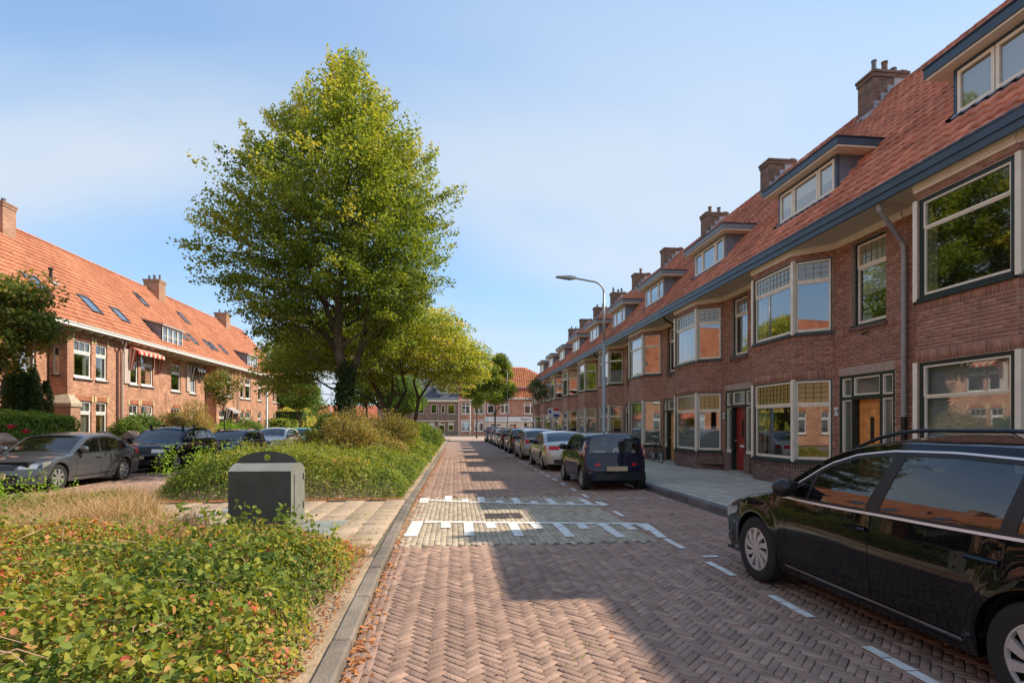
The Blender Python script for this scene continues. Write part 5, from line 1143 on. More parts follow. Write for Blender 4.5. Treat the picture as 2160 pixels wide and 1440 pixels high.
    side_patch(rows, G_CAR, 'side_window', o=.005, sub=6)
    for (a, e, f, g) in S['pil']: slant(a*sx, e*sx, f*sx, g*sx, M_BLACK, 'window_pillar', DD, o=.008)
    if chrome:
        side_patch([(x, zb-.020, zb-.002) for x, zb, zt in rows], M_TRIM, 'window_trim', o=.012, sub=1)
        side_patch([(x, zt, zt+.013) for x, zb, zt in rows], M_TRIM, 'window_trim', o=.010, sub=1)
        side_patch([(x, zt-.03, zt) for x, zb, zt in rows], M_BLACK, 'window_seal', o=.0075, sub=1); side_patch([(x, zb-.002, zb+.02) for x, zb, zt in rows], M_BLACK, 'window_seal', o=.0075, sub=1)
    else:
        side_patch([(x, zt-.025, zt+.004) for x, zb, zt in rows], M_BLACK, 'window_trim', o=.0075, sub=1)
        side_patch([(x, zb-.018, zb+.02) for x, zb, zt in rows], M_BLACK, 'window_trim', o=.008, sub=1)
    if lod < 2:
        for xd in S['doors']:
            xd *= sx
            for sgn in (1, -1):
                vs = []; b = MB()
                for k in range(13):
                    z = .30+(np.interp(xd, DD[0], DD[1])-.31)*k/12; bx = xd
                    for (xc) in (wr,):
                        if abs(bx-xc) < Ra+.07 and z < R_+Ra+.1: bx = xc-math.sqrt(max(.0, (Ra+.07)**2-(z-R_)**2)) if z < R_+Ra+.07 else bx
                    for dx in (-.003, .003): p = warp((bx+dx, ys(bx, z)+.005, z)); vs.append((p[0], p[1]*sgn, p[2]))
                b.add(vs, [(2*k, 2*k+1, 2*k+3, 2*k+2) for k in range(12)], 0); b.build('door_seam', M_LINER, c)
        nh = 2 if len(S['doors']) > 2 else 1
        for q in range(nh):
            xd = S['doors'][q+1]*sx-.13; z = S['belt']*sz-.14
            for sgn in (1, -1):
                b = MB(); y = ys(xd, z); b.tube([(xd-.10, sgn*(y+.005), z), (xd-.07, sgn*(y+.035), z+.004), (xd+.07, sgn*(y+.035), z+.004), (xd+.10, sgn*(y+.005), z)], .017, 8); b.build('door_handle', pm, c)
        side_patch([(x, .28 if lod == 0 else .30, .30 if lod == 0 else .315) for x in np.linspace(wf+Ra+.1, wr-Ra-.1, 10)], M_CHROME if chrome and lod == 0 else M_BLACK, 'sill_strip', o=.012, sub=1)
    # mirrors
    xm = S['dlo'][0][0]*sx+.22; zm = S['belt']*sz+.03; ym = ys(xm, zm)
    for sgn in (1, -1):
        b = MB(); b.ball((xm, sgn*(ym+.12), zm+.05), .1, 0, 10, (.7, 1.15, .85)); b.box(xm+.0, xm+.075, sgn*(ym+.12)-.085, sgn*(ym+.12)+.085, zm-.01, zm+.11, 1); b.tube([(xm+.02, sgn*(ym-.02), zm-.02), (xm, sgn*(ym+.08), zm+.02)], .022, 6, 1); b.build('wing_mirror', [pm, M_BLACK], c, smooth=True)
    # lights, grille, plates
    zf = .70 if typ not in ('suv',) else .80
    if head: zf = head
    hl = rib_patch(iz(zf-.11), iz(zf+.015) if typ != 'mini' else iz(zf+.06), .56, .99, M_CLRL, 'headlight', both=True, o=.005)
    side_patch([(x*sx, zf*sz-.10+.10*f, zf*sz+.03+.03*f) for x, f in ((.10,0),(.2,.2),(.32,.5),(.48,.95))], M_CLRL, 'headlight', o=.004, sub=2)
    if grille:
        rib_patch(iz(zf-.13), iz(zf-.03), -.5, .5, M_BLACK, 'grille', o=.006)
        rib_patch(iz(.28), iz(.44), -.62, .62, M_BLACK, 'air_intake', o=.005)
    b = MB(); b.box(-.03, -.005, -.26, .26, .38 if typ != 'suv' else .48, .49 if typ != 'suv' else .59); b.build('number_plate', M_PLATE, c)
    if tail == 'side':
        rib_patch(izr(.95), izr(.76), .70, .99, M_REDL, 'tail_light', both=True)
        side_patch([(L-.42, .80*sz, .95*sz), (L-.28, .78*sz, .96*sz), (L-.14, .78*sz, .95*sz)], M_REDL, 'tail_light', o=.005, sub=2)
    elif tail == 'wide':
        rib_patch(izr(.90), izr(.76), .52, .99, M_REDL, 'tail_light', both=True)
        side_patch([(L-.46, .84*sz, .90*sz), (L-.3, .79*sz, .93*sz), (L-.12, .78*sz, .93*sz)], M_REDL, 'tail_light', o=.005, sub=2)
    elif tail == 'tall':
        rib_patch(izr(1.22), izr(.98), .88, .99, M_REDL, 'tail_light', both=True)
        side_patch([(L-.30, .93*sz, 1.0*sz), (L-.22, .90*sz, 1.15*sz), (L-.13, .90*sz, 1.17*sz)], M_REDL, 'tail_light', o=.006, sub=4)
    bp = izr(.62); zz = C_[int(bp)]
    b = MB(); b.box(L-.01, L+.018, -.26, .26, .50 if typ == 'mini' else .72*sz-.05, .61 if typ == 'mini' else .83*sz-.05); 
    if tail != 'none': b.build('number_plate', M_PLATE, c)
    rib_patch(izr(.42), izr(.28), -.8, .8, M_BLACK, 'rear_valance', o=.004)
    if rails:
        for sgn in (1, -1):
            pts = []
            for q in range(11):
                x = (S['ws'][1]-.12)*sx+(S['rw'][0]-S['ws'][1]-.0)*sx*q/10; z = np.interp(x, C_[:, 0], C_[:, 1]); e = min(1, q/1.6, (10-q)/1.6)
                pts.append((x, sgn*(ys(x, z)-.10), z-.03+.05*e))
            b = MB(); b.tube(pts, .014, 8); b.build('roof_rail', M_BLACK if lod else mat('rail_metal', (.04,.045,.06), rough=.3, metal=.7), c)
    for xw in (wf, wr):
        for sgn in (1, -1): make_wheel(c, xw, sgn*(W/2-.015), R_, .205, spokes, lod, rimm or M_RIM, sgn, twist)
    if extra: extra(c, dict(C=C_, ix=ix, izr=izr, iz=iz, rib=rib_patch, side=side_patch, ys=ys, warp=warp, L=L, W=W, nst=nst, at=at_t))
    return c
P_BLK = paint('black_car_paint', (0.006, 0.006, 0.008)); P_NAVY = paint('dark_navy_car_paint', (0.010, 0.012, 0.030)); P_SIL = paint('silver_champagne_paint', (0.42, 0.38, 0.33), metal=.6, rough=.3)
P_GREY = paint('dark_grey_car_paint', (0.070, 0.076, 0.088), metal=.2, rough=.38); P_WHT = paint('pearl_silver_paint', (0.60, 0.56, 0.52), metal=.3, rough=.3); P_MINT = paint('mint_green_paint', (0.20, 0.50, 0.42))
P_BLUE = paint('blue_car_paint', (0.02, 0.16, 0.32)); P_RED = paint('dark_red_paint', (.25,.03,.03)); P_DGR = paint('charcoal_paint', (0.03, 0.032, 0.036), metal=.4); P_MID = paint('mid_grey_paint', (.22,.21,.20), metal=.5); P_SLATE = paint('slate_blue_paint', (.05,.07,.12), metal=.4)
RG = 'cars parked along the right kerb'; LG = 'cars parked along the left kerb'
# near black people carrier: faces away up the street (+Y)
car('people_carrier', 'glossy black people carrier with silver window trim in the right foreground', (3.985, 6.23, 0), -math.pi/2, 'mpv', P_BLK, lod=0, group=RG, sz=.955, spokes=10, rimm=M_RIMB, rails=True, chrome=True, twist=.28)
def c1_extra(c, q):
    L = q['L']; bk = q['rib'](q['izr'](1.10), q['izr'](.93), -.86, .86, M_BLACK, 'tailgate_glass', o=.003)
    x0, y_, z0 = q['at'](q['izr'](1.0), 0, .012)
    for k in range(2):
        b = MB(); zc = .955+.045*k
        for sgn in (1, -1): b.add([(x0+.012-.012*k, 0, zc+.04), (x0+.012-.012*k, 0, zc+.06), (x0+.012-.012*k, sgn*.07, zc+.012), (x0+.012-.012*k, sgn*.07, zc-.012)], [(0,1,2,3)])
        b.build('chevron_badge', M_WHITE, c)
    text(c, 'CITROËN', (x0+.012, -.42, .965), (0,1,0), (-.15,0,1), .075, M_WHITE, 'lettering'); text(c, 'C1', (x0+.012, .45, .965), (0,1,0), (-.15,0,1), .085, M_WHITE, 'lettering')
    q['rib'](q['izr'](.68), q['izr'](.63), .58, .78, M_REDL, 'reflector', both=True); q['rib'](2+q['ix'](2.95), q['ix'](3.02), -.22, .22, M_REDL, 'brake_light', o=.006)
    for zc, rr in ((.93, .10), (1.10, .075)):
        b = MB()
        for sgn in (1, -1):
            p = q['warp']((L-.20, q['ys'](L-.2, zc)+.002, zc)); b.ball((p[0], sgn*p[1], p[2]), rr, 0, 10, (.9, .35, 1))
        b.build('tail_light', M_ORL, c, smooth=True)
car('small_hatchback', 'dark navy small hatchback with a white double chevron badge on its tailgate', (3.945, 16.43, 0), -math.pi/2, 'mini', P_NAVY, lod=1, group=RG, spokes=8, rimm=M_RIM, tail='c1', extra=c1_extra)
car('saloon_car', 'silver champagne saloon car parked in front of the navy hatchback', (4.02, 23.35, 0), -math.pi/2, 'sedan', P_SIL, lod=1, group=RG, tail='wide', spokes=7)
car('hatchback', 'dark grey hatchback parked in front of the silver saloon', (3.98, 29.2, 0), -math.pi/2, 'hatch', P_MID, lod=1, group=RG, tail='side', sz=1.03)
car('crossover_car', 'dark crossover with a wide rear window, third ahead of the navy hatchback', (4.02, 35.3, 0), -math.pi/2, 'suv', P_DGR, lod=2, group=RG, tail='wide', sz=.95)
car('hatchback', 'charcoal hatchback between the dark crossover and the silver car with tall tail lights', (3.98, 40.9, 0), -math.pi/2, 'hatch', P_DGR, lod=2, group=RG, tail='side', rails=True)
car('hatchback', 'pale silver car with tall red tail lights, sixth in the right-hand row', (3.98, 46.3, 0), -math.pi/2, 'hatch', P_WHT, lod=2, group=RG, tail='tall')
car('hatchback', 'beige grey car just behind the last dark blue car of the right-hand row', (3.98, 51.8, 0), -math.pi/2, 'hatch', P_MID, lod=2, group=RG, tail='tall')
car('crossover_car', 'dark blue crossover at the far end of the right-hand row', (3.95, 57.6, 0), -math.pi/2, 'suv', P_SLATE, lod=2, group=RG, tail='tall')
# left row: faces the camera (-Y)
def opel_extra(c, q):
    for yy in (.0, .55):
        b = MB(); b.box(1.95+yy*1.6, 2.03+yy*1.6, -.62, .62, 1.62, 1.645); b.box(1.96+yy*1.6, 2.02+yy*1.6, -.60, -.52, 1.50, 1.62); b.box(1.96+yy*1.6, 2.02+yy*1.6, .52, .60, 1.50, 1.62); b.build('roof_bar', M_BLACK, c)
    b = MB(); b.lathe([(.05,-.012),(.065,-.012),(.065,.0),(.05,.0)], 16, 0, axis='x', c=(-.01,0,.73)); b.box(-.02,-.01,-.085,.085,.724,.736); b.build('badge', M_CHROME, c)
def anten(c, q):
    b = MB(); b.tube([(1.95,-.1,1.38),(2.25,.2,1.72)], .004, 5); b.build('antenna', M_BLACK, c)
car('saloon_car', 'dark grey saloon car with dusty sides at the front of the left-hand row', (-10.62, 13.78, 0), math.pi/2, 'sedan', P_GREY, lod=1, group=LG, sx=.97, spokes=7, extra=anten)
car('crossover_car', 'black crossover with roof bars behind the dark grey saloon', (-10.65, 19.5, 0), math.pi/2, 'suv', P_BLK, lod=1, group=LG, extra=opel_extra, spokes=5)
car('estate_car', 'dark blue-black estate car between the crossover with roof bars and the pearl car', (-10.65, 25.4, 0), math.pi/2, 'hatch', P_NAVY, lod=1, group=LG, sx=1.05, rails=True)
car('coupe_crossover', 'pearl silver crossover coupe beside the left lamp post', (-10.45, 31.0, 0), math.pi/2, 'suv', P_WHT, lod=1, group=LG, sz=.96)
car('small_car', 'mint green small car at the far end of the left-hand row', (-10.7, 37.6, 0), math.pi/2, 'hatch', P_MINT, lod=1, group=LG, sx=.9, sz=1.02)
car('blue_car', 'blue car waiting in the side street beside the far hedge end', (-6.3, 75, 0), .25, 'hatch', P_BLUE, lod=2, group='cars at the far junction')
car('red_car', 'dark red car on the side street, mostly behind the median trees', (-23, 73, 0), .1, 'hatch', P_RED, lod=2, group='cars at the far junction')

# ============================================================ STREET FURNITURE
M_POLE = mat('galvanised_pole', (0.36, 0.37, 0.37), rough=.5, metal=.35, var=.12, scale=4)
def lamp(label, x, y, h, arm=1.1, d=(-1, 0)):
    o = thing('street_lamp', label, 'street lamp', (x, y, .1), 0, 'tall curved street lamps')
    b = MB(); b.tube([(0,0,0),(0,0,1.3)], [.095,.095], 12); b.tube([(0,0,1.3),(0,0,1.34),(0,0,h*.66)], [.095,.065,.055], 12); b.tube([(0,0,h*.66),(0,0,h*.66+.06)], .066, 12); b.tube([(0,0,h*.66+.06),(0,0,h*.92)], [.045,.042], 10)
    pts = [(0,0,h*.92)]; r = .45
    for i in range(9): a = math.pi/2*i/8; pts.append((d[0]*r*(1-math.cos(a)), d[1]*r*(1-math.cos(a)), h*.92+r*math.sin(a)*.9))
    pts.append((d[0]*arm, d[1]*arm, h*.92+r*.9+.10)); b.tube(pts, .033, 8); b.build('pole', M_POLE, o, smooth=True)
    b = MB(); z = h*.92+r*.9+.10; x0, y0 = d[0]*arm, d[1]*arm; px, py = -d[1], d[0]
    def P(u, v, zz): return (x0+d[0]*u+px*v, y0+d[1]*u+py*v, z+zz)
    b.add([P(-.08,-.06,-.04),P(-.08,.06,-.04),P(.12,.13,-.055),P(.12,-.13,-.055),P(.62,.09,.0),P(.62,-.09,.0),P(-.08,-.06,.04),P(-.08,.06,.04),P(.12,.13,.05),P(.12,-.13,.05),P(.62,.09,.035),P(.62,-.09,.035)],
          [(0,1,2,3),(3,2,4,5),(6,9,8,7),(9,11,10,8),(0,6,7,1),(1,7,8,2),(2,8,10,4),(4,10,11,5),(5,11,9,3),(3,9,6,0)]); b.build('lamp_head', M_POLE, o)
    return o
lamp('tall grey street lamp with curved arm on the right pavement beside the navy hatchback', 5.25, 18.9, 6.75)
lamp('grey street lamp behind the pearl crossover on the left pavement', -12.1, 36.7, 6.75, d=(1, 0))
lamp('slim grey street lamp at the far end of the right-hand car row', 5.5, 57.5, 7.7, arm=1.4)
lamp('slim street lamp on the far side of the junction before the poster windows', 2.3, 83.6, 8.0, d=(-1, 0))
lamp('grey street lamp far off behind the median hedge', -18.5, 84, 8.0)
# underground waste container inlet
wb_ = thing('waste_container', 'dark grey underground waste container inlet with an arched top plate and recycling hole', 'waste container', (-2.64, 7.72, .085), R(-2))
M_BIN_SHADED = mat('shaded_bin_metal', (0.060, 0.066, 0.062), rough=.45, metal=.2, var=.25, scale=4, bump=.03, stain=.3, stain_col=(.10,.09,.07)); M_BIN_LIT = mat('lit_bin_metal', (0.22, 0.225, 0.20), rough=.5, metal=.1, var=.15, scale=5, stain=.2, stain_col=(.3,.28,.22))  # sunlit sides and top coloured lighter, shaded front and plate coloured darker
b = MB(); w2, dp = .415, .60; Hb = .90; prof = [(0,0),(0,Hb)] + [(dp*.5*(1-math.cos(math.pi*i/12*.5))*1.0, Hb+.16*math.sin(math.pi*i/12*.5)) for i in range(1, 13)] 
prof = [(0,0),(0,Hb),(.05,Hb+.035),(.12,Hb+.07),(.21,Hb+.092),(.30,Hb+.10),(.39,Hb+.092),(.48,Hb+.07),(.55,Hb+.035),(dp,Hb),(dp,0)]
for i in range(len(prof)-1): b.quad((-w2,prof[i][0],prof[i][1]),(w2,prof[i][0],prof[i][1]),(w2,prof[i+1][0],prof[i+1][1]),(-w2,prof[i+1][0],prof[i+1][1]), 0 if i in (0, 9) else 1)
for sgn in (1, -1): b.add([(sgn*w2, p[0], p[1]) for p in prof], [tuple(range(len(prof)))], 1)
b.build('housing', [M_BIN_SHADED, M_BIN_LIT], wb_)
b = MB(); n = 28; Rr = .41; hole = .046; outer = [(Rr*math.cos(math.pi*i/n), .17*math.sin(math.pi*i/n)) for i in range(n+1)]; cz = .085
inner = [(hole*math.cos(math.pi*2*(i/n)-math.pi*0), hole*math.sin(2*math.pi*i/n)+cz) for i in range(n)]
op = outer + [(outer[-1][0]*(1-2*j/9), 0) for j in range(1, 9)]
bm = bmesh.new()
for yy in (0, .015):
    vo = [bm.verts.new((p[0], yy, p[1])) for p in op]; vi = [bm.verts.new((p[0], yy, p[1])) for p in inner]
    eo = [bm.edges.new((vo[i], vo[(i+1) % len(vo)])) for i in range(len(vo))]; ei = [bm.edges.new((vi[i], vi[(i+1) % len(vi)])) for i in range(len(vi))]
    bmesh.ops.triangle_fill(bm, edges=eo+ei, use_beauty=True)
bm.verts.ensure_lookup_table(); N1 = len(op)+len(inner)
for base, cnt in ((0, len(op)), (len(op), len(inner))):
    for i in range(cnt): bm.faces.new((bm.verts[base+i], bm.verts[base+(i+1) % cnt], bm.verts[N1+base+(i+1) % cnt], bm.verts[N1+base+i]))
me = bpy.data.meshes.new('top_plate'); bm.to_mesh(me); bm.free(); me.materials.append(M_BIN_SHADED); o = link('top_plate', me, wb_); o.location = (0.0, .27, Hb+.088)
b = MB(); b.box(w2, w2+.012, .12, .50, .26, .84); b.build('side_door', M_BIN_LIT, wb_)
b = MB(); 
for z in (.33, .74): b.box(w2+.012, w2+.02, .47, .50, z, z+.09)
b.build('hinge', M_BLACK, wb_)
b = MB(); b.box(-.75, .95, -.52, 1.30, -.004, .006); mp_ = thing('steel_plate', 'pale chequered steel plate under the waste container', 'ground plate', (-2.72, 7.75, .075), R(-2)); b.build('plate', mat('pale_steel', (.42,.45,.42), rough=.45, metal=.4, var=.15, scale=6, bump=.3, bscale=30), mp_)
b = MB()
for i in range(9): b.box(.48, .93, -.45+.19*i, -.43+.19*i, .006, .011)
b.build('tread_ribs', mat('pale_steel', (.42,.45,.42)), mp_)
# fallen post
fp = thing('fallen_post', 'grey post lying on the path with a black ball beside the waste container', 'post', (0, 0, 0))
b = MB(); b.tube([(-4.05, 8.35, .22), (-3.42, 8.75, .30)], .028, 8); b.tube([(-3.52, 8.69, .29), (-3.38, 8.78, .305)], .05, 10); b.build('pole', M_POLE, fp)
b = MB(); b.ball((-3.33, 8.82, .30), .105, 0, 12, (.7, 1, 1)); b.build('ball', M_BLACK, fp, smooth=True)
b = MB(); b.tube([(-3.9, 8.45, .05), (-3.9, 8.45, .24)], .02, 6); b.build('stub', M_POLE, fp)
# bicycle against house
def bicycle(x, y, rot):
    o = thing('bicycle', 'black city bicycle leaning on the low brick wall left of the pale wooden door', 'bicycle', (x, y, .12), rot)
    for wx in (0, 1.08):
        wl = MB(); r = .34; n = 28
        pts = [(wx+r*math.cos(2*math.pi*i/n), 0, .35+r*math.sin(2*math.pi*i/n)) for i in range(n+1)]; wl.tube(pts, .019, 6, 0, cap=False)
        pts = [(wx+(r-.025)*math.cos(2*math.pi*i/n), 0, .35+(r-.025)*math.sin(2*math.pi*i/n)) for i in range(n+1)]; wl.tube(pts, .009, 5, 1, cap=False)
        for i in range(14): a = 2*math.pi*i/14; wl.tube([(wx, 0, .35), (wx+(r-.03)*math.cos(a), 0, .35+(r-.03)*math.sin(a))], .0022, 3, 1)
        wl.tube([(wx,-.05,.35),(wx,.05,.35)], .025, 8, 1); wl.build('wheel', [M_TYRE, M_CHROME], o)
    f = MB()
    for a, e in (((0,0,.35),(.14,0,.82)),((.14,0,.82),(.17,0,1.02)),((.14,0,.78),(.46,0,.32)),((.46,0,.32),(.64,0,.84)),((.16,0,.88),(.60,0,.70)),((.46,0,.32),(1.08,0,.35)),((.62,0,.78),(1.08,0,.35))): f.tube([a, e], .015, 8)
    f.build('frame', M_BLACK, o)
    f = MB(); f.tube([(.34,-.27,1.06),(.22,-.26,1.08),(.16,-.1,1.04),(.16,.1,1.04),(.22,.26,1.08),(.34,.27,1.06)], .012, 8); f.build('handlebar', M_CHROME, o)
    f = MB(); f.ball((.68, 0, .92), .13, 0, 8, (1, .65, .3)); f.tube([(.64,0,.8),(.67,0,.92)], .012, 6); f.build('saddle', M_BLACK, o)
    f = MB(); f.box(.78, 1.35, -.07, .07, .70, .715); f.tube([(1.08,.06,.35),(1.2,.06,.70)], .006, 5); f.build('luggage_rack', M_BLACK, o)
    f = MB(); f.tube([(.46,-.08,.32),(.46,.08,.32)], .03, 10); f.tube([(.46,.08,.32),(.36,.09,.19)], .01, 6); f.box(.31,.41,.09,.17,.17,.19); f.build('crank', M_BLACK, o)
bicycle(8.15, 21.0, R(86))
# garden piers along the left gardens
M_PIER = mat('pier_brick', (0,0,0), rough=.9, var=.25, scale=3, uvbrick=((.36,.19,.13),(.52,.31,.22),(.40,.32,.25),.22,.0625)); M_PCAP = mat('pier_cap', (.42,.27,.20), rough=.9, var=.25, scale=6, bump=.4)
for i, (y, dsc) in enumerate(((17.55, 'brick garden pier beside the red roses'), (20.6, 'brick garden pier behind the roof of the grey saloon'), (22.3, 'brick garden pier between the grey saloon and the crossover, under the white windows'), (24.15, 'brick garden pier just left of the crossover windscreen'), (29.6, 'brick garden pier behind the black crossover'), (33.0, 'brick garden pier under the thin street tree'), (37.5, 'brick garden pier near the left lamp post'), (41.8, 'brick garden pier beside the clipped box hedge'))):
    o = thing('garden_pier', dsc, 'pier', (-13.35, y, .1), 0, 'low brick piers along the left gardens'); b = MB(); roofbox(b, -.24, .24, -.24, .24, 0, 1.0); b.build('shaft', M_PIER, o)
    b = MB(); b.add([(-.3,-.3,1.0),(.3,-.3,1.0),(.3,.3,1.0),(-.3,.3,1.0),(-.3,-.3,1.07),(.3,-.3,1.07),(.3,.3,1.07),(-.3,.3,1.07),(0,-.3,1.30),(0,.3,1.30)], [(3,2,1,0),(0,1,5,4),(1,2,6,5),(2,3,7,6),(3,0,4,7),(4,5,8),(5,6,9,8),(6,7,9),(7,4,8,9)]); b.build('cap', M_PCAP, o)
gt = thing('garden_gate', 'dark green metal garden gate between two brick piers', 'gate', (-13.35, 22.55, .1))
b = MB(); b.box(-.02,.02,0,1.3,.25,.29); b.box(-.02,.02,0,1.3,.85,.89)
for i in range(11): b.box(-.01,.01,.02+i*.125,.04+i*.125,.1,.9)
b.build('bars', mat('gate_green', (.02,.10,.05), rough=.4), gt); b = MB(); b.tube([(0,1.33,0),(0,1.33,1.05),(-.15,1.33,1.05)], .02, 6); b.build('latch_post', M_BLACK, gt)
# low garden wall between the piers
lw = thing('garden_wall', 'low orange brick garden wall running between the piers', 'wall', (-13.35, 8, .06)); b = MB(); roofbox(b, -.11, .11, 0, 52, 0, .42); b.build('brickwork', M_PIER, lw)
# estate agent board
eb = thing('agent_board', 'white estate agent board with a red strip projecting from a house front', 'sign', (8.25, 42.6, 2.75)); b = MB(); b.box(-.95, 0, -.02, .02, -.45, .25); bo = b.build('board', M_WHITE, eb)
b = MB(); b.box(-.52,-.02,-.026,-.0205,.05,.24); b.build('red_strip', mat('sign_red', (.6,.03,.03)), eb); b = MB(); b.ball((-.78,-.03,-.02), .12, 0, 8, (1,.2,1.1)); b.build('balloon_mark', mat('sign_blue', (.03,.06,.3)), eb); b = MB(); b.box(-.52,-.04,-.026,-.0205,-.42,-.22); b.build('blue_strip', mat('sign_blue', (.03,.06,.3)), eb)
# small posts in the median bushes
# ============================================================ PEOPLE
def person(label, x, y, rot, top, legs, hair, skin=(.45,.27,.19)):
    o = thing('person', label, 'person', (x, y, .12), rot)
    J = {'pel':(0,0,.95,.15),'bel':(0,0,1.08,.135),'che':(0,.01,1.30,.155),'nek':(0,.0,1.47,.06),'hed':(0,.03,1.60,.085),'top':(0,.02,1.68,.07),
         'shl':(-.17,0,1.40,.06),'ell':(-.24,.02,1.13,.042),'hal':(-.20,.16,.96,.032),'shr':(.17,0,1.40,.06),'elr':(.24,-.02,1.13,.042),'har':(.22,.10,.92,.032),
         'hil':(-.09,0,.90,.10),'knl':(-.10,.12,.50,.06),'anl':(-.10,.05,.09,.042),'tol':(-.10,.20,.05,.035),'hir':(.09,0,.90,.10),'knr':(.10,-.05,.50,.06),'anr':(.10,-.24,.12,.042),'tor':(.10,-.10,.04,.035)}
    E = [('pel','bel'),('bel','che'),('che','nek'),('nek','hed'),('hed','top'),('che','shl'),('shl','ell'),('ell','hal'),('che','shr'),('shr','elr'),('elr','har'),('pel','hil'),('hil','knl'),('knl','anl'),('anl','tol'),('pel','hir'),('hir','knr'),('knr','anr'),('anr','tor')]
    ks = list(J); me = bpy.data.meshes.new('body'); me.from_pydata([J[k][:3] for k in ks], [(ks.index(a), ks.index(e)) for a, e in E], []); ob = link('body', me, o)
    md = ob.modifiers.new('skin', 'SKIN'); md.use_smooth_shade = True
    for i, k in enumerate(ks): me.skin_vertices[0].data[i].radius = (J[k][3], J[k][3])
    me.skin_vertices[0].data[0].use_root = True
    ob.modifiers.new('sub', 'SUBSURF').levels = 1; ob.modifiers['sub'].render_levels = 1
    dg = bpy.context.evaluated_depsgraph_get(); me2 = bpy.data.meshes.new_from_object(ob.evaluated_get(dg)); ob.modifiers.clear(); ob.data = me2
    for nm, cc in (('skin_tone', skin),) : me2.materials.append(mat('skin_tone', skin, rough=.6))
    me2.materials.append(top); me2.materials.append(legs)
    for p in me2.polygons:
        z = p.center.z; xx = abs(p.center.x)
        p.material_index = 0 if z > 1.46 or (xx > .17 and z < 1.06 and z > .85) else (1 if z > .93 or xx > .2 else 2)
    b = MB(); b.ball((0,-.01,1.64), .112, 0, 10, (1, 1.1, 1.05)); b.ball((0,-.07,1.58), .09, 0, 8); b.build('hair', hair, o, smooth=True)
    b = MB(); b.ball((0,.115,1.60), .016, 0, 6); b.build('nose', mat('skin_tone', skin), o, smooth=True)
    return o
person('person in a red jacket standing before the shop window at the end of the street', 6.9, 62.5, 2.2, mat('red_jacket', (.5,.02,.02), rough=.8), mat('dark_trousers', (.02,.02,.03)), mat('brown_hair', (.06,.03,.02)))
person('person in a lilac top with dark curly hair walking beside the parked cars', 6.9, 53.5, 1.2, mat('lilac_top', (.42,.36,.62), rough=.8), mat('dark_trousers', (.02,.02,.03)), mat('dark_hair', (.02,.014,.012)))
# ============================================================ VEGETATION
def leafmat(name, stops, trans=.35, rough=.55, spec=.3):
    m = bpy.data.materials.new(name); m.use_nodes = True; n = m.node_tree.nodes; l = m.node_tree.links; b = n['Principled BSDF']; b.inputs['Roughness'].default_value = rough; b.inputs['Specular IOR Level'].default_value = spec
    at = n.new('ShaderNodeAttribute'); at.attribute_name = 'tint'; rp = n.new('ShaderNodeValToRGB'); l.new(at.outputs['Fac'], rp.inputs[0]); e = rp.color_ramp.elements
    while len(e) < len(stops): e.new(.5)
    for i, (p, c) in enumerate(stops): e[i].position = p; e[i].color = (*c, 1)
    l.new(rp.outputs[0], b.inputs['Base Color'])
    tr = n.new('ShaderNodeBsdfTranslucent'); mu = n.new('ShaderNodeMixRGB'); mu.blend_type = 'MULTIPLY'; mu.inputs[0].default_value = 1; mu.inputs[2].default_value = (2.2, 2.0, .8, 1); l.new(rp.outputs[0], mu.inputs[1]); l.new(mu.outputs[0], tr.inputs[0])
    ms = n.new('ShaderNodeMixShader'); ms.inputs[0].default_value = trans; l.new(b.outputs[0], ms.inputs[1]); l.new(tr.outputs[0], ms.inputs[2]); l.new(ms.outputs[0], n['Material Output'].inputs[0]); return m
L_TREE = leafmat('lime_tree_leaf', [(0, (0.061, 0.105, 0.018)), (.45, (0.160, 0.226, 0.031)), (.8, (0.330, 0.369, 0.050)), (1, (0.462, 0.407, 0.077))])
L_YEL = leafmat('honey_locust_leaf', [(0, (0.096, 0.160, 0.041)), (.5, (0.271, 0.334, 0.070)), (.85, (0.510, 0.495, 0.104)), (1, (0.670, 0.447, 0.140))])
L_GRN = leafmat('mid_green_leaf', [(0, (0.032, 0.080, 0.016)), (.5, (0.088, 0.160, 0.029)), (1, (0.208, 0.272, 0.048))])
L_DRK = leafmat('dark_green_leaf', [(0, (0.019, 0.045, 0.013)), (.6, (0.048, 0.088, 0.022)), (1, (0.112, 0.160, 0.040))])
L_RED = leafmat('rusty_green_leaf', [(0, (0.046, 0.092, 0.022)), (.45, (0.129, 0.184, 0.037)), (.8, (0.313, 0.239, 0.064)), (1, (0.497, 0.221, 0.092))])
L_BSH = leafmat('ground_shrub_leaf', [(0, (0.075, 0.121, 0.018)), (.35, (0.157, 0.222, 0.035)), (.62, (0.298, 0.310, 0.054)), (.82, (0.447, 0.323, 0.110)), (.93, (0.506, 0.229, 0.110)), (1, (0.447, 0.108, 0.062))])
L_BRM = leafmat('bramble_leaf', [(0, (0.057, 0.103, 0.022)), (.3, (0.147, 0.205, 0.038)), (.58, (0.328, 0.326, 0.051)), (.75, (0.490, 0.290, 0.103)), (.88, (0.540, 0.192, 0.121)), (1, (0.490, 0.097, 0.069))], trans=.3, rough=.55, spec=.15)
L_BRO = leafmat('dry_shrub_leaf', [(0, (0.126, 0.119, 0.035)), (.5, (0.280, 0.252, 0.070)), (.8, (0.420, 0.308, 0.126)), (1, (0.364, 0.182, 0.098))])
L_LIM = leafmat('bright_green_leaf', [(0, (0.104, 0.221, 0.019)), (.6, (0.247, 0.416, 0.033)), (1, (0.416, 0.520, 0.065))])
L_HDG = leafmat('hedge_leaf', [(0, (0.088, 0.166, 0.026)), (.6, (0.210, 0.315, 0.053)), (1, (0.420, 0.438, 0.105))])
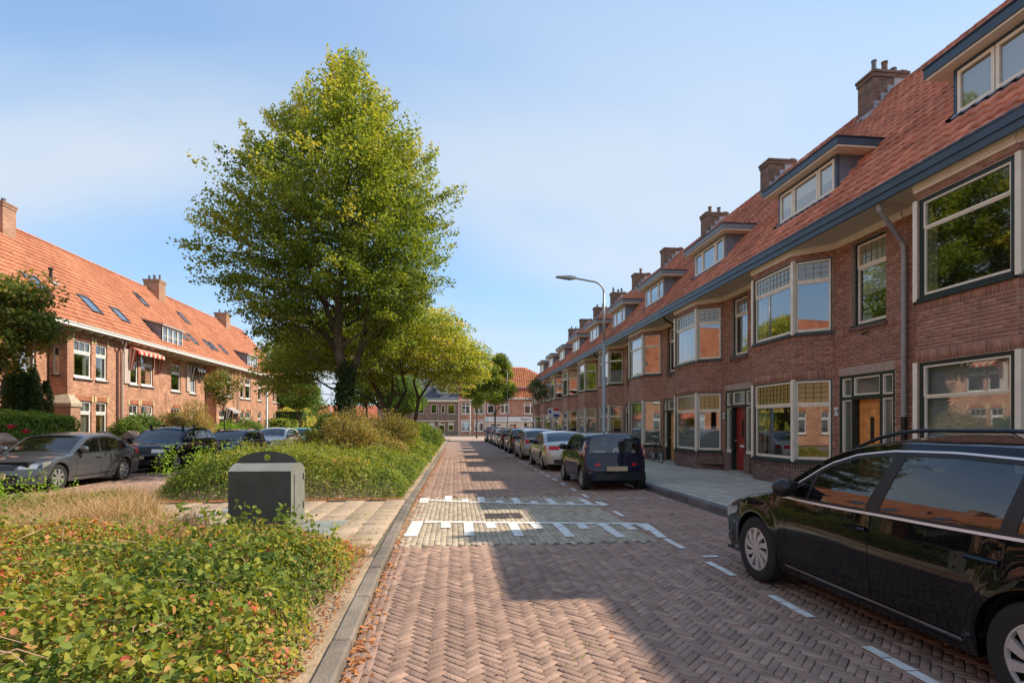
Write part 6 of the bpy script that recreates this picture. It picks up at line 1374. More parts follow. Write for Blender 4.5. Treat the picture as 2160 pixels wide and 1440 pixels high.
L_STR = leafmat('straw', [(0, (.22,.15,.075)), (.5, (.46,.31,.17)), (1, (.62,.46,.27))], trans=.2, rough=.8)
L_FAL = leafmat('fallen_leaf', [(0, (.28,.10,.03)), (.5, (.46,.17,.05)), (1, (.50,.28,.09))], trans=.15)
M_BARK = mat('bark', (.075,.058,.042), base2=(.15,.12,.09), rough=.95, var=.35, scale=9, bump=1.0, bscale=18, stain=.4, stain_col=(.05,.06,.025))
M_TWIG = mat('brown_twigs', (.12,.075,.05), rough=.95)
LV4 = np.array([(0,0,0),(.36,.48,.07),(0,1,-.06),(-.36,.48,.07)]); LF4 = np.array([(0,1,2,3)])
LV5 = np.array([(0,0,0),(.24,.14,.05),(.35,.42,.09),(.22,.76,.03),(0,1,-.12),(-.22,.76,.03),(-.35,.42,.09),(-.24,.14,.05),(0,.45,0)]); LF5 = np.array([(0,1,2,8),(8,2,3,4),(0,8,6,7),(8,4,5,6)])
def basis(Nrm, rng_=rng):
    n = len(Nrm); Nrm = Nrm/np.linalg.norm(Nrm, axis=1)[:, None]; a = rng_.normal(size=(n, 3)); a -= (a*Nrm).sum(1)[:, None]*Nrm; a /= np.linalg.norm(a, axis=1)[:, None]
    return np.stack([np.cross(a, Nrm), a, Nrm], 2)
def leaves(name, P, size, up, tint, m, parent, big=False, kind=None, spread=1.0, nrm=None):
    N = len(P); Nr = rng.normal(size=(N, 3))*spread; 
    if nrm is not None: Nr += nrm*up
    else: Nr[:, 2] += up
    M = basis(Nr)*(np.asarray(size)*np.ones(N))[:, None, None]; tv, tf = (LV5, LF5) if big else (LV4, LF4)
    V = np.einsum('nij,vj->nvi', M, tv)+P[:, None, :]; F = tf[None]+(np.arange(N)*len(tv))[:, None, None]
    o = link(name, np_mesh(name, V.reshape(-1, 3), F.reshape(-1, 4), m, np.repeat(np.clip(tint, 0, 1), len(tv))), parent)
    if kind: o['kind'] = kind
    return o
def branchy(name, paths, m, parent):
    b = MB()
    for pts, r0, r1 in paths:
        n = len(pts); b.tube(pts, [r0+(r1-r0)*i/(n-1) for i in range(n)], 10 if r0 > .1 else (6 if r0 > .03 else 4), 0, random.random(), cap=False)
    return b.build(name, m, parent, smooth=True)
def wob(a, e, n, j, up=0.0, rs=random):
    a, e = Vector(a), Vector(e); L = (e-a).length; o = []
    for i in range(n+1):
        f = i/n; p = a.lerp(e, f); k = math.sin(math.pi*f)
        o.append(p + Vector((rs.gauss(0, j)*L*k, rs.gauss(0, j)*L*k, rs.gauss(0, j*.6)*L*k + up*L*k)))
    return o
# ---- the big tree: outline half-widths taken at heights above ground
def big_tree():
    D = 21.5; X0, Y0 = -4.25, 21.9
    o = thing('lime_tree', 'big broad green tree with an ivy-clad trunk standing on the median', 'tree', (X0, Y0, .05))
    z_ = lambda py: 1.6+(HZ-py)*D/F_PX; k = D/F_PX
    # (z, left extent, right extent) about the trunk axis
    prof = [(z_(96), .1, .3), (z_(125), .75, .9), (z_(165), 1.3, 1.75), (z_(200), 2.3, 1.8), (z_(260), 3.5, 2.3), (z_(330), 4.6, 3.7), (z_(400), 5.3, 4.2), (z_(440), 5.9, 4.7), (z_(500), 6.8, 4.7), (z_(545), 6.3, 4.7), (z_(600), 6.2, 4.6), (z_(660), 5.4, 3.8), (z_(700), 4.9, 3.1), (z_(740), 4.2, 2.3), (z_(775), 3.5, 1.8)]
    pz = np.array([p[0] for p in prof])[::-1]; pl = np.array([p[1] for p in prof])[::-1]*.95; pr_ = np.array([p[2] for p in prof])[::-1]*.95
    def ext(z, ang):   # ang 0 = +X
        l = np.interp(z, pz, pl); r = np.interp(z, pz, pr_); m = (l+r)/2; c = np.cos(ang); return np.where(c > 0, r*c*c + m*(1-c*c), l*c*c + m*(1-c*c))
    NS = 2050; sp = []
    zt = rng.uniform(0, 1, NS*6); zc = pz[0]+(pz[-1]-pz[0])*zt; keep = rng.uniform(0, 1, NS*6) < (ext(zc, 0)+ext(zc, math.pi))/2/5.4*(.55+.45*(ext(zc,0)>2)); zc = zc[keep][:NS]; NS = len(zc)
    ang = rng.uniform(0, 2*math.pi, NS); rr = np.sqrt(rng.uniform(.10, 1.0, NS)); rr = np.where(zc < z_(650), np.maximum(rr, .45+.35*rng.uniform(0, 1, NS)), rr); lump = .92+.17*(vnoise(ang*2.3, zc*.8, 1.3, 9)-.5)*2+.13*(vnoise(ang*4.1, zc*2.2, 1.3, 19)-.5)*2+.06*(rng.uniform(0, 1, NS) > .93); E = ext(zc, ang)*lump
    tip = np.stack([E*rr*np.cos(ang), E*rr*np.sin(ang), zc + rng.normal(0, .15, NS)], 1)
    out_ = np.stack([np.cos(ang), np.sin(ang), np.clip((zc-7.0)/7, -.15, 1.3)], 1); out_ /= np.linalg.norm(out_, axis=1)[:, None]
    kk = ~((tip[:, 2] < 6.1) & (np.abs(tip[:, 0]-.1) < 1.35)) ; tip, ang, rr, zc = tip[kk], ang[kk], rr[kk], zc[kk]; NS = len(zc)
    out_ = np.stack([np.cos(ang), np.sin(ang), np.clip((zc-7.0)/7, -.15, 1.3)], 1); out_ /= np.linalg.norm(out_, axis=1)[:, None]
    Lsp = rng.uniform(.7, 1.35, NS); nl = 74; t = rng.uniform(0, 1, (NS, nl))**.8
    side = np.cross(out_, [0, 0, 1]); side /= np.linalg.norm(side, axis=1)[:, None]+1e-6
    wdt = (.34*(1-t*.55))*rng.normal(0, .75, (NS, nl)); thick = rng.normal(0, .085, (NS, nl))
    P = tip[:, None, :] - out_[:, None, :]*(Lsp[:, None]*(1-t))[:, :, None] + side[:, None, :]*wdt[:, :, None]; P[:, :, 2] += thick - .12*np.abs(wdt)
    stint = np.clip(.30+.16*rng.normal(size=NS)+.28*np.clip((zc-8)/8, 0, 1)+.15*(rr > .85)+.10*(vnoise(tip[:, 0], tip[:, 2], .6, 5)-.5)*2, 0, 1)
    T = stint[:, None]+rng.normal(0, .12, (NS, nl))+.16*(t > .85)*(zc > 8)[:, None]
    P = P.reshape(-1, 3); T = T.ravel()
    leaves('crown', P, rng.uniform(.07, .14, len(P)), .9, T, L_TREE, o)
    # trunk and limbs
    rs = random.Random(3); paths = [([(0,0,0),(.02,0,1.2),(.0,0,2.6),(-.03,0,3.3)], .235, .20)]
    paths += [([(-.03,0,3.2),(-.25,.0,4.3),(-.35,.1,5.6),(-.2,.1,7.5),(0,0,10),(.1,0,13.5),(.1,0,15.6)], .21, .025)]
    paths += [([(.0,0,3.2),(.45,.1,4.2),(.75,.2,5.6),(1.0,.3,8.0),(1.5,.2,11)], .16, .025)]
    paths += [([(-.35,.1,5.2),(-1.0,-.2,6.8),(-1.6,-.4,8.6),(-2.2,-.2,11)], .12, .02), ([(-.3,0,4.4),(-.9,.3,5.2),(-2.4,.5,6.4),(-4.2,.2,7.4)], .13, .02)]
    for i in range(34):
        zz = 4.6+10*(i/34)**1.0; a = i*2.4; Rr = float(ext(min(zz+1.6, 15.5), a))*.62; base = (-.25+.3*rs.random(), 0, zz)
        paths.append((wob(base, (Rr*math.cos(a), Rr*math.sin(a), zz+.9+.25*Rr), 5, .05, .04, rs), max(.025, .075-.004*(zz-4)), .012))
    for i in rng.choice(NS, 420, replace=False):
        e = tip[i]; f = rs.uniform(.35, .6); a = (e[0]*f, e[1]*f, e[2]-.35-abs(1-f)*.9); paths.append((wob(a, tuple(e), 3, .05, 0, rs), .022, .006))
    branchy('trunk', paths, M_BARK, o)
    # ivy on the trunk
    n = 4200; zz = rng.uniform(.2, 4.0, n)**1.0; zz = zz*(rng.uniform(0, 1, n) < np.clip((4.6-zz)/1.2, 0, 1)); zz = zz[zz > .05]; n = len(zz); aa = rng.uniform(0, 2*math.pi, n); r_ = .235+rng.gamma(1.5, .05, n)*(1+.7*(np.sin(zz*2.2+aa) > .3))
    Pi = np.stack([r_*np.cos(aa), r_*np.sin(aa), zz], 1); leaves('ivy', Pi, rng.uniform(.09, .15, n), 1.0, rng.uniform(0, .8, n), L_DRK, o, nrm=np.stack([np.cos(aa), np.sin(aa), np.full(n, .2)], 1))
    return o
big_tree()

def clump_points(C_, Rad, n, squash=.8, shell=.45):
    """n points on the shells of sub-clumps; C_ (k,3), Rad (k,)"""
    k = len(C_); i = rng.integers(0, k, n); d = rng.normal(size=(n, 3)); d /= np.linalg.norm(d, axis=1)[:, None]; r = Rad[i]*(1-shell*rng.uniform(0, 1, n)**1.5)
    P = C_[i]+d*r[:, None]*np.array([1, 1, squash]); return P, d, i
def ell_clumps(rx, ry, rz, k, fr=.35, zc=None, low=0.0):
    d = rng.normal(size=(k, 3)); d[:, 2] = np.abs(d[:, 2])*1.0-low*rng.uniform(0, 1, k); d /= np.linalg.norm(d, axis=1)[:, None]; q = rng.uniform(.35, 1, k)[:, None]**.6
    C_ = d*q*np.array([rx, ry, rz])*(1-fr*.8); C_[:, 2] += (zc if zc is not None else 0); return C_, rng.uniform(.7, 1.2, k)*fr*min(rx, ry, rz)*1.15
def shrub(name, label, x, y, rx, ry, h, n, size, m, k=22, tb=.45, ts=.2, group=None, fr=.38, core=True, cat='shrub', z0=.06, twigs=0, up=.8):
    o = thing(name, label, cat, (x, y, z0), 0, group); C_, Rd = ell_clumps(rx, ry, h*.62, k, fr, zc=h*.32, low=.6); C_[:, 2] = np.maximum(C_[:, 2], Rd*.6)
    P, d, i = clump_points(C_, Rd, n); P[:, 2] = np.abs(P[:, 2]); ct = rng.normal(0, ts*.6, k)
    leaves('foliage', P, rng.uniform(.7, 1.3, n)*size, up, tb+ct[i]+rng.normal(0, ts, n), m, o, nrm=d+np.array([0, 0, .5]))
    rs = random.Random(int(x*100)); paths = []
    for j in range(max(6, twigs)): a = rs.uniform(0, 6.28); paths.append((wob((.1*rx*math.cos(a), .1*ry*math.sin(a), 0), (rx*.75*math.cos(a)*rs.random(), ry*.75*math.sin(a), h*rs.uniform(.5, .95)), 4, .06, 0, rs), .02, .005))
    branchy('stems', paths, M_TWIG, o); return o
def tree(name, label, x, y, h, rx, ry, crown_z0, n, size, m, trunk_r=.12, k=30, tb=.45, ts=.2, fr=.33, trunk_paths=None, group=None, z0=.08, lean=0.0, cat='tree', low=.8, limbs=10):
    o = thing(name, label, cat, (x, y, z0), 0, group); rz = (h-crown_z0)/2; zc = (h+crown_z0)/2
    d = rng.normal(size=(k, 3)); d /= np.linalg.norm(d, axis=1)[:, None]; q = rng.uniform(.2, 1, k)[:, None]**.5; Rd = rng.uniform(.7, 1.25, k)*fr*min(rx, ry, rz)*1.2; C_ = d*q*np.array([rx, ry, rz])*(1-fr*.7); C_[:, 2] += zc; C_[:, 0] += lean
    P, dd, i = clump_points(C_, Rd, n, .75, .7); ct = rng.normal(0, ts*.6, k)
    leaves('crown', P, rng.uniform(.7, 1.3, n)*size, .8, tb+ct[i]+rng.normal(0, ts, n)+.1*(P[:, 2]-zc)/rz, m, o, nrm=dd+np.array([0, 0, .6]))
    rs = random.Random(int(x*100+y)); paths = trunk_paths or [([(0,0,0),(.03,0,crown_z0*.6),(lean*.5,0,crown_z0+rz*.4),(lean,0,h*.9)], trunk_r, trunk_r*.25)]
    for j in range(min(limbs, k)):
        c = C_[j]; b0 = max(crown_z0*.75, c[2]-rz*.9); paths = paths+[(wob((lean*.3, 0, min(b0, c[2])), tuple(c), 4, .06, .03, rs), trunk_r*.38, .01)]
    branchy('trunk', paths, M_BARK, o); return o

# spreading yellow-green tree with several crooked stems behind the big tree
def spread_tree():
    X0, Y0 = -3.55, 29.5; o = thing('honey_locust', 'wide low yellow-green tree with several crooked bare stems behind the big tree', 'tree', (X0, Y0, .05))
    rs = random.Random(5); B = lambda pts, a, e: (pts, a*.82, e*.8)
    paths = [B([(.3,0,0),(.2,0,.9),(.0,0,1.6),(-.15,0,2.5),(-.5,0,3.3),(-.9,.1,4.2),(-1.5,.1,5.2)], .22, .05), B([(.3,0,.3),(.85,.1,1.1),(1.45,.1,2.0),(1.6,.1,3.0),(1.35,0,3.9),(1.7,0,4.9)], .17, .05),
             B([(.0,0,1.7),(.5,0,2.6),(.95,-.1,3.4),(.7,-.1,4.4),(1.1,-.1,5.4)], .13, .04), B([(-.15,0,2.4),(.25,.1,3.2),(.2,.1,4.3),(.5,0,5.2),(.9,0,6.1)], .12, .04),
             B([(-.1,0,2.2),(-.8,-.1,2.9),(-1.8,-.1,3.4),(-2.9,-.1,3.5),(-4.2,.1,4.3),(-5.6,.2,4.9)], .12, .03), B([(-.5,0,3.2),(-1.0,.2,4.1),(-1.2,.2,5.0)], .09, .03), B([(1.5,.1,2.8),(2.2,.1,3.9),(3.2,0,4.7),(4.6,0,5.3)], .09, .02), B([(.7,0,4.3),(2.0,.2,5.0),(3.4,.3,6.2)], .08, .02), B([(-.9,.1,4.2),(-2.4,0,5.4),(-4.0,0,6.0)], .07, .02), B([(1.1,0,5.2),(.3,.2,6.4),(-.6,.2,7.2)], .06, .02)]
    NS = 1500; x = rng.uniform(-1, 1, NS); zt = rng.uniform(0, 1, NS); X = x*6.0-.4; top = 7.9-.050*(X-.6)**2*1.0; bot = 4.2-.25*np.abs(x)**2*2 + .5*np.sin(X*1.3); top = np.where(X > 3.8, top-.6*(X-3.8), top)
    Z = bot+(top-bot)*zt**.75; Yy = rng.uniform(-1, 1, NS)*4.6*np.sqrt(1-x*x*.8); tip = np.stack([X, Yy, Z], 1); ang = np.arctan2(Yy, X); outd = np.stack([np.cos(ang), np.sin(ang), np.full(NS, .15)], 1)
    nl = 62; t = rng.uniform(0, 1, (NS, nl)); sd = np.cross(outd, [0, 0, 1]); wdt = rng.normal(0, .26, (NS, nl))
    P = tip[:, None, :]-outd[:, None, :]*(1.3*(1-t))[:, :, None]+sd[:, None, :]*wdt[:, :, None]; P[:, :, 2] += rng.normal(0, .06, (NS, nl))-.25*t**2
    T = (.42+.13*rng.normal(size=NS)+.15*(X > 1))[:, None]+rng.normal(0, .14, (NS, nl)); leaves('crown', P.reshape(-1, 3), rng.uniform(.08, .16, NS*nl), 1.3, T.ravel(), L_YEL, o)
    for j in range(150): e = tip[rs.randrange(NS)]; paths.append((wob((e[0]*.45, e[1]*.3, min(e[2]-.3, 4.6)), tuple(e), 4, .07, .03, rs), .022, .006))
    branchy('trunk', paths, M_BARK, o)
spread_tree()
tree('street_tree', 'green street tree with rusty leaf tips at the left edge, before the recessed brick wall', -14.35, 18.7, 6.9, 1.8, 1.9, 3.0, 15000, .12, L_RED, .09, 34, .5, .2, group=None)
tree('thin_street_tree', 'thin young street tree with sparse rusty leaves behind the black crossover', -12.3, 30.6, 4.9, 1.05, 1.05, 2.3, 3600, .10, L_RED, .05, 22, .55, .25, fr=.4)
tree('round_street_tree', 'round green street tree with a slender pale trunk beside the box hedge', -12.5, 45.5, 6.2, 2.0, 2.0, 2.4, 9000, .14, L_GRN, .08, 26, .6, .2)
tree('birch_tree', 'tall drooping birch before the corner shop, its pale trunk showing below', 4.25, 58.5, 9.9, 2.5, 2.3, 2.6, 30000, .15, L_TREE, .12, 40, .45, .2, fr=.34)
tree('birch_tree', 'smaller drooping tree left of the tall birch, before the poster windows', 2.6, 66.5, 8.3, 2.2, 2.0, 3.2, 16000, .16, L_TREE, .10, 26, .45, .2, fr=.32)
tree('small_street_tree', 'sparse dark small tree close to the far brown brick houses', 7.3, 47.5, 5.9, 1.25, 1.2, 3.3, 3200, .10, L_DRK, .05, 20, .7, .25, fr=.36)
for i, (x, y, h, rx, z0c, mm, lab) in enumerate((( -6.2, 60, 8.0, 3.6, 2.2, L_GRN, 'broad green tree behind the spreading tree, right of its stems'), (-6.4, 70, 7.6, 3.0, 2.4, L_GRN, 'green tree in front of the slate-roofed block'), (-9.8, 62, 8.6, 3.3, 2.5, L_GRN, 'green tree seen between the stems of the spreading tree'),
      (-19.5, 62, 11.5, 3.0, 1.2, L_DRK, 'tall dark conifer-like tree just beyond the left terrace end'), (-25.5, 70, 11.0, 4.5, 1.5, L_DRK, 'dark broad tree rising behind the left terrace end'), (-15.5, 57, 6.8, 2.6, 1.0, L_GRN, 'green tree touching the gable end of the left terrace'))):
    tree('background_tree', lab, x, y, h, rx, rx, z0c, 9000, .22, mm, .2, 30, .5, .2, group='trees at the far end of the median and gardens')

# ---- ground cover on the median
def cover(name, label, x0, x1, y0, y1, n, hfun, size, m, tb, ts, cat='ground cover', keep=None, big=False, seed=0, up=1.0, spreadz=.5):
    x = rng.uniform(x0, x1, n*2); yy = y0+(y1-y0)*rng.uniform(0, 1, n*2); 
    if keep is not None: k = keep(x, yy); x, yy = x[k], yy[k]
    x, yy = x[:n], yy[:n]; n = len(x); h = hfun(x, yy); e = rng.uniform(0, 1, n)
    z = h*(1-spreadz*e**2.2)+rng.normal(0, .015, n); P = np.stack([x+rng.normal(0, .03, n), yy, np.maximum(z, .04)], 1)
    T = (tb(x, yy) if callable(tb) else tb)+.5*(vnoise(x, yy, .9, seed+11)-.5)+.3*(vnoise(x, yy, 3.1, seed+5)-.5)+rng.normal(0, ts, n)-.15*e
    dy = (hfun(x, yy+.08)-hfun(x, yy-.08))/.16; dx = (hfun(x+.08, yy)-hfun(x-.08, yy))/.16; nr = np.stack([-np.clip(dx, -1.2, 1.2), -np.clip(dy, -1.2, 1.2), np.ones(n)], 1)
    sz = size(yy) if callable(size) else size
    o = leaves(name, P, rng.uniform(.5, 1.5, n)*sz, up, T, m, None, big=big, kind='stuff', nrm=nr); return tag(o, label, cat)
def hmed(x, y):
    e = np.clip((-1.10-x)/.95, 0, 1)**.55*np.clip((x+6.35)/.8, 0, 1)**.6*np.clip((y-11.75)/.6, 0, 1)**.5
    H = .62+.50*vnoise(x, y, .75, 21)+.26*(vnoise(x, y, 2.3, 22)-.5)+.14*(vnoise(x, y, 6, 23)-.5); H = H*np.where(y > 16, .85, 1)
    lf = np.clip((-4.6-x)/1.5, 0, 1); H = H*(1-.10*lf)
    return np.maximum(.02, H*e)
def dens(n, a, e, p): return a+(e-a)*rng.uniform(0, 1, n)**p
cover('median_shrubs', 'dense low green and rusty shrubs filling the median bed beyond the path', -6.35, -1.12, 11.75, 18, 62000, hmed, lambda y: .052+.0015*(y-11), L_BSH, .36, .15, seed=1)
cover('median_shrubs', 'low olive-green shrubs along the kerb further up the median', -6.35, -1.12, 18, 34, 46000, hmed, lambda y: .08+.002*(y-18), L_BSH, .34, .14, seed=2)
cover('median_shrubs', 'far end of the low median shrubs beyond the trees', -6.35, -1.12, 34, 60, 26000, hmed, lambda y: .13, L_BSH, .32, .14, seed=3)
def sprigs(name, label, pts, m, tb, size, n_leaf=26, h=(.3, .7), parent=None):
    """upright arching leafy shoots standing out of the cover: one object"""
    P = []; T = []; b = MB()
    for (x, y, z) in pts:
        hh = random.uniform(*h); lx, ly = random.gauss(0, .28)*hh, random.gauss(0, .28)*hh
        b.tube([(x,y,z-.15),(x+lx*.4,y+ly*.4,z+hh*.6),(x+lx,y+ly,z+hh)], .004, 3, 0)
        for j in range(n_leaf): f = random.uniform(.1, 1); P.append((x+lx*f+random.gauss(0, .045), y+ly*f+random.gauss(0, .045), z+hh*f+random.gauss(0, .02))); T.append(tb+random.gauss(0, .12)+.1*f)
    o = leaves(name, np.array(P), np.random.default_rng(1).uniform(.7, 1.3, len(P))*size, .6, np.array(T), m, None, kind='stuff', big=size > .05); return tag(o, label, 'shoots')
pts = []
for i in range(330):
    x, y = random.uniform(-6.2, -1.4), random.triangular(11.9, 22, 12.5); pts.append((x, y, float(hmed(np.array([x]), np.array([y]))[0])-.06))
sprigs('median_shoots', 'upright leafy shoots sticking out of the median shrubs', pts, L_BSH, .42, .045, 22, (.15, .42))
pts = [(random.uniform(-6.35, -5.7), random.uniform(11.9, 17), .5) for _ in range(45)]+[(random.uniform(-8.9, -7.0), random.uniform(10.2, 11.3), .15) for _ in range(30)]
sprigs('edge_shoots', 'spindly green shoots leaning over the edge of the left road', pts, L_LIM, .35, .05, 24, (.35, .75))
# taller bushes round the trees
shrub('brown_shrub', 'large straggly brownish shrub in front of the ivy-clad trunk', -3.9, 20.3, 1.5, 1.2, 2.6, 19000, .055, L_BRO, 34, .45, .2, twigs=40)
shrub('olive_shrub', 'olive-leaved shrub beneath the crooked stems', -2.9, 23.5, 1.8, 1.3, 2.5, 16000, .06, L_BRO, 34, .38, .2, twigs=30)
shrub('brown_shrub', 'low brown straggly shrub right of the big straggly one', -2.5, 20.2, 1.0, .9, 1.4, 8000, .05, L_BRO, 20, .55, .2, twigs=30)
shrub('bright_shrub', 'bright lime-green bush right of the crooked stems', -2.6, 27.0, 1.25, 1.2, 2.35, 9000, .08, L_LIM, 24, .45, .2)
shrub('dark_shrub', 'dark leafy bush clinging round the foot of the ivy-clad trunk', -4.5, 23.2, 1.6, 1.1, 2.9, 12000, .09, L_GRN, 24, .5, .2)
shrub('green_shrub', 'tall loose green shrub near the far end of the median, left of the road', -1.9, 37, 1.1, 2.4, 2.1, 8000, .10, L_GRN, 24, .75, .2)
shrub('green_shrub', 'loose green shrub beside the kerb just before the junction', -2.2, 47, 1.2, 3.2, 1.9, 7000, .13, L_BSH, 24, .35, .2)
shrub('rusty_shrub', 'rusty brown bush on the left side of the median', -5.6, 22.5, .9, 1.5, 1.75, 7000, .06, L_BSH, 20, .55, .2)
# small grey post in the median
mp2 = thing('marker_post', 'small grey marker post half hidden in the median shrubs', 'post', (-2.15, 16.0, .06)); b = MB(); b.box(-.05,.05,-.04,.04,0,1.02); b.build('post', M_CONC, mp2)

# ---- left gardens
def hedge(name, label, x0, x1, y0, y1, h, n, size, m, tb=.5, cat='hedge', rnd=.12):
    o = thing(name, label, cat, ((x0+x1)/2, (y0+y1)/2, .06)); wx, wy = (x1-x0)/2, (y1-y0)/2; b = MB(); b.box(-wx+.1, wx-.1, -wy+.1, wy-.1, 0, h-.1); b.build('core', L_GRN, o)
    A = [2*wx*2*wy, 2*wx*h*2, 2*wy*h*2]; tot = sum(A); P = []; N_ = []
    f = rng.choice(3, n, p=[a/tot for a in A]); u = rng.uniform(-1, 1, n); v = rng.uniform(-1, 1, n); w_ = rng.uniform(0, 1, n); sg = np.where(rng.uniform(0, 1, n) < .5, -1, 1)
    X = np.where(f == 2, sg*wx, u*wx); Yv = np.where(f == 1, sg*wy, v*wy); Z = np.where(f == 0, h, w_*h); nr = np.stack([np.where(f == 2, sg, 0), np.where(f == 1, sg, 0), np.where(f == 0, 1, .2)], 1)
    lump = (vnoise(X*1.5+Z, Yv*1.5+Z, 1.6, 4)-.5)*rnd*1.6; rd = np.clip(np.minimum(np.abs(X)/wx, 1), 0, 1)**6*rnd+np.clip(np.abs(Yv)/wy, 0, 1)**14*rnd*1.5
    Z = Z-np.where(Z > h*.7, rd, 0); P = np.stack([X, Yv, Z], 1)+nr*(lump+rng.normal(0, .03, n))[:, None]; P[:, 2] = np.maximum(P[:, 2], .02)
    leaves('foliage', P, rng.uniform(.7, 1.3, n)*size, 1.4, tb+rng.normal(0, .2, n)+.3*(vnoise(X, Z+Yv, 1.2, 8)-.5), m, o, nrm=nr); return o
hedge('clipped_hedge', 'long clipped green hedge below the yew at the left edge', -15.0, -13.75, 15.5, 21.6, 1.95, 38000, .07, L_HDG, .55)
hedge('box_hedge', 'clipped bright green box hedge beside the slender pale-trunked tree', -14.6, -12.9, 43.5, 47.0, 2.05, 6000, .10, L_HDG, .75)
hedge('golden_hedge', 'rounded golden hedge rising behind the box hedge', -15.4, -13.0, 48.5, 53, 2.9, 6000, .12, L_YEL, .75, rnd=.5)
def yew():
    o = thing('yew', 'dark columnar yew with upright stems behind the long clipped hedge', 'conifer', (-15.9, 21.6, .06)); P = []; nr = []; T = []
    for i in range(26):
        a = random.uniform(0, 6.28); r = random.uniform(0, .85); cx, cy = r*math.cos(a), r*math.sin(a)*1.1; hh = 3.75-r*.6+random.gauss(0, .12); n = 1500
        z = rng.uniform(0, 1, n)**.8*hh; th = rng.uniform(0, 6.28, n); rr = .19*np.clip((hh-z)/.5, .1, 1)*rng.uniform(.75, 1.1, n); P.append(np.stack([cx+rr*np.cos(th), cy+rr*np.sin(th), z], 1)); nr.append(np.stack([np.cos(th), np.sin(th), np.full(n, .6)], 1)); T.append(rng.uniform(.3, 1, n))
    leaves('foliage', np.concatenate(P), .075, 1.2, np.concatenate(T), L_DRK, o, nrm=np.concatenate(nr)); b = MB(); b.tube([(0,0,0),(0,0,3)], [.25,.1], 8); b.build('stem', M_BARK, o)
yew()
def rose():
    o = thing('rose_bush', 'rose bush with bright red and salmon blooms at the left edge', 'rose bush', (-13.9, 17.0, .06)); C_, Rd = ell_clumps(.7, .8, 1.0, 16, .4, zc=.7, low=.8); P, d, i = clump_points(C_, Rd, 2600); P[:, 2] = np.abs(P[:, 2]); leaves('foliage', P, .07, .8, rng.uniform(.2, .9, 2600), L_GRN, o, nrm=d)
    red = mat('rose_red', (.62,.03,.05), rough=.5); sal = mat('rose_salmon', (.70,.22,.16), rough=.5)
    for j, (x, y, z) in enumerate([(.1,.0,1.55),(.35,.35,1.62),(.55,.75,1.40),(.2,.5,1.70),(-.1,.3,1.66),(.6,1.25,1.25),(.3,-.3,1.5),(-.2,-.2,1.58),(.4,.1,1.3),(0,.6,1.5)]):
        b = MB()
        z += .10; x += .15
        for q in range(12): a = q*2.4; r = .02+.008*q; b.add([(x+r*math.cos(a), y+r*math.sin(a), z), (x+(r+.05)*math.cos(a+.5), y+(r+.05)*math.sin(a+.5), z+.05), (x+(r+.03)*math.cos(a+1.2), y+(r+.03)*math.sin(a+1.2), z+.07), (x+r*math.cos(a+1.5), y+r*math.sin(a+1.5), z)], [(0,1,2,3)])
        b.ball((x, y, z+.02), .075, 0, 6); b.build('bloom', red if j % 3 != 1 else sal, o)
rose()
shrub('garden_shrub', 'glossy dark green garden shrub right of the white ground floor windows', -14.9, 27.6, 1.5, 2.5, 2.6, 13000, .09, L_GRN, 26, .4, .2, group=None)
shrub('garden_shrub', 'tall reddish-brown feathery garden shrub behind the black crossover', -15.0, 32.3, 1.6, 3.0, 3.5, 16000, .075, L_BRO, 30, .6, .22, twigs=40)
shrub('garden_shrub', 'olive garden shrub between the feathery shrub and the thin street tree', -14.2, 30.2, 1.1, 2.0, 2.3, 9000, .08, L_BRO, 22, .35, .2)
shrub('garden_shrub', 'bright green garden bush right of the thin street tree', -14.9, 37.0, 1.2, 1.8, 2.4, 7000, .10, L_LIM, 22, .2, .2)
shrub('garden_shrub', 'grey-green garden shrub behind the left lamp post', -15.0, 41.8, 1.3, 2.3, 2.6, 7000, .10, L_GRN, 22, .7, .2)
shrub('garden_shrub', 'pale flowering shrub left of the box hedge', -13.9, 41.3, .8, 1.4, 1.8, 3500, .08, L_STR, 18, .5, .25)
shrub('garden_shrub', 'tall mixed shrub beyond the golden hedge, behind the mint car', -12.5, 54, 2.0, 3.0, 3.4, 8000, .13, L_BRO, 26, .3, .2)
shrub('garden_shrub', 'russet bush between the golden hedge and the median', -10.8, 60, 2.2, 2.0, 2.9, 6000, .15, L_RED, 24, .75, .2)
shrub('garden_shrub', 'dark green shrub low against the bay of the white-windowed house', -15.6, 24.9, .7, 1.0, 1.2, 2500, .08, L_GRN, 14, .5, .2)
shrub('garden_shrub', 'green shrub hiding the ground floor below the checked awning', -15.3, 39.3, 1.2, 2.0, 2.3, 6000, .10, L_GRN, 22, .55, .2)
shrub('garden_shrub', 'loose green shrub before the end house of the left terrace', -15.2, 50.5, 1.3, 2.4, 2.5, 6000, .12, L_GRN, 22, .6, .2)

# ---- foreground bed: broad-leaved brambles
def edge_x(y): return kx(y)-.30-.07*np.sin(y*1.7)-.03*(y-3)-.05*np.sin(y*4.1+1)
def hbed(x, y):
    e = np.clip((edge_x(y)+.03-x)/.24, 0, 1)**.5*np.clip((7.15-y+.10*np.sin(x*2.3)-.16*(x+2))/.7, 0, 1)**.6; return np.maximum(.03, (.30+.20*vnoise(x, y, .9, 31)+.10*(vnoise(x, y, 3.2, 32)-.5)*2)*e)
kb = lambda x, y: (x < edge_x(y)+.02) & (y < 7.3-.16*(x+2)) & (x > -1.35*y-1.2)
cover('bramble_bed', 'dense bed of broad green bramble leaves turning yellow and rust in the left foreground', -9.6, -.9, 2.2, 8.4, 92000, hbed, .040, L_BRM, lambda x, y: .36+.045*np.clip(y-3.4, 0, 4), .24, keep=kb, big=True, seed=7, up=1.7, spreadz=.6)
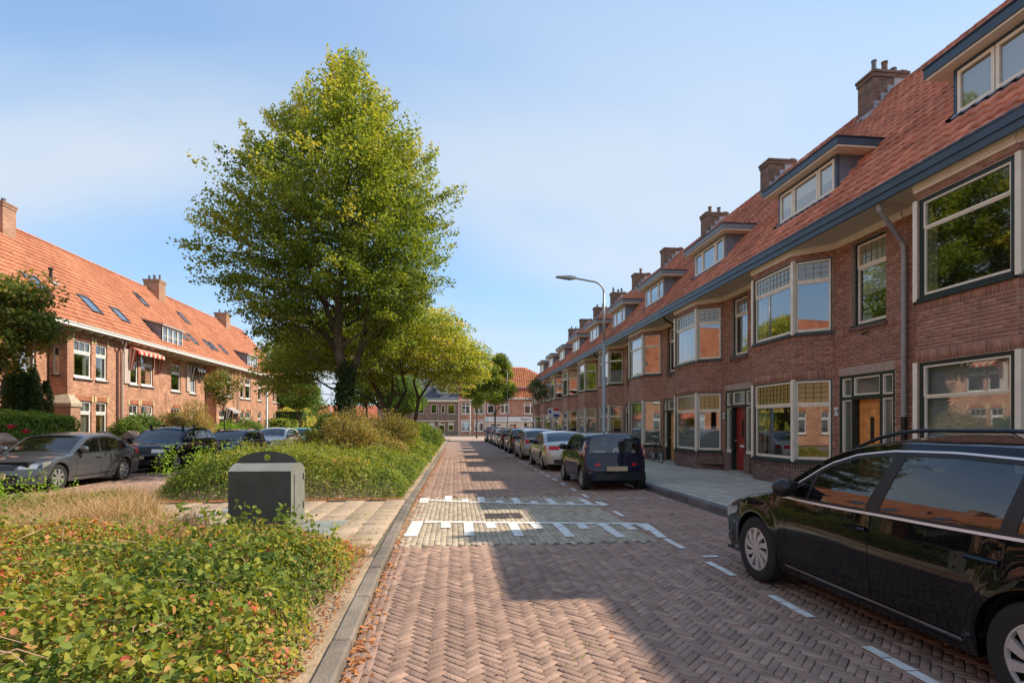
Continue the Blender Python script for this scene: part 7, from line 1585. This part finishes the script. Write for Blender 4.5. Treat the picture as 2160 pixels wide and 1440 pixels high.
cover('bramble_bed', 'finer mixed leaves under the brambles in the left foreground', -9.6, -.9, 2.2, 8.4, 70000, lambda x, y: hbed(x, y)*.97, .026, L_BRM, lambda x, y: .38+.05*np.clip(y-3.6, 0, 4), .2, keep=kb, big=False, seed=8, spreadz=.8)
pts = []
for i in range(150):
    y = random.uniform(2.6, 7.4); x = float(edge_x(y))-abs(random.gauss(0, 1.2)) if i % 2 else random.uniform(-6, -1.6); 
    if x < edge_x(y): pts.append((x, y, float(hbed(np.array([x]), np.array([y]))[0])-.08))
sprigs('bramble_shoots', 'upright bramble shoots with larger leaves above the foreground bed', pts, L_BRM, .30, .052, 16, (.12, .34))
sprigs('tall_shoots', 'taller leafy shoots rising before the waste container and its steel plate', [(-1.95, 6.6, .30), (-2.05, 6.75, .32), (-1.85, 6.3, .3), (-2.3, 6.8, .3), (-2.9, 7.1, .3), (-2.6, 7.0, .3), (-3.2, 7.2, .3), (-1.7, 6.0, .25), (-3.5, 7.2, .3)], L_BRM, .18, .07, 18, (.28, .45))
# dead canes
b = MB()
for i in range(260):
    y = random.uniform(2.6, 7.6); x = random.uniform(-6.5, -1.6); z = float(hbed(np.array([x]), np.array([y]))[0]); a = random.uniform(0, 6.28); l = random.uniform(.15, .5)
    b.tube([(x,y,z-.08),(x+l*.5*math.cos(a),y+l*.5*math.sin(a),z+.05),(x+l*math.cos(a),y+l*math.sin(a),z+random.uniform(-.02,.12))], .0035, 3, 0, random.random())
tag(b.build('dead_canes', mat('dead_cane', (.30,.17,.11), base2=(.42,.30,.2), rough=.9)), 'thin brown canes threading through the foreground brambles', 'canes', kind='stuff')
# dry grass
def grass(name, label, n, keep, x0, x1, y0, y1, h0, h1, m, tb, wd=.006):
    x = rng.uniform(x0, x1, n*2); y = rng.uniform(y0, y1, n*2); k = keep(x, y); x, y = x[k][:n], y[k][:n]; n = len(x); h = rng.uniform(h0, h1, n)*(.6+.8*vnoise(x, y, 1.5, 3)); a = rng.uniform(0, 6.28, n); l = rng.normal(0, .45, (n, 2))*h[:, None]
    c, s = np.cos(a)*wd, np.sin(a)*wd; z0 = np.full(n, .04)
    A = np.stack([x-c, y-s, z0], 1); B = np.stack([x+c, y+s, z0], 1); C_ = np.stack([x+c*.8+l[:, 0]*.4, y+s*.8+l[:, 1]*.4, h*.6], 1); D = np.stack([x-c*.8+l[:, 0]*.4, y-s*.8+l[:, 1]*.4, h*.6], 1); E = np.stack([x+l[:, 0]+c*.2, y+l[:, 1]+s*.2, h], 1); G = np.stack([x+l[:, 0]-c*.2, y+l[:, 1]-s*.2, h], 1)
    V = np.stack([A, B, C_, D, E, G], 1).reshape(-1, 3); F = (np.array([(0,1,2,3),(3,2,4,5)])[None]+(np.arange(n)*6)[:, None, None]).reshape(-1, 4)
    o = link(name, np_mesh(name, V, F, m, np.repeat(np.clip(rng.normal(tb, .22, n), 0, 1), 6))); return tag(o, label, 'grass', kind='stuff')
kg = lambda x, y: (y > 7.0-.12*(x+2)) & (y < 11.0) & ((x < -4.15-(y-8.3)*.62) | (y < 7.9-.12*(x+2)))
grass('dry_grass', 'tall straw-coloured dry grass behind the brambles on the left', 24000, lambda x, y: kg(x, y) & (x > -8.2+vnoise(x, y, 1, 2)*1.0), -9.2, -3.4, 6.9, 11, .13, .44, L_STR, .55)
grass('dry_grass', 'sparse dry grass along the edge of the foreground bed', 900, lambda x, y: (x < edge_x(y)+.10) & (x > edge_x(y)-.35), -1.9, -.8, 2.4, 7.6, .05, .2, L_STR, .5, .0035)
cover('weedy_cover', 'yellow-green weeds among the dry grass at the left edge', -9.3, -4.5, 7.6, 11.2, 17000, lambda x, y: .10+.34*vnoise(x, y, 1.1, 41)+.15*np.clip((-7-x)/1.5, 0, 1), .045, L_BSH, .35, .15, seed=9, keep=lambda x, y: kg(x, y) & ((vnoise(x, y, .8, 2) > .50) | (x < -7.2) | (y > 10.2)))
# weeds and moss in the joints, leaf litter along the kerb
def litter(name, label, n, xf, yf, z, size, m, tb, ts=.25, up=3.0):
    y = yf(n); x = xf(y, n); P = np.stack([x, y, np.full(n, z)+rng.uniform(0, .012, n)], 1); o = leaves(name, P, rng.uniform(.6, 1.3, n)*size, up, rng.normal(tb, ts, n), m, None, kind='stuff'); return tag(o, label, 'leaf litter')
litter('fallen_leaves', 'orange fallen leaves gathered in the gutter along the left kerb', 2300, lambda y, n: kx(y)+.01+rng.gamma(1.3, .045, n), lambda n: 2.3+rng.uniform(0, 1, n)**1.4*38, .004, .040, L_FAL, .5)
litter('fallen_leaves', 'a few dry leaves scattered over the street bricks', 260, lambda y, n: rng.uniform(-.7, 4.6, n), lambda n: rng.uniform(3, 25, n), .008, .032, L_FAL, .8)
litter('fallen_leaves', 'brown leaf litter on the dirt strip beside the brambles', 900, lambda y, n: kx(y)-.2-rng.gamma(1.5, .10, n), lambda n: rng.uniform(2.4, 7.2, n), .075, .030, L_FAL, .1, .3)
litter('fallen_leaves', 'brown litter at the foot of the median shrubs beside the path', 1500, lambda y, n: rng.uniform(-6.2, -1.1, n), lambda n: 11.75-rng.gamma(1.5, .09, n), .082, .035, L_FAL, .3, .3)
def joint_weeds():
    n = 5200; x = rng.uniform(-.8, 4.4, n*3); y = 2.4+rng.uniform(0, 1, n*3)**1.3*16; k = vnoise(x, y, 1.3, 77)+.35*vnoise(x, y, 6, 78) > .92; x, y = x[k][:n], y[k][:n]; n = len(x)
    # snap to herringbone joints (45 degree lattice)
    c = math.sqrt(.5); g = .177/3; u = (x+y)*c; v = (y-x)*c; w_ = rng.uniform(0, 1, n) < .5; u = np.where(w_, np.round(u/g)*g, u); v = np.where(~w_, np.round(v/g)*g, v); x, y = (u-v)*c, (u+v)*c
    o = leaves('joint_weeds', np.stack([x, y, np.full(n, -.003)], 1), rng.uniform(.010, .024, n), 1.2, rng.uniform(.35, .85, n), L_HDG, None, kind='stuff'); tag(o, 'tiny green weeds and moss in the joints of the street bricks', 'weeds')
joint_weeds()
litter('path_weeds', 'small weeds growing in the joints of the beige path slabs', 900, lambda y, n: -1.1-rng.uniform(0, 1, n)**1.6*2.6, lambda n: 6.9+np.round(rng.uniform(0, 11, n))*.4+rng.normal(-.2, .02, n), .068, .026, L_HDG, .7, .2, .4)
